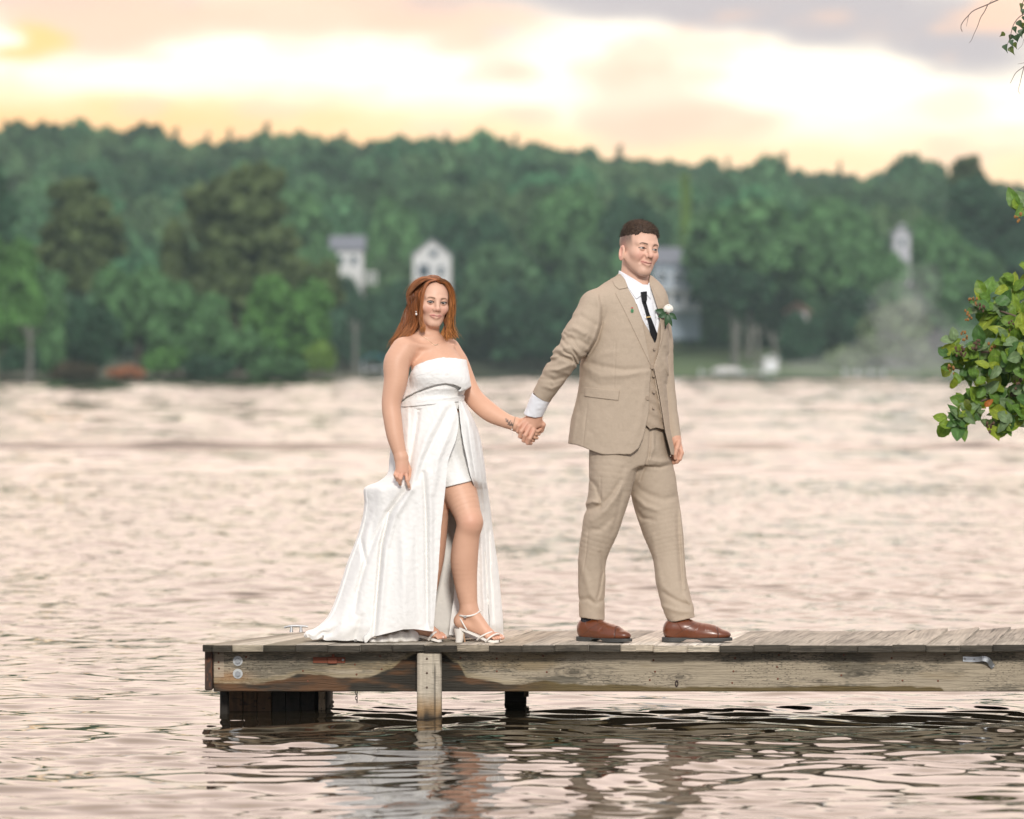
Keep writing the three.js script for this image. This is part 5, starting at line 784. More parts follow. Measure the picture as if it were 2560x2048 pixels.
  { const c = chain([[J(930, 1600, 0.11), 0.012], [J(965, 1597, 0.10), 0.022], [J(1000, 1594, 0.07), 0.028], [J(1030, 1592, 0.03), 0.030], [J(1048, 1594, -0.02), 0.018]]); partW('train_fold', around((x, y, z) => smax(c(x, y, z) - 0.006 * noise(x * 45, y * 20, z * 45) - 0.004 * Math.sin(x * 130 + y * 60), DECK + 0.003 - y, 0.004), [X(910), DECK - 0.01, Z0 - 0.08], [X(1072), Y(1560), Z0 + 0.16], 0.0045, { uv: cuv }), lining, woman); }
  // ------------------------------------------------------------ sandals
  const leather = phys(lin(0.80, 0.76, 0.70), 0.42), heelIn = std(lin(0.36, 0.20, 0.10), 0.6);
  function sandal(name, hl_, b0, b1, t0, t1, A, straps) {
    const s = new THREE.Group(); s.name = name; woman.add(s); const wp = woman.position, v = (q) => new THREE.Vector3(...q);
    // sole: a ribbon from heel seat over the arch to the toes
    const mid = (a, b, t = 0.5) => [lerp(a[0], b[0], t), lerp(a[1], b[1], t), lerp(a[2], b[2], t)], C = [hl_, mid(hl_, mid(b0, b1), 0.55), mid(b0, b1), mid(t0, t1)], Wd = [0.024, 0.026, 0.038, 0.022], n = 24, g = new THREE.BufferGeometry(), pos = [], ix = [];
    const cur = new THREE.CatmullRomCurve3(C.map(v)), side = v(b1).sub(v(b0)).setY(0).normalize();
    for (let i = 0; i <= n; i++) { const t = i / n, p = cur.getPoint(t), w = track(Wd.map((q, k) => [k / 3, q]), t)[0] * (t > 0.92 ? Math.sqrt(1 - ((t - 0.92) / 0.085) ** 2) + 0.05 : t < 0.06 ? 0.75 + 4 * t : 1); for (const [sx, dy] of [[-1, 0], [1, 0], [1, -0.011], [-1, -0.011]]) pos.push(p.x + side.x * sx * w, Math.max(p.y + dy, DECK + 0.001 + (dy ? 0 : 0.011)), p.z + side.z * sx * w); if (i) for (let k = 0; k < 4; k++) { const a = (i - 1) * 4 + k, b = (i - 1) * 4 + ((k + 1) % 4); ix.push(a, b, a + 4, b, b + 4, a + 4); } }
    ix.push(0, 2, 1, 0, 3, 2); g.setAttribute('position', new THREE.Float32BufferAttribute(pos, 3)); g.setIndex(ix); const gg = toCreasedNormals(g.toNonIndexed(), 0.7); gg.translate(-wp.x, -wp.y, -wp.z); part('sole', gg, leather, s);
    const h = hl_[1] - DECK, hg = new THREE.CylinderGeometry(0.026, 0.016, h - 0.005, 18, 6), hp = hg.attributes.position; for (let i = 0; i < hp.count; i++) { const t = (hp.getY(i) + h / 2) / h; hp.setX(i, hp.getX(i) * 1.0 + 0.004 * Math.sin(t * 3.14) - 0.004); } hg.computeVertexNormals(); hg.translate(hl_[0] - 0.002 - wp.x, (h - 0.012) / 2 + DECK - wp.y, hl_[2] - wp.z); part('heel', hg, leather, s);
    const bk = new THREE.BoxGeometry(0.006, h - 0.02, 0.028); bk.rotateZ(0.16).translate(hl_[0] + 0.017 - wp.x, DECK + h / 2 - 0.012 - wp.y, hl_[2] - wp.z); part('heel_breast', bk, heelIn, s);
    for (const [pts, r] of straps) { const t = tube(pts.map(v), r, 20, 6); t.translate(-wp.x, -wp.y, -wp.z); part('strap', t, leather, s); }
    return s;
  }
  const low = (q, d) => [q[0], q[1] - d, q[2]];
  const sL = sandal('sandal', low(J(1151, 1551, 0.05), 0.026), low(J(1229, 1585, 0.055), 0.0165), low(J(1219, 1587, 0.118), 0.014), low(J(1259, 1594, 0.078), 0.008), low(J(1238, 1596, 0.128), 0.006), null, [
    [[J(1147, 1537, 0.04), J(1152, 1537, 0.086), J(1166, 1538, 0.102), J(1184, 1535, 0.098), J(1199, 1527, 0.075), J(1203, 1526, 0.05)], 0.0042], [[J(1146, 1536, 0.056), J(1152, 1546, 0.084), J(1160, 1560, 0.092), J(1167, 1572, 0.088)], 0.0038],
    [[J(1193, 1597, 0.098), J(1203, 1588, 0.118), J(1222, 1579, 0.118), J(1232, 1577, 0.09), J(1235, 1582, 0.045)], 0.0042], [[J(1214, 1601, 0.128), J(1222, 1592, 0.140), J(1234, 1584, 0.132), J(1246, 1582, 0.10), J(1250, 1587, 0.066)], 0.0042]]);
  { const b = box(0.012, 0.012, 0.004, X(1163) - woman.position.x, Y(1539) - woman.position.y, Z0 + 0.109 - woman.position.z, 0.001); part('buckle', b, std(lin(0.5, 0.48, 0.45), 0.3, { metalness: 0.9 }), sL); }
  sandal('sandal', low(J(1036, 1570, -0.018), 0.026), low(J(1090, 1584, 0.005), 0.0165), low(J(1082, 1586, 0.066), 0.014), low(J(1114, 1594, 0.033), 0.008), low(J(1097, 1596, 0.080), 0.006), null, [
    [[J(1072, 1598, 0.075), J(1078, 1588, 0.088), J(1086, 1581, 0.075), J(1092, 1579, 0.04), J(1095, 1583, 0.0)], 0.0055]]);

  // ------------------------------------------------------------ jewellery
  const gold = std(lin(0.75, 0.58, 0.40), 0.25, { metalness: 0.9 }), pearl = phys(lin(0.82, 0.76, 0.70), 0.2, { clearcoat: 0.6 });
  partW('earring', mergeGeometries([new THREE.SphereGeometry(0.0048, 14, 10).scale(1, 1.25, 1).translate(...J(1041.5, 786, 0.068)), new THREE.SphereGeometry(0.003, 10, 8).translate(...J(1041, 780, 0.066))]), pearl, woman);
  const nk = [[1044, 828, 0.075], [1058, 842, 0.072], [1073, 852, 0.068], [1084, 861, 0.066], [1091, 863, 0.064], [1096, 858, 0.055], [1101, 848, 0.03]];
  const proj = (q) => { const p = J(...q); p[2] = Z0 + 0.25; for (let i = 0; i < 60; i++) { const d = body(...p); if (d < 0.0012) break; p[2] -= Math.max(d * 0.7, 0.0006); } return new THREE.Vector3(...p); };
  const nc = nk.slice(0, 6).map(proj); const neckl = partW('necklace', tube(nc, 0.0009, 40, 5), gold, woman); partW('pendant', bar(proj([1086.5, 863.5, 0]), proj([1096, 862, 0]), 0.003, 0.002), gold, neckl).position.set(0, 0, 0);
  const br = []; for (let i = 0; i <= 16; i++) { const a = (i / 16) * 6.283, c = J(1284, 1059, 0.008); br.push(new THREE.Vector3(c[0] + 0.008 * Math.cos(a), c[1] + 0.031 * Math.cos(a), c[2] + 0.031 * Math.sin(a))); }
  const brm = partW('bracelet', tube(br, 0.0011, 40, 5), std(lin(0.20, 0.15, 0.11), 0.7), woman); partW('bead', mergeGeometries([new THREE.SphereGeometry(0.0036, 10, 8).translate(...J(1280, 1073.5, 0.028)), tube([J(1280, 1075, 0.028), J(1280.5, 1081, 0.028), J(1283, 1088, 0.027)].map((q) => new THREE.Vector3(...q)), 0.0009, 8, 4), tube([J(1280, 1075, 0.028), J(1281, 1082, 0.029), J(1280, 1090, 0.028)].map((q) => new THREE.Vector3(...q)), 0.0009, 8, 4)]), pearl, brm).position.set(0, 0, 0);
}
// ---------------------------------------------------------------- the man
const man = thing('person', 'man in a tan suit and black tie, leading the woman by the hand', 'person', [X(1600), DECK, Z0]);
{
  const SK = [0.70, 0.435, 0.32];
  const fr = headAt(1620.5, 624.5, 0.095, 29, 2, 8, 1.0), hf = headField({ jaw: 1.10, chin: 1.12, earY: 0.018, earS: 1.12, cheek: 1.0, brow: 1.15, nose: 1.02, mouth: 1.15, smile: 0.0052, open: 0.74, foldK: 1.3, flush: [0.74, 0.33, 0.27], lip: [0.46, 0.17, 0.15], lineC: [0.25, 0.09, 0.08], browC: [0.085, 0.055, 0.04], browK: 0.9, browUp: -0.001, lid: [0.50, 0.28, 0.21], lidK: 0.25, lash: [0.045, 0.03, 0.024], lashK: 0.85 });
  const head = (x, y, z) => { const q = fr.in(x, y, z); return hf(q[0], q[1], q[2]) * fr.s; };
  // skin: head and neck, hands, and the plain body under the suit, one surface
  const trunk = loft([[735, 1580, 50, 0, 0.07], [800, 1562, 84, 0, 0.095], [900, 1558, 80, 0, 0.09], [1050, 1550, 78, 0, 0.08], [1120, 1556, 70, 0, 0.06]]);
  const aR = chain([[J(1500, 800, 0.05), 0.04], [J(1424, 888, 0.11), 0.036], [J(1360, 985, 0.065), 0.036], [J(1334, 1034, 0.03), 0.030]]), aL = chain([[J(1632, 800, -0.09), 0.038], [J(1656, 940, -0.10), 0.034], [J(1673, 1030, -0.085), 0.027], [J(1688, 1098, -0.062), 0.024]]);
  const lR = chain([[J(1530, 1150, 0.04), 0.06], [J(1500, 1320, 0.045), 0.045], [J(1480, 1550, 0), 0.036]]), lL = chain([[J(1600, 1150, -0.05), 0.06], [J(1660, 1335, -0.02), 0.045], [J(1704, 1548, 0.02), 0.036]]);
  const neck = (x, y, z) => smin(cone(x, y, z, J(1586, 730, -0.015), J(1587, 655, -0.01), 0.066, 0.056), cone(x, y, z, J(1597, 735, 0.012), J(1597, 676, 0.02), 0.045, 0.036), 0.03);
  // his right hand closes over hers
  const fR = [ // little, ring, middle, index: knuckle, joints, tip tucked under; thumb on the far side
    finger([J(1310, 1052, 0.040), J(1297, 1065, 0.048), J(1294, 1078, 0.040), J(1300, 1084, 0.020)], 0.0095, 0.0075), finger([J(1316, 1060, 0.047), J(1303, 1078, 0.056), J(1300, 1091, 0.046), J(1308, 1095, 0.022)], 0.0102, 0.008),
    finger([J(1324, 1068, 0.050), J(1313, 1088, 0.060), J(1309, 1101, 0.049), J(1318, 1104, 0.022)], 0.0105, 0.0082), finger([J(1334, 1076, 0.048), J(1324, 1096, 0.058), J(1319, 1107, 0.048), J(1327, 1108, 0.022)], 0.0105, 0.008),
    finger([J(1346, 1050, 0.022), J(1358, 1062, 0.018), J(1354, 1076, 0.0), J(1344, 1084, -0.016)], 0.0125, 0.009)];
  const pR = (x, y, z) => { let d = smin(cone(x, y, z, J(1334, 1036, 0.030), J(1314, 1062, 0.036), 0.026, 0.017), cone(x, y, z, J(1338, 1036, 0.030), J(1330, 1072, 0.036), 0.027, 0.018), 0.02); return smin(d, cone(x, y, z, J(1342, 1040, 0.028), J(1347, 1060, 0.024), 0.022, 0.015), 0.02); };
  const fL = [finger([J(1700, 1116, -0.035), J(1705, 1133, -0.022), J(1700, 1148, -0.018), J(1692, 1153, -0.024)], 0.0105, 0.0085), finger([J(1695, 1119, -0.04), J(1699, 1140, -0.026), J(1693, 1155, -0.024), J(1686, 1156, -0.032)], 0.0105, 0.0085), finger([J(1690, 1120, -0.05), J(1691, 1143, -0.038), J(1685, 1157, -0.036), J(1680, 1155, -0.045)], 0.010, 0.0082), finger([J(1685, 1118, -0.06), J(1684, 1138, -0.050), J(1680, 1150, -0.048), J(1677, 1148, -0.055)], 0.009, 0.0075), finger([J(1697, 1106, -0.03), J(1692, 1122, -0.008), J(1688, 1136, -0.004), J(1689, 1146, -0.008)], 0.0115, 0.009)];
  const pL = (x, y, z) => smin(cone(x, y, z, J(1688, 1098, -0.055), J(1697, 1120, -0.04), 0.026, 0.018), cone(x, y, z, J(1686, 1100, -0.06), J(1687, 1120, -0.055), 0.025, 0.018), 0.02);
  const cH = fr.o, cR = J(1322, 1070, 0.03), cL = J(1692, 1130, -0.04), near = (x, y, z, c, r) => Math.hypot(x - c[0], y - c[1], z - c[2]) - r;
  const body = (x, y, z) => {
    let d = smin(trunk(x, y, z), neck(x, y, z), 0.04); d = smin(d, Math.min(aR(x, y, z), aL(x, y, z)), 0.03); d = smin(d, Math.min(lR(x, y, z), lL(x, y, z)), 0.03);
    let q = near(x, y, z, cH, 0.18); d = q > 0.06 ? Math.min(d, q) : smin(d, head(x, y, z), 0.012);
    q = near(x, y, z, cR, 0.11); if (q > 0.05) d = Math.min(d, q); else { let h = pR(x, y, z); for (const g of fR) h = smin(h, g(x, y, z), 0.006); d = smin(d, h, 0.012); }
    q = near(x, y, z, cL, 0.11); if (q > 0.05) d = Math.min(d, q); else { let h = pL(x, y, z); for (const g of fL) h = smin(h, g(x, y, z), 0.005); d = smin(d, h, 0.012); }
    return d;
  };
  const color = (x, y, z) => {
    const n = 0.05 * fbm(x * 18, y * 18, z * 18, 3), c = [SK[0] * (1 + n), SK[1] * (1 + 1.3 * n), SK[2] * (1 + 1.3 * n)], put = (t, k) => { for (let i = 0; i < 3; i++) c[i] += (t[i] - c[i]) * k; };
    if (y < Y(1000)) put([0.62, 0.33, 0.22], 0.75);
    for (const p of [J(1312, 1062, 0.06), J(1330, 1078, 0.06), J(1318, 1070, 0.06)]) put([0.66, 0.30, 0.22], 0.3 * Math.exp(-(((x - p[0]) ** 2 + (y - p[1]) ** 2) / 0.0002)));
    const q = fr.in(x, y, z); if (Math.hypot(q[0], q[1], q[2]) > 0.165 || q[1] < -0.13) return c;
    faceColor(hf, c, q[0], q[1], q[2]); const ax = Math.abs(q[0]);
    // cropped sides fading towards the ears, faint stubble
    const hairline = 0.054 + 0.016 * smooth(0.06, 0.02, ax), side = smooth(0.052, 0.032, q[2] + 0.35 * (q[1] - 0.03)) * smooth(-0.012, 0.055, q[1] + 0.22 * (0.02 - q[2])); const inEar = ax > 0.076 && q[1] < 0.03 && q[2] < 0.02 && q[2] > -0.035 ? 0 : 1;
    put([0.060, 0.046, 0.036], 0.9 * side * inEar * (q[2] < 0.06 ? 1 : 0) * (0.85 + 0.2 * noise(x * 500, y * 500, z * 500)));
    if (q[1] > hairline + 0.02 && q[2] < 0.09) put([0.07, 0.05, 0.04], smooth(hairline + 0.02, hairline + 0.032, q[1]));
    if (q[1] < -0.045 && q[2] > -0.01) put([0.46, 0.31, 0.24], 0.22 * smooth(-0.045, -0.07, q[1]) * smooth(0.004, 0.010, hf.lips(q[0], q[1], q[2])));
    put([0.55, 0.30, 0.22], 0.35 * Math.exp(-(((q[0] - 0.005) / 0.0016) ** 2)) * smooth(0.014, 0.02, q[1]) * smooth(0.036, 0.028, q[1]));
    return c;
  };
  const g = net(body, axis(X(1285), X(1740), 0.0046, [[X(1288), X(1362), 0.0026], [X(1544), X(1652), 0.0021], [X(1672), X(1710), 0.003]]), axis(Y(1570), Y(545), 0.005, [[Y(712), Y(548), 0.0021], [Y(1165), Y(1030), 0.0028]]), axis(Z0 - 0.19, Z0 + 0.23, 0.0046, [[Z0 - 0.01, Z0 + 0.15, 0.0024]]), { col: color });
  partW('body', g, phys(lin(1, 1, 1), 0.5, { vertexColors: true, sheen: 0.25, sheenColor: lin(1, 0.6, 0.45), sheenRoughness: 0.5, specularIntensity: 0.7 }), man);
  eyeMeshes(fr, hf, [0.16, 0.03, 1], [0.04, 0.03, 0.022], man);
  // hair: short, combed forward, thick on top
  const htone = (k) => [0.080 * k, 0.050 * k, 0.033 * k];
  const topF = (x, y, z) => { const q = fr.in(x, y, z), ax = Math.abs(q[0]); const line = 0.062 + 0.014 * smooth(0.058, 0.03, ax) - 0.012 * smooth(0.04, -0.06, q[2]); const h = hf(q[0], q[1], q[2]), lift = 0.002 + 0.011 * smooth(0.06, 0.11, q[1]); return smax(h - lift + 0.0022 * noise(x * 240, y * 90, z * 240), line - q[1] + 0.004 * noise(q[0] * 140, q[2] * 140, 4), 0.004); };
  const R = fr.s * 0.16, hairG = around(topF, [fr.o[0] - R, fr.o[1] + 0.02, fr.o[2] - R], [fr.o[0] + R, fr.o[1] + 0.19, fr.o[2] + R], 0.0028, { col: (x, y, z) => htone(0.7 + 0.4 * noise(x * 220, y * 60, z * 220)) }), hairM = phys(lin(1, 1, 1), 0.6, { vertexColors: true, specularIntensity: 0.6 });
  const hair = partW('hair', hairG, hairM, man);
  { const r = rng(12), hp = hairG.attributes.position, hn = hairG.attributes.normal, pos = [], nor = [], col = [], ix = [], v = new THREE.Vector3(), n = new THREE.Vector3(), fwd = new THREE.Vector3(...fr.out(0.3, -0.15, 1)).sub(new THREE.Vector3(...fr.o)).normalize();
    for (let i = 0; i < 4200; i++) { const k = Math.floor(r() * hp.count); v.fromBufferAttribute(hp, k); n.fromBufferAttribute(hn, k); if (n.y < -0.3) continue; const d = n.clone().multiplyScalar(0.8).add(fwd.clone().multiplyScalar(0.6 + 0.5 * r())).add(new THREE.Vector3(r() - 0.5, r() - 0.5, r() - 0.5).multiplyScalar(0.7)).normalize(), L = 0.008 + 0.008 * r(), s = new THREE.Vector3(r() - 0.5, r() - 0.5, r() - 0.5).cross(d).normalize().multiplyScalar(0.0011), b = pos.length / 3, t = v.clone().addScaledVector(d, L), s2 = s.clone().cross(d).normalize().multiplyScalar(0.0011), c = htone(0.4 + 1.7 * r());
      for (const q of [v.clone().add(s), v.clone().sub(s), v.clone().add(s2), t]) { pos.push(q.x, q.y, q.z); nor.push(n.x, n.y, n.z); col.push(...c); } ix.push(b, b + 1, b + 3, b + 1, b + 2, b + 3, b + 2, b, b + 3); }
    const q = man.position; for (let i = 0; i < pos.length; i += 3) { pos[i] -= 0; }
    const gg = new THREE.BufferGeometry(); gg.setAttribute('position', new THREE.Float32BufferAttribute(pos, 3)); gg.setAttribute('normal', new THREE.Float32BufferAttribute(nor, 3)); gg.setAttribute('color', new THREE.Float32BufferAttribute(col, 3)); gg.setIndex(ix); part('hair_strands', gg, hairM, hair); }

  // ------------------------------------------------------------ suit
  const weave = colorTex(256, 256, (u, v) => { const k = 0.97 + 0.03 * tile(u, v, 64, 1) + 0.02 * tile(u, v, 14, 2) + 0.025 * (tile(u, v * 0.25, 110, 4) + tile(u * 0.25, v, 110, 5)); return [0.9 * k, 0.9 * k, 0.9 * k]; });
  const cloth = (r, g2, b) => { const m = phys(lin(r, g2, b), 0.82, { map: weave.clone(), sheen: 0.35, sheenColor: lin(0.9, 0.85, 0.75), sheenRoughness: 0.5, specularIntensity: 0.4 }); m.map.repeat.set(5, 5); return m; };
  const tan = cloth(0.52, 0.42, 0.32), tanVest = cloth(0.48, 0.38, 0.285), tanDark = cloth(0.49, 0.39, 0.295);
  const T = loft([[690, 1586, 44, -0.02, 0.055], [712, 1580, 72, -0.01, 0.085], [745, 1570, 98, 0.0, 0.112], [800, 1566, 104, 0.004, 0.132], [893, 1562, 108, 0.008, 0.142], [978, 1556, 109, 0.008, 0.145], [1060, 1550, 122, 0.006, 0.150], [1142, 1549, 129, 0.004, 0.156]]);
  const shoulders = (x, y, z) => smin(cone(x, y, z, J(1562, 728, -0.005), J(1488, 764, 0.07), 0.052, 0.066), cone(x, y, z, J(1596, 728, -0.02), J(1640, 768, -0.08), 0.05, 0.058), 0.03);
  const TS = (x, y, z) => smin(T(x, y, z), shoulders(x, y, z), 0.03);
  const slR = chain([[J(1486, 772, 0.075), 0.070], [J(1454, 830, 0.105), 0.0725], [J(1418, 890, 0.115), 0.0600], [J(1385, 940, 0.09), 0.0530], [J(1353, 992, 0.06), 0.0445]]);
  const slL = chain([[J(1637, 775, -0.09), 0.062], [J(1652, 850, -0.10), 0.057], [J(1658, 940, -0.10), 0.052], [J(1672, 1030, -0.085), 0.0425], [J(1686, 1100, -0.063), 0.034]]);
  const cutR = (x, y, z) => { const a = J(1353, 992, 0.06), b = J(1385, 940, 0.09), d = [a[0] - b[0], a[1] - b[1], a[2] - b[2]], L = Math.hypot(...d); return ((x - a[0]) * d[0] + (y - a[1]) * d[1] + (z - a[2]) * d[2]) / L; };
  const cutL = (x, y, z) => { const a = J(1687, 1095, -0.06), d = [14, -64 * -1, 0]; const L = Math.hypot(14, 64); return ((x - a[0]) * 14 - (y - a[1]) * 64) / L; };
  const jf = folds([
    [[[1376, 905], [1405, 893], [1440, 905]], 6, -0.009], [[[1384, 880], [1420, 868], [1462, 884]], 7, 0.009], [[[1392, 858], [1425, 845], [1470, 862]], 6, -0.008], [[[1400, 835], [1430, 818], [1480, 845]], 7, 0.007], [[[1366, 925], [1395, 925], [1432, 912]], 6, 0.008], [[[1362, 945], [1385, 950], [1415, 940]], 6, -0.007], [[[1415, 800], [1450, 790], [1490, 815]], 7, -0.005], [[[1356, 965], [1380, 972], [1402, 962]], 5, 0.005],
    [[[1498, 742], [1505, 770], [1504, 810], [1494, 850], [1478, 880], [1458, 897]], 3.2, -0.006], [[[1491, 742], [1496, 770], [1495, 810], [1484, 850], [1466, 878]], 5, 0.006],
    [[[1456, 900], [1500, 915], [1560, 925], [1618, 922]], 7, -0.005], [[[1458, 915], [1500, 940], [1560, 938], [1620, 926]], 8, 0.005], [[[1460, 940], [1500, 965], [1550, 960]], 8, -0.003], [[[1470, 905], [1500, 885], [1540, 880]], 8, 0.004],
    [[[1537, 856], [1536, 900], [1534, 945], [1533, 968]], 1.8, -0.0022], [[[1468, 1010], [1462, 1060], [1456, 1118]], 2, -0.0022], [[[1440, 1040], [1434, 1080], [1428, 1112]], 6, 0.004],
    [[[1662, 870], [1672, 905], [1684, 930]], 5, -0.006], [[[1660, 900], [1672, 935], [1688, 955]], 5, 0.006], [[[1664, 960], [1678, 980], [1692, 985]], 5, -0.005], [[[1668, 1000], [1682, 1015], [1696, 1020]], 5, 0.004], [[[1612, 945], [1606, 1000], [1596, 1060], [1580, 1110]], 8, 0.004],
  ]);
  const wrinkle = (x, y, z) => 0.0022 * fbm(x * 24, y * 24, z * 24, 3);
  const open = poly([[1549, 676], [1566, 718], [1582, 745], [1603, 800], [1614, 859], [1627, 920], [1622, 975], [1620.5, 1029], [1606, 1095], [1594, 1120], [1576, 1134.5], [1560, 1150], [1672, 1150], [1676, 1132], [1661, 1080], [1646, 1010], [1637, 965], [1631, 920], [1643, 880], [1650, 850], [1651, 816], [1647, 782], [1637, 752], [1622, 709], [1624, 676]]);
  const hem = (x) => Y(1109 + 26 * smooth(0, 0.16, x - X(1423)) + 4 * smooth(X(1560), X(1690), x));
  const bodyJ = (x, y, z) => {
    const t = TS(x, y, z); let d = smax(t - 0.004, -(t + 0.013), 0.004);
    d = smax(d, hem(x) - y, 0.004);
    return smax(d, z > Z0 - 0.01 ? -open(x, y) : -(open(x, y) + (Z0 - 0.01 - z)), 0.003);
  };
  const sleeves = (x, y, z) => Math.min(smax(slR(x, y, z, 0.03), cutR(x, y, z), 0.004), smax(slL(x, y, z, 0.03), cutL(x, y, z), 0.004));
  const jacket = (x, y, z) => smin(bodyJ(x, y, z), sleeves(x, y, z), 0.012) - jf(x, y, z, Z0 - 0.03) - wrinkle(x, y, z) - 0.0035 * Math.sin((x * 0.55 + y) * 150 + 5 * noise(x * 20, y * 20, 3)) * smooth(0.05, 0.0, Math.abs(slR(x, y, z, 0.03))) * Math.exp(-(((y - Y(885)) / 0.085) ** 2)) * (x < X(1470) ? 1 : 0);
  const jk = partW('jacket', around(jacket, [X(1318), Y(1150), Z0 - 0.21], [X(1712), Y(688), Z0 + 0.22], 0.0042, { uv: (x, y, z) => [x + 0.6 * z, y] }), tan, man);
  // patches that lie on the jacket: lapels, collar, pocket flap
  const patch = (P, out, th, zmin = -0.02) => { const q = poly(P); return (x, y, z) => { const t = TS(x, y, z) - jf(x, y, z, Z0 - 0.03) - wrinkle(x, y, z); return smax(smax(t - out, -(t - out + th), 0.002), z < Z0 + zmin ? Math.max(q(x, y), Z0 + zmin - z) : q(x, y), 0.0025); }; };
  const mk = (name, f, x0, x1, y0, y1, m, parent = man, h = 0.0028) => partW(name, around(f, [X(x0), Y(y1), Z0 - 0.09], [X(x1), Y(y0), Z0 + 0.22], h, { uv: (x, y, z) => [x + 0.6 * z, y] }), m, parent);
  mk('lapel', patch([[1546, 727], [1536, 733], [1558, 776], [1597.7, 859], [1626, 917], [1615, 862], [1604, 802], [1584, 748], [1568, 722]], 0.0085, 0.006), 1520, 1640, 715, 925, tan, jk);
  mk('collar', patch([[1549, 680], [1530, 702], [1536, 716], [1547, 725], [1569, 720], [1562, 700]], 0.0095, 0.008, -0.06), 1520, 1580, 674, 730, tan, jk);
  mk('lapel', patch([[1622, 709], [1630, 716], [1642, 738], [1655, 757], [1666, 800], [1655, 850], [1633, 914], [1643, 880], [1649, 850], [1650, 816], [1646, 782], [1636, 752]], 0.0085, 0.006), 1612, 1680, 700, 925, tanDark, jk);
  mk('front_edge', patch([[1633, 922], [1645, 978], [1662, 1080], [1677, 1136], [1684, 1138], [1686, 1126], [1674, 1070], [1660, 990], [1646, 930], [1638, 912]], 0.020, 0.018), 1620, 1700, 900, 1150, tanDark, jk);
  mk('pocket_flap', patch([[1461, 968], [1500, 972], [1547, 976], [1544.5, 1001], [1500, 996], [1460.5, 991]], 0.0085, 0.006), 1450, 1556, 960, 1010, tan, jk);
  const button = (px, py, r, parent) => { const P = J(px, py, 0.24); for (let i = 0; i < 50; i++) { const d = TS(...P) - 0.006; if (d < 0.001) break; P[2] -= d * 0.8; } return partW('button', new THREE.CylinderGeometry(r, r, 0.004, 18).rotateX(Math.PI / 2 - 0.1).rotateY(0.35).translate(P[0], P[1], P[2] + 0.001), phys(lin(0.33, 0.25, 0.18), 0.35), parent); };
  button(1616.5, 995, 0.0095, jk); button(1627.5, 918, 0.0085, jk);
  // vest, shirt and tie
  const vestP = poly([[1590, 760], [1604, 800], [1622, 830], [1635, 858], [1642, 832], [1648, 800], [1670, 780], [1690, 860], [1690, 1080], [1640, 1068], [1624, 1074], [1608, 1060], [1560, 1060], [1560, 760]]);
  const vest = partW('vest', around((x, y, z) => { const t = TS(x, y, z) + 0.0035; return smax(smax(t, -(t + 0.010), 0.003), vestP(x, y), 0.003) - 0.0025 * Math.sin(y * 120 + x * 60) * smooth(Y(920), Y(1000), y) - wrinkle(x, y, z); }, [X(1550), Y(1090), Z0 - 0.02], [X(1700), Y(750), Z0 + 0.2], 0.0034, { uv: (x, y, z) => [x + 0.6 * z, y] }), tanVest, man);
  for (const [a, b] of [[1634, 873], [1632, 940], [1633, 980], [1632, 1020]]) button(a, b, 0.0055, vest);
  const shirtM = phys(lin(0.80, 0.81, 0.84), 0.7, { sheen: 0.2, sheenColor: lin(1, 1, 1) }), shirtP = poly([[1545, 690], [1640, 690], [1660, 790], [1655, 880], [1620, 880], [1590, 820], [1560, 740]]);
  const sfold = folds([[[[1600, 755], [1612, 800], [1628, 845]], 3, -0.003], [[[1592, 760], [1606, 810], [1624, 850]], 3, 0.003], [[[1632, 760], [1640, 800], [1638, 840]], 3, -0.003]]);
  const shirt = partW('shirt', around((x, y, z) => { const t = smin(TS(x, y, z) + 0.010, neck(x, y, z) - 0.004, 0.02); return smax(smax(smax(t, -(t + 0.008), 0.003), shirtP(x, y), 0.004), y - Y(712), 0.004) - sfold(x, y, z, Z0) - 0.4 * wrinkle(x, y, z); }, [X(1535), Y(890), Z0 - 0.1], [X(1670), Y(684), Z0 + 0.19], 0.0032), shirtM, man);
  // collar: a turned down band round the neck with two points
  const colP = poly([[1545, 674], [1552, 680], [1580, 705], [1609, 729.5], [1601, 741], [1589, 749], [1579, 734], [1560, 708], [1541, 690]]), colP2 = poly([[1622, 706], [1626, 712], [1626, 750], [1619, 742], [1609, 729.5], [1614, 720]]), colB = (y, x) => y - (Y(677) - 0.62 * (x - X(1550)));
  const collarF = (x, y, z) => { const n = neck(x, y, z) - 0.011; let d = smax(smax(n, -(n + 0.0075), 0.002), Math.min(colP(x, y), colP2(x, y)), 0.003); const back = smax(smax(n + 0.003, -(n + 0.009), 0.002), Math.max(colB(y, x), (Y(712) - 0.62 * (x - X(1550))) - y), 0.003); return Math.min(d, back); };
  const tipF = (x, y, z) => { const t = smin(TS(x, y, z) + 0.010, neck(x, y, z) - 0.004, 0.02) - 0.007; return smax(smax(t, -(t + 0.006), 0.002), Math.min(colP(x, y), colP2(x, y)), 0.003); };
  partW('shirt_collar', around((x, y, z) => Math.min(collarF(x, y, z), tipF(x, y, z)), [X(1530), Y(760), Z0 - 0.1], [X(1640), Y(664), Z0 + 0.18], 0.0028), shirtM, shirt);
  const tieP = poly([[1600, 731], [1616, 729], [1616, 750], [1614, 757], [1622, 785], [1630, 805], [1642, 835], [1640, 848], [1636, 858], [1625, 838], [1618, 805], [1610, 775], [1604, 756]]), blackSilk = phys(lin(0.010, 0.010, 0.011), 0.6, { specularIntensity: 0.4 });
  const tie = partW('tie', around((x, y, z) => { const t = smin(TS(x, y, z) + 0.010, neck(x, y, z) - 0.004, 0.02), knot = 0.008 * smooth(Y(762), Y(752), y); return smax(smax(t - 0.010 - knot, -(t - 0.001), 0.003), tieP(x, y), 0.004); }, [X(1590), Y(866), Z0 + 0.0], [X(1650), Y(722), Z0 + 0.19], 0.0026), blackSilk, man);
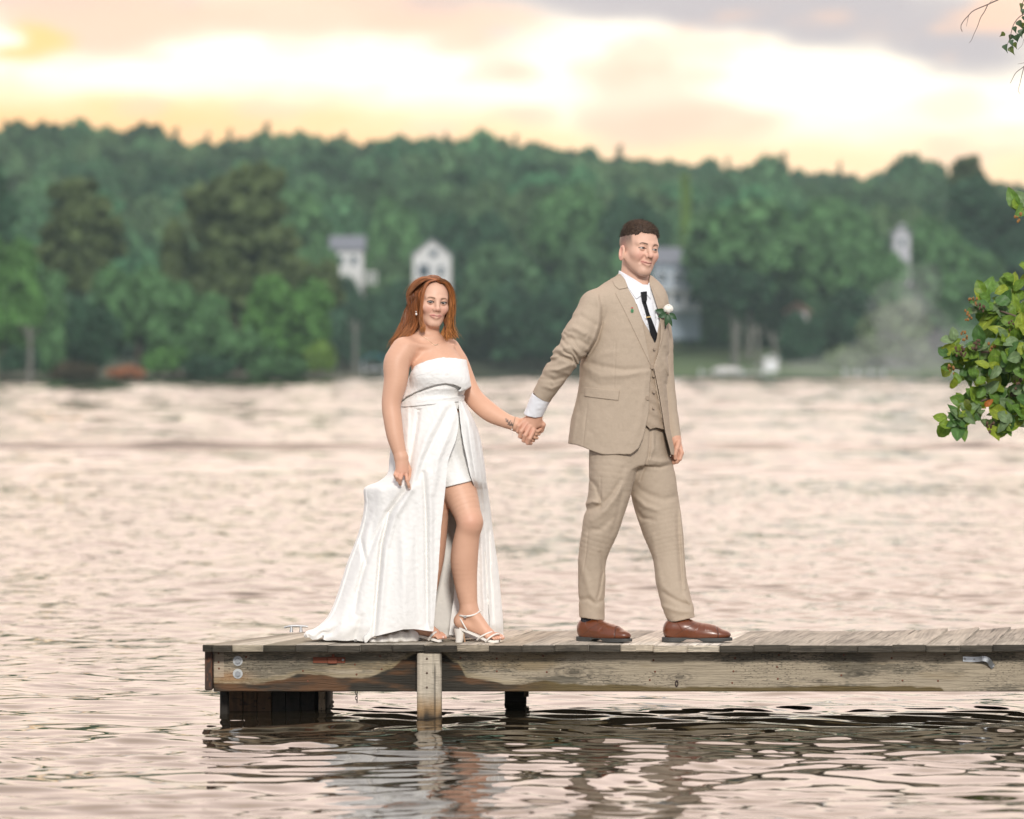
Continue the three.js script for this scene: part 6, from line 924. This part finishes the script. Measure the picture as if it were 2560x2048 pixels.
  const surf = (px, py, off) => { const P = J(px, py, 0.26); for (let i = 0; i < 60; i++) { const d = TS(...P) - off; if (d < 0.0008) break; P[2] -= d * 0.8; } return new THREE.Vector3(...P); };
  partW('tie_clip', bar(surf(1613, 794.5, 0.004), surf(1625, 793, 0.004), 0.006, 0.004), std(lin(0.85, 0.58, 0.25), 0.25, { metalness: 0.95 }), tie);
  // shirt cuff of the leading hand
  const cuffA = J(1357, 986, 0.062), cuffB = J(1333, 1036, 0.032);
  partW('cuff', around((x, y, z) => { const c = cone(x, y, z, J(1357, 984, 0.062), J(1330, 1042, 0.030), 0.0445, 0.0405); const d = [cuffB[0] - cuffA[0], cuffB[1] - cuffA[1], cuffB[2] - cuffA[2]], L = Math.hypot(...d), s = ((x - cuffB[0]) * d[0] + (y - cuffB[1]) * d[1] + (z - cuffB[2]) * d[2]) / L + 0.3 * (x - cuffB[0]) ; return smax(smax(smax(c, -(c + 0.007), 0.003), s, 0.003), -(s + 0.088), 0.003) - 0.0018 * fbm(x * 50, y * 50, z * 50, 2); }, [X(1300), Y(1048), Z0 - 0.03], [X(1385), Y(960), Z0 + 0.14], 0.003), shirtM, man);
  // trousers
  const tR = chain([[J(1540, 1110, 0.03), 0.118], [J(1531, 1170, 0.055), 0.104], [J(1522, 1235, 0.06), 0.092], [J(1502, 1313, 0.055), 0.0815], [J(1482, 1390, 0.04), 0.063], [J(1479, 1470, 0.02), 0.0595], [J(1480.5, 1552, 0.005), 0.0545]]);
  const tL = chain([[J(1595, 1110, -0.03), 0.115], [J(1625, 1180, -0.045), 0.108], [J(1641, 1255, -0.045), 0.101], [J(1657, 1325, -0.03), 0.0885], [J(1672, 1392, -0.01), 0.070], [J(1679, 1455, 0.005), 0.068], [J(1694, 1515, 0.015), 0.0665], [J(1706, 1552, 0.02), 0.058]]);
  const tf = folds([
    [[[1477, 1200], [1490, 1215], [1500, 1250], [1496, 1270]], 6, -0.008], [[[1466, 1258], [1480, 1252], [1500, 1256]], 5, 0.009], [[[1462, 1275], [1480, 1270], [1500, 1264], [1530, 1235], [1550, 1200]], 7, -0.010], [[[1480, 1300], [1515, 1270], [1550, 1220], [1566, 1180]], 10, 0.010], [[[1470, 1325], [1500, 1320], [1530, 1290]], 8, -0.006],
    [[[1556, 1170], [1556, 1220], [1544, 1280], [1528, 1335]], 6, -0.005], [[[1500, 1190], [1500, 1230], [1500, 1265]], 2, -0.003],
    [[[1452, 1400], [1462, 1440], [1475, 1480], [1500, 1520]], 8, 0.006], [[[1450, 1500], [1470, 1495], [1490, 1508], [1508, 1500]], 6, -0.006], [[[1500, 1380], [1506, 1430], [1498, 1480], [1492, 1500]], 4, -0.007], [[[1470, 1320], [1465, 1380], [1456, 1440]], 2, -0.003],
    [[[1590, 1215], [1620, 1235], [1660, 1250], [1695, 1240]], 9, -0.006], [[[1584, 1240], [1612, 1265], [1645, 1275]], 7, 0.008], [[[1580, 1265], [1605, 1295], [1635, 1300]], 6, -0.007], [[[1620, 1165], [1650, 1168], [1690, 1160]], 5, -0.007], [[[1622, 1150], [1650, 1154], [1690, 1150]], 6, 0.005],
    [[[1700, 1260], [1704, 1330], [1708, 1400], [1712, 1470]], 4, 0.008], [[[1692, 1290], [1696, 1360], [1702, 1440], [1706, 1490]], 5, -0.005], [[[1632, 1340], [1640, 1400], [1652, 1460], [1690, 1505]], 8, 0.005], [[[1660, 1480], [1690, 1500], [1722, 1512]], 6, -0.009], [[[1655, 1515], [1690, 1525], [1728, 1530]], 6, 0.006], [[[1710, 1488], [1722, 1505], [1734, 1520]], 5, 0.006],
    [[[1624, 1074], [1622, 1110], [1620, 1140], [1600, 1200]], 3, -0.006], [[[1632, 1080], [1632, 1120], [1622, 1150]], 4, 0.005],
  ]);
  const hips = loft([[1050, 1570, 88, 0, 0.118], [1110, 1572, 92, 0, 0.122], [1165, 1574, 86, 0, 0.112]]);
  const trousers = (x, y, z) => { let d = smin(smin(tR(x, y, z), tL(x, y, z), 0.014), hips(x, y, z), 0.03); const hemR = Y(1547 + 0.12 * (x - X(1480)) / K0), hemL = Y(1556 - 0.22 * (x - X(1673)) / K0 * (x > X(1673) ? 1 : 0)); const h = x < X(1585) ? hemR : hemL; d = smax(d, h - y, 0.003); d = smax(d, y - Y(1055), 0.01); return d - tf(x, y, z, Z0 - 0.02) - wrinkle(x, y, z); };
  partW('trousers', around(trousers, [X(1425), Y(1562), Z0 - 0.18], [X(1748), Y(1050), Z0 + 0.19], 0.0044, { uv: (x, y, z) => [x + 0.6 * z, y] }), tan, man);
  for (const [a, dz] of [[J(1474, 1556, -0.002), 0], [J(1700, 1556, 0.018), 0]]) partW('sock', new THREE.CylinderGeometry(0.040, 0.038, 0.07, 18).translate(a[0], a[1] + 0.012, a[2]), std(lin(0.02, 0.02, 0.028), 0.9), man);
  // shoes: cap toe derbies
  function shoe(px, py, dz, yaw, L) { // px,py: back of the heel on the deck
    const s = new THREE.Group(); s.name = 'shoe'; man.add(s); s.position.set(X(px) - man.position.x, 0.0, dz); s.rotation.y = (-yaw * Math.PI) / 180 + 0; const W = 0.043;
    // local: +x toe, y up, z side
    const up = (x, y, z) => { let d = ell(x, y, z, [0.055, 0.045, 0], [0.052, 0.052, 0.036]); d = smin(d, cone(x, y, z, [0.045, 0.066, 0], [0.105, 0.062, 0], 0.034, 0.034), 0.03); d = smin(d, cone(x, y, z, [0.10, 0.055, 0], [L - 0.085, 0.040, 0.004], 0.036, 0.033), 0.03); d = smin(d, ell(x, y, z, [L - 0.075, 0.033, 0.004], [0.072, 0.027, W]), 0.02); d = smin(d, ell(x, y, z, [L - 0.13, 0.036, 0.003], [0.07, 0.036, W * 0.97]), 0.03); d = smax(d, 0.018 - y, 0.003); d = smax(d, y - (0.088 + 0.012 * smooth(0.05, 0.0, x) + 0.022 * smooth(0.07, 0.12, x) ), 0.004); d = smax(d, -cone(x, y, z, [0.050, 0.075, 0], [0.055, 0.13, 0], 0.026, 0.032), 0.006);
      const cap = Math.abs(x - (L - 0.068) - 6 * z * z); d += 0.0022 * Math.exp(-((cap / 0.002) ** 2)); const q = x - 0.105 + 1.6 * (0.062 - y); d -= 0.0018 * smooth(0.0015, -0.0015, Math.abs(x - 0.118) - 0.035 - (y - 0.06) * 0.6) * smooth(0.04, 0.05, y); d += 0.0010 * Math.exp(-(((q - 0.03 * Math.abs(z)) / 0.0016) ** 2)) * (y > 0.03 ? 1 : 0); for (let k = 0; k < 3; k++) d -= 0.0012 * Math.exp(-(((x - (L - 0.118 + 0.012 * k) - 0.1 * z) / 0.005) ** 2)) * smooth(0.05, 0.06, y); return d; };
    const brown = (x, y, z) => { const n = 0.5 + 0.5 * fbm(x * 40, y * 40, z * 40, 3), k = 0.8 + 0.35 * n, e = smooth(0.03, 0.02, y) * 0.35 + smooth(L - 0.05, L, x) * 0.3 + smooth(0.03, 0.0, x) * 0.2; const sm = 1 - 0.75 * Math.max(Math.exp(-(((x - (L - 0.068) - 6 * z * z) / 0.0022) ** 2)), 0.8 * Math.exp(-(((x - 0.105 + 1.6 * (0.062 - y) - 0.03 * Math.abs(z)) / 0.0022) ** 2)) * (y > 0.03 ? 1 : 0)); return [0.145 * k * sm * (1 - 0.7 * e), 0.038 * k * sm * (1 - 0.75 * e), 0.011 * k * sm * (1 - 0.75 * e)]; };
    part('upper', around(up, [-0.02, 0.012, -0.06], [L + 0.02, 0.125, 0.06], 0.0028, { col: brown }), phys(lin(1, 1, 1), 0.32, { vertexColors: true, clearcoat: 0.4, clearcoatRoughness: 0.25 }), s);
    const sole = (x, y, z) => { const o = Math.min(ell(x, 0, z, [0.045, 0, 0], [0.05, 1, 0.036]), ell(x, 0, z, [L - 0.088, 0, 0.004], [0.092, 1, W + 0.004]), cone(x, 0, z, [0.05, 0, 0], [L - 0.1, 0, 0], 0.033, 0.036)); const lift = 0.010 * smooth(0.085, 0.11, x) * smooth(0.185, 0.15, x) + 0.004 * smooth(L - 0.05, L, x); return smax(o, Math.max(y - 0.021, (x < 0.082 ? 0.0 : 0.003 + lift) - y), 0.002); };
    part('sole', around(sole, [-0.015, -0.004, -0.06], [L + 0.015, 0.03, 0.06], 0.0028), std(lin(0.045, 0.045, 0.042), 0.6), s);
    const lc = []; for (let i = 0; i < 4; i++) { const x = 0.098 + i * 0.015, y = 0.1 - i * 0.0085 - (i > 2 ? 0.001 : 0); lc.push(tube([new THREE.Vector3(x, y - 0.010, -0.016), new THREE.Vector3(x + 0.004, y, 0), new THREE.Vector3(x + 0.003, y - 0.010, 0.016)], 0.0017, 8, 5)); } lc.push(tube([new THREE.Vector3(0.1, 0.096, 0.004), new THREE.Vector3(0.115, 0.104, 0.02), new THREE.Vector3(0.13, 0.085, 0.026)], 0.0015, 8, 5)); part('laces', mergeGeometries(lc), std(lin(0.07, 0.028, 0.018), 0.8), s);
  }
  shoe(1657, 1600, 0.03, 6, 0.303); shoe(1446, 1602, -0.035, -38 * -1, 0.29);

  // ------------------------------------------------------------ flower, pin
  const rose = phys(lin(0.84, 0.80, 0.72), 0.6, { sheen: 0.3, sheenColor: lin(1, 1, 1) }), leafM = phys(lin(0.035, 0.085, 0.035), 0.45, { specularIntensity: 0.6 });
  const bo = new THREE.Group(); bo.name = 'boutonniere'; man.add(bo); const bp = surf(1664, 780, 0.016); bo.position.set(bp.x - man.position.x, bp.y - man.position.y, bp.z - man.position.z);
  for (let i = 0; i < 12; i++) { const a = i * 2.4, r = 0.004 + 0.0013 * i, s = new THREE.SphereGeometry(0.0135, 12, 8, 0, Math.PI * 2, 0, 1.35), tilt = 0.25 + i * 0.085; s.scale(1, 0.55, 1).translate(0, -0.004, 0).rotateX(tilt).rotateY(a).translate(Math.sin(a) * r, 0.012 - 0.0004 * i, Math.cos(a) * r).rotateX(0.95).translate(0.008, 0.012, 0.012); part('petal', s, rose, bo); }
  const leafShape = (L, W) => { const n = 6, pos = [], ix = []; for (let i = 0; i <= n; i++) { const t = i / n, w = W * Math.sin(Math.PI * Math.pow(t, 0.8)) + 0.0002; for (const sd of [-1, 0, 1]) pos.push(sd * w, t * L, Math.abs(sd) * w * 0.35 + 0.006 * Math.sin(t * 3)); if (i) for (let k = 0; k < 2; k++) { const a = (i - 1) * 3 + k; ix.push(a, a + 1, a + 3, a + 1, a + 4, a + 3); } } const g2 = new THREE.BufferGeometry(); g2.setAttribute('position', new THREE.Float32BufferAttribute(pos, 3)); g2.setIndex(ix); g2.computeVertexNormals(); return g2; };
  for (const [a, L, W, x, y] of [[1.35, 0.052, 0.013, 0.0, -0.004], [2.9, 0.056, 0.012, 0.010, -0.010], [-2.75, 0.058, 0.009, 0.004, -0.012], [1.9, 0.042, 0.012, 0.002, -0.010], [-0.9, 0.03, 0.010, 0.006, 0.004], [-2.3, 0.044, 0.011, 0.014, -0.006]]) part('leaf', leafShape(L, W).rotateZ(a).translate(x, y, 0.014), leafM, bo);
  part('stem', tube([new THREE.Vector3(0.004, -0.008, 0.010), new THREE.Vector3(0.0, -0.04, 0.006), new THREE.Vector3(-0.004, -0.075, 0.002)], 0.003, 8, 6), std(lin(0.02, 0.02, 0.02), 0.6), bo);
  const pp = surf(1578.5, 778, 0.0135); const pin = partW('lapel_pin', new THREE.CylinderGeometry(0.0085, 0.0085, 0.003, 20).scale(0.8, 1, 1).rotateX(Math.PI / 2).translate(pp.x, pp.y, pp.z), phys(lin(0.06, 0.30, 0.10), 0.3, { clearcoat: 1 }), man); pin.userData.label = 'small green enamel pin with a red heart on top';
  const hs = new THREE.Shape(); hs.moveTo(0, -0.004); hs.bezierCurveTo(-0.0065, 0.001, -0.004, 0.005, 0, 0.0022); hs.bezierCurveTo(0.004, 0.005, 0.0065, 0.001, 0, -0.004); partW('heart', new THREE.ExtrudeGeometry(hs, { depth: 0.0025, bevelEnabled: false, curveSegments: 6 }).translate(pp.x, pp.y + 0.0125, pp.z - 0.001), phys(lin(0.5, 0.02, 0.03), 0.3), pin);
  partW('motif', mergeGeometries([box(0.0018, 0.010, 0.0012, pp.x - 0.0017, pp.y, pp.z + 0.002, 0.0004), box(0.0018, 0.010, 0.0012, pp.x + 0.0022, pp.y - 0.001, pp.z + 0.002, 0.0004)]), std(lin(0.02, 0.05, 0.04), 0.5), pin);
}
// ---------------------------------------------------------------- leafy branch at the right, hanging birch twigs above
{
  const r = rng(404), ZL = 20.0, P = (px, py, dz = 0) => at(px, py, ZL - dz), root = P(2720, 880, 0), alder = thing('leafy_branch', 'leafy green alder branch with brown seed clusters reaching in from the right', 'branch', [root.x, root.y, root.z]);
  const leafTex = colorTex(256, 256, (u, v) => { const c = Math.abs(u - 0.5), vein = Math.abs(((v * 9 - c * 5.5) % 1 + 1) % 1 - 0.5), mid = smooth(0.02, 0.008, c), ve = smooth(0.10, 0.03, vein) * 0.5, n = 0.85 + 0.3 * fbm(u * 9, v * 9, 4, 3), k = n * (1 + 0.55 * mid + 0.35 * ve), br = smooth(0.55, 0.75, fbm(u * 5 + 3, v * 5, 9, 3)) * 0.5; return [lerp(0.62 * k, 0.55, br * 0.6), lerp(0.66 * k, 0.42, br * 0.6), 0.60 * k * (1 - 0.5 * br)]; }, false);
  const leafBump = greyTex(256, 256, (u, v) => { const c = Math.abs(u - 0.5), vein = Math.abs(((v * 9 - c * 5.5) % 1 + 1) % 1 - 0.5); return 0.6 - 0.35 * smooth(0.14, 0.02, vein) - 0.3 * smooth(0.03, 0.01, c) + 0.1 * fbm(u * 20, v * 20, 3, 2); }, false);
  const mat = (a, b, c) => phys(lin(a, b, c), 0.42, { map: leafTex, bumpMap: leafBump, bumpScale: 0.0016, transmission: 0.28, specularIntensity: 0.55 });
  const mats = [mat(0.36, 0.52, 0.06), mat(0.24, 0.43, 0.08), mat(0.52, 0.62, 0.07), mat(0.15, 0.31, 0.085), mat(0.36, 0.50, 0.25), mat(0.28, 0.45, 0.06)], orange = mat(0.75, 0.22, 0.03);
  const leafG = (L, W, bend, cup, seed) => { const q = rng(seed), n = 9, pos = [], uv = [], ix = []; for (let i = 0; i <= n; i++) { const t = i / n, w = W * Math.pow(Math.sin(Math.PI * Math.pow(t, 0.72 + 0.25 * (seed % 2))), 0.72) * (1 + (i % 2 ? 0.05 : -0.03)) + 0.0003; for (let k = -2; k <= 2; k++) { const s = k / 2; pos.push(s * w, t * L, Math.abs(s) * w * cup - bend * L * t * t + 0.0015 * Math.sin(t * 14 + s * 3 + seed)); uv.push(0.5 + 0.5 * s, t); } if (i) for (let k = 0; k < 4; k++) { const a = (i - 1) * 5 + k; ix.push(a, a + 1, a + 5, a + 1, a + 6, a + 5); } } const g = new THREE.BufferGeometry(); g.setAttribute('position', new THREE.Float32BufferAttribute(pos, 3)); g.setAttribute('uv', new THREE.Float32BufferAttribute(uv, 2)); g.setIndex(ix); g.computeVertexNormals(); return g; };
  const leaves = []; for (let i = 0; i < 8; i++) leaves.push(leafG(0.074 + 0.006 * (i % 3), 0.0235 + 0.003 * (i % 2), 0.12 + 0.16 * ((i * 7) % 5) / 5, 0.12 + 0.12 * (i % 3), i));
  const stemM = std(lin(0.12, 0.085, 0.06), 0.85), podM = std(lin(0.10, 0.06, 0.035), 0.9), budM = std(lin(0.26, 0.13, 0.035), 0.8);
  // twigs: from the right side outwards and up
  const tw = [
    [[2720, 900, 0], [2620, 890, 0.1], [2520, 880, 0.12], [2440, 880, 0.1], [2385, 872, 0.08]], [[2720, 900, 0], [2640, 850, 0.0], [2570, 800, 0.02], [2520, 755, 0.0], [2515, 700, 0]], [[2650, 860, 0.05], [2560, 800, 0.12], [2480, 770, 0.1], [2438, 752, 0.08]],
    [[2700, 920, -0.1], [2600, 930, -0.05], [2500, 935, 0.0], [2430, 925, 0.02], [2380, 920, 0.05]], [[2720, 930, 0.1], [2640, 960, 0.12], [2560, 980, 0.1], [2480, 985, 0.08], [2420, 1000, 0.06]], [[2700, 950, 0], [2600, 1000, 0.0], [2530, 1030, 0.02], [2490, 1060, 0.02]],
    [[2700, 900, -0.15], [2600, 860, -0.15], [2520, 830, -0.12], [2470, 820, -0.1]], [[2720, 860, 0], [2660, 780, 0.05], [2620, 720, 0.03], [2570, 680, 0.0]], [[2710, 700, 0], [2640, 590, 0.02], [2575, 530, 0.02], [2552, 520, 0.02]], [[2690, 980, 0.1], [2620, 1010, 0.15], [2560, 1030, 0.15], [2520, 1050, 0.12]], [[2700, 880, 0.2], [2620, 870, 0.24], [2540, 900, 0.22], [2470, 940, 0.18]], [[2700, 860, 0.15], [2610, 830, 0.2], [2550, 840, 0.2], [2500, 860, 0.18]],
    [[2600, 990, 0.08], [2500, 990, 0.1], [2440, 1010, 0.1], [2408, 1042, 0.1], [2386, 1064, 0.1]],
  ].map((l) => l.map((q) => P(...q)));
  tw.forEach((l, i) => partW('twig', tube(l, (q) => (i < 1 ? 0.011 : 0.007) * (1 - 0.75 * q) + 0.0014, 20, 6), stemM, alder));
  const up = new THREE.Vector3(0, 1, 0); let count = 0; const extra = [];
  const put = (p, big = 1) => { // one leaf, mostly turned to the light and the viewer
    const dir = new THREE.Vector3((r() - 0.62) * 2, (r() - 0.42) * 1.7, (r() - 0.35) * 1.2).normalize(), face = new THREE.Vector3((r() - 0.5) * 1.5, 0.35 + (r() - 0.3) * 1.0, 0.75 + 0.5 * r()).normalize(), z = face.addScaledVector(dir, -face.dot(dir)).normalize(), x = new THREE.Vector3().crossVectors(dir, z), m = new THREE.Matrix4().makeBasis(x, dir, z), s = big * (0.64 + 0.58 * r()); m.scale(new THREE.Vector3(s, s, s)); m.setPosition(p);
    extra.push([p, m, Math.floor(r() * 8), Math.floor(r() * 6)]);
  };
  const inside = (px, py) => { // outline of the leafy mass
    const L = [[640, 2510], [680, 2500], [720, 2480], [750, 2440], [790, 2430], [830, 2410], [860, 2380], [880, 2372], [930, 2376], [955, 2380], [985, 2400], [1010, 2415], [1040, 2420], [1055, 2470], [1075, 2520], [1090, 2540]]; return py > 650 && py < 1075 && px > track(L, py)[0] + 10; };
  tw.forEach((l, i) => { const c = new THREE.CatmullRomCurve3(l), n = i === 8 ? 9 : 24; for (let k = 0; k < n; k++) { const t = i === 8 ? 0.72 + 0.3 * (k / n) : 0.25 + 0.75 * (k / n); for (let s = 0; s < 2; s++) { const p = c.getPoint(Math.min(1, t)).add(new THREE.Vector3((r() - 0.5) * 0.07, (r() - 0.5) * 0.07, (r() - 0.5) * 0.09)); put(p); } } });
  let tries = 0; while (extra.length < 560 && tries++ < 6000) { const px = 2370 + 330 * r(), py = 640 + 440 * r(); if (!inside(px, py)) continue; put(P(px, py, (r() - 0.4) * 0.38)); }
  for (const [px, py] of [[2398, 960], [2380, 972], [2410, 1050], [2400, 1062], [2385, 1070], [2520, 1072], [2530, 1068], [2470, 1062], [2388, 850], [2375, 865], [2372, 890]]) put(P(px, py, 0.1));
  extra.sort((a, b) => b[0].z - a[0].z); const sel = extra.filter((e) => e[0].x < 2.28), rest = extra.filter((e) => e[0].x >= 2.28);
  const single = sel.slice(0, 300), more = sel.slice(300).concat(rest), wp = alder.position;
  for (const [p, m, g, c] of single) { const q = new THREE.Mesh(leaves[g], mats[c]); q.name = 'leaf'; q.castShadow = q.receiveShadow = true; q.applyMatrix4(m); q.position.sub(wp); alder.add(q); }
  const byM = mats.map((_, k) => more.filter((e) => e[3] === k).map(([p, m, g]) => leaves[g].clone().applyMatrix4(m))); const fol = new THREE.Group(); fol.name = 'foliage'; fol.userData.kind = 'stuff'; alder.add(fol); byM.forEach((l, k) => { if (l.length) { const q = partW('leaves', mergeGeometries(l), mats[k], fol); q.userData.kind = 'stuff'; } });
  { const q = new THREE.Mesh(leaves[2], orange); q.name = 'leaf'; q.userData.label = 'single orange leaf low in the branch'; const m = new THREE.Matrix4().makeBasis(new THREE.Vector3(0.6, -0.7, 0.2).normalize(), new THREE.Vector3(0.75, 0.62, 0.1).normalize(), new THREE.Vector3(-0.2, 0.05, 0.97).normalize()); m.scale(new THREE.Vector3(0.55, 0.55, 0.55)); m.setPosition(P(2462, 1016, 0.24)); q.applyMatrix4(m); q.position.sub(wp); alder.add(q); }
  const cluster = (px, py, n, m, sp, dz = 0.2) => { const g = []; for (let i = 0; i < n; i++) { const q = P(px, py, dz).add(new THREE.Vector3((r() - 0.5) * sp, (r() - 0.5) * sp * 1.2, (r() - 0.5) * sp)); g.push(new THREE.IcosahedronGeometry(0.0036 + 0.0026 * r(), 1).scale(1, 1.35, 1).translate(q.x, q.y, q.z)); } partW('seed_cluster', mergeGeometries(g), m, alder); };
  for (const [px, py] of [[2432, 752], [2412, 838], [2424, 788], [2378, 926], [2480, 870], [2548, 545], [2540, 900]]) cluster(px, py, 8, budM, 0.034); for (const [px, py] of [[2398, 882], [2440, 862], [2432, 866], [2478, 1070], [2408, 880], [2546, 960], [2530, 815], [2452, 770]]) cluster(px, py, 9, podM, 0.036);
}
{
  const ZL = 20.2, P = (px, py, dz = 0) => at(px, py, ZL - dz), o = P(2600, -60), birch = thing('birch_twigs', 'thin hanging birch twigs with a few pointed green leaves in the upper right corner', 'branch', [o.x, o.y, o.z]), m = std(lin(0.14, 0.10, 0.085), 0.8);
  const T = [[[[2600, -60], [2540, -22], [2492, 1], [2470, 11], [2432, 28], [2422, 38], [2406, 57], [2402, 68], [2406, 79]], 0.0042], [[[2470, 11], [2462, 28], [2452, 44], [2444, 66], [2434, 88], [2428, 102], [2423, 107]], 0.0024], [[[2422, 38], [2419, 52], [2416, 66]], 0.0016], [[[2474, 8], [2480, 2], [2484, 3]], 0.0016], [[[2620, 20], [2580, 28], [2552, 40], [2535, 60], [2525, 95], [2516, 118]], 0.003], [[[2620, -30], [2570, -10], [2556, 10], [2556, 36]], 0.003], [[[2630, 140], [2580, 150], [2558, 168], [2540, 182], [2532, 196], [2526, 208]], 0.003], [[[2560, 168], [2554, 192], [2550, 210], [2546, 227], [2551, 235]], 0.002], [[[2600, 150], [2556, 158], [2545, 160]], 0.0018], [[[2600, 80], [2562, 95], [2556, 112], [2545, 124]], 0.0016]];
  for (const [l, r0] of T) partW('twig', tube(l.map(([a, b]) => P(a, b)), (q) => r0 * (1 - 0.6 * q), 30, 6), m, birch);
  const s = new THREE.Shape(); s.moveTo(0, 0); s.quadraticCurveTo(0.017, 0.002, 0.018, -0.012); s.quadraticCurveTo(0.011, -0.022, 0.004, -0.036); s.quadraticCurveTo(0.002, -0.045, 0.0, -0.052); s.quadraticCurveTo(-0.002, -0.045, -0.004, -0.036); s.quadraticCurveTo(-0.011, -0.022, -0.018, -0.012); s.quadraticCurveTo(-0.017, 0.002, 0, 0);
  const g = new THREE.ShapeGeometry(s, 5), p = g.attributes.position; for (let i = 0; i < p.count; i++) p.setZ(i, Math.abs(p.getX(i)) * 0.35 - 6 * p.getY(i) ** 2); g.computeVertexNormals();
  const M = [phys(lin(0.06, 0.11, 0.05), 0.5, { transmission: 0.3 }), phys(lin(0.11, 0.15, 0.03), 0.5, { transmission: 0.35 })], r = rng(7);
  for (const [px, py, rz, k] of [[2552, 8, 0.2, 1], [2558, 22, -0.1, 0], [2512, 82, -0.9, 1], [2536, 66, 0.2, 0], [2545, 52, 0.5, 0], [2557, 56, 0, 1], [2550, 74, 0.3, 0], [2530, 86, -0.3, 0], [2538, 88, 0.4, 0], [2528, 100, 0.1, 0], [2512, 112, 0.2, 0], [2524, 118, 0.6, 1], [2535, 106, 0.4, 1], [2546, 84, 0.1, 0], [2560, 40, 0.2, 0], [2566, 66, -0.3, 0], [2572, 20, 0.4, 0]]) { const q = part('leaf', g, M[k], birch), w = P(px, py, (r() - 0.5) * 0.06); q.position.set(w.x - o.x, w.y - o.y, w.z - o.z); q.rotation.set((r() - 0.5) * 0.8, (r() - 0.5) * 1.3, rz); q.scale.setScalar(0.6 + 0.25 * r()); }
}
renderer.render(scene, camera);
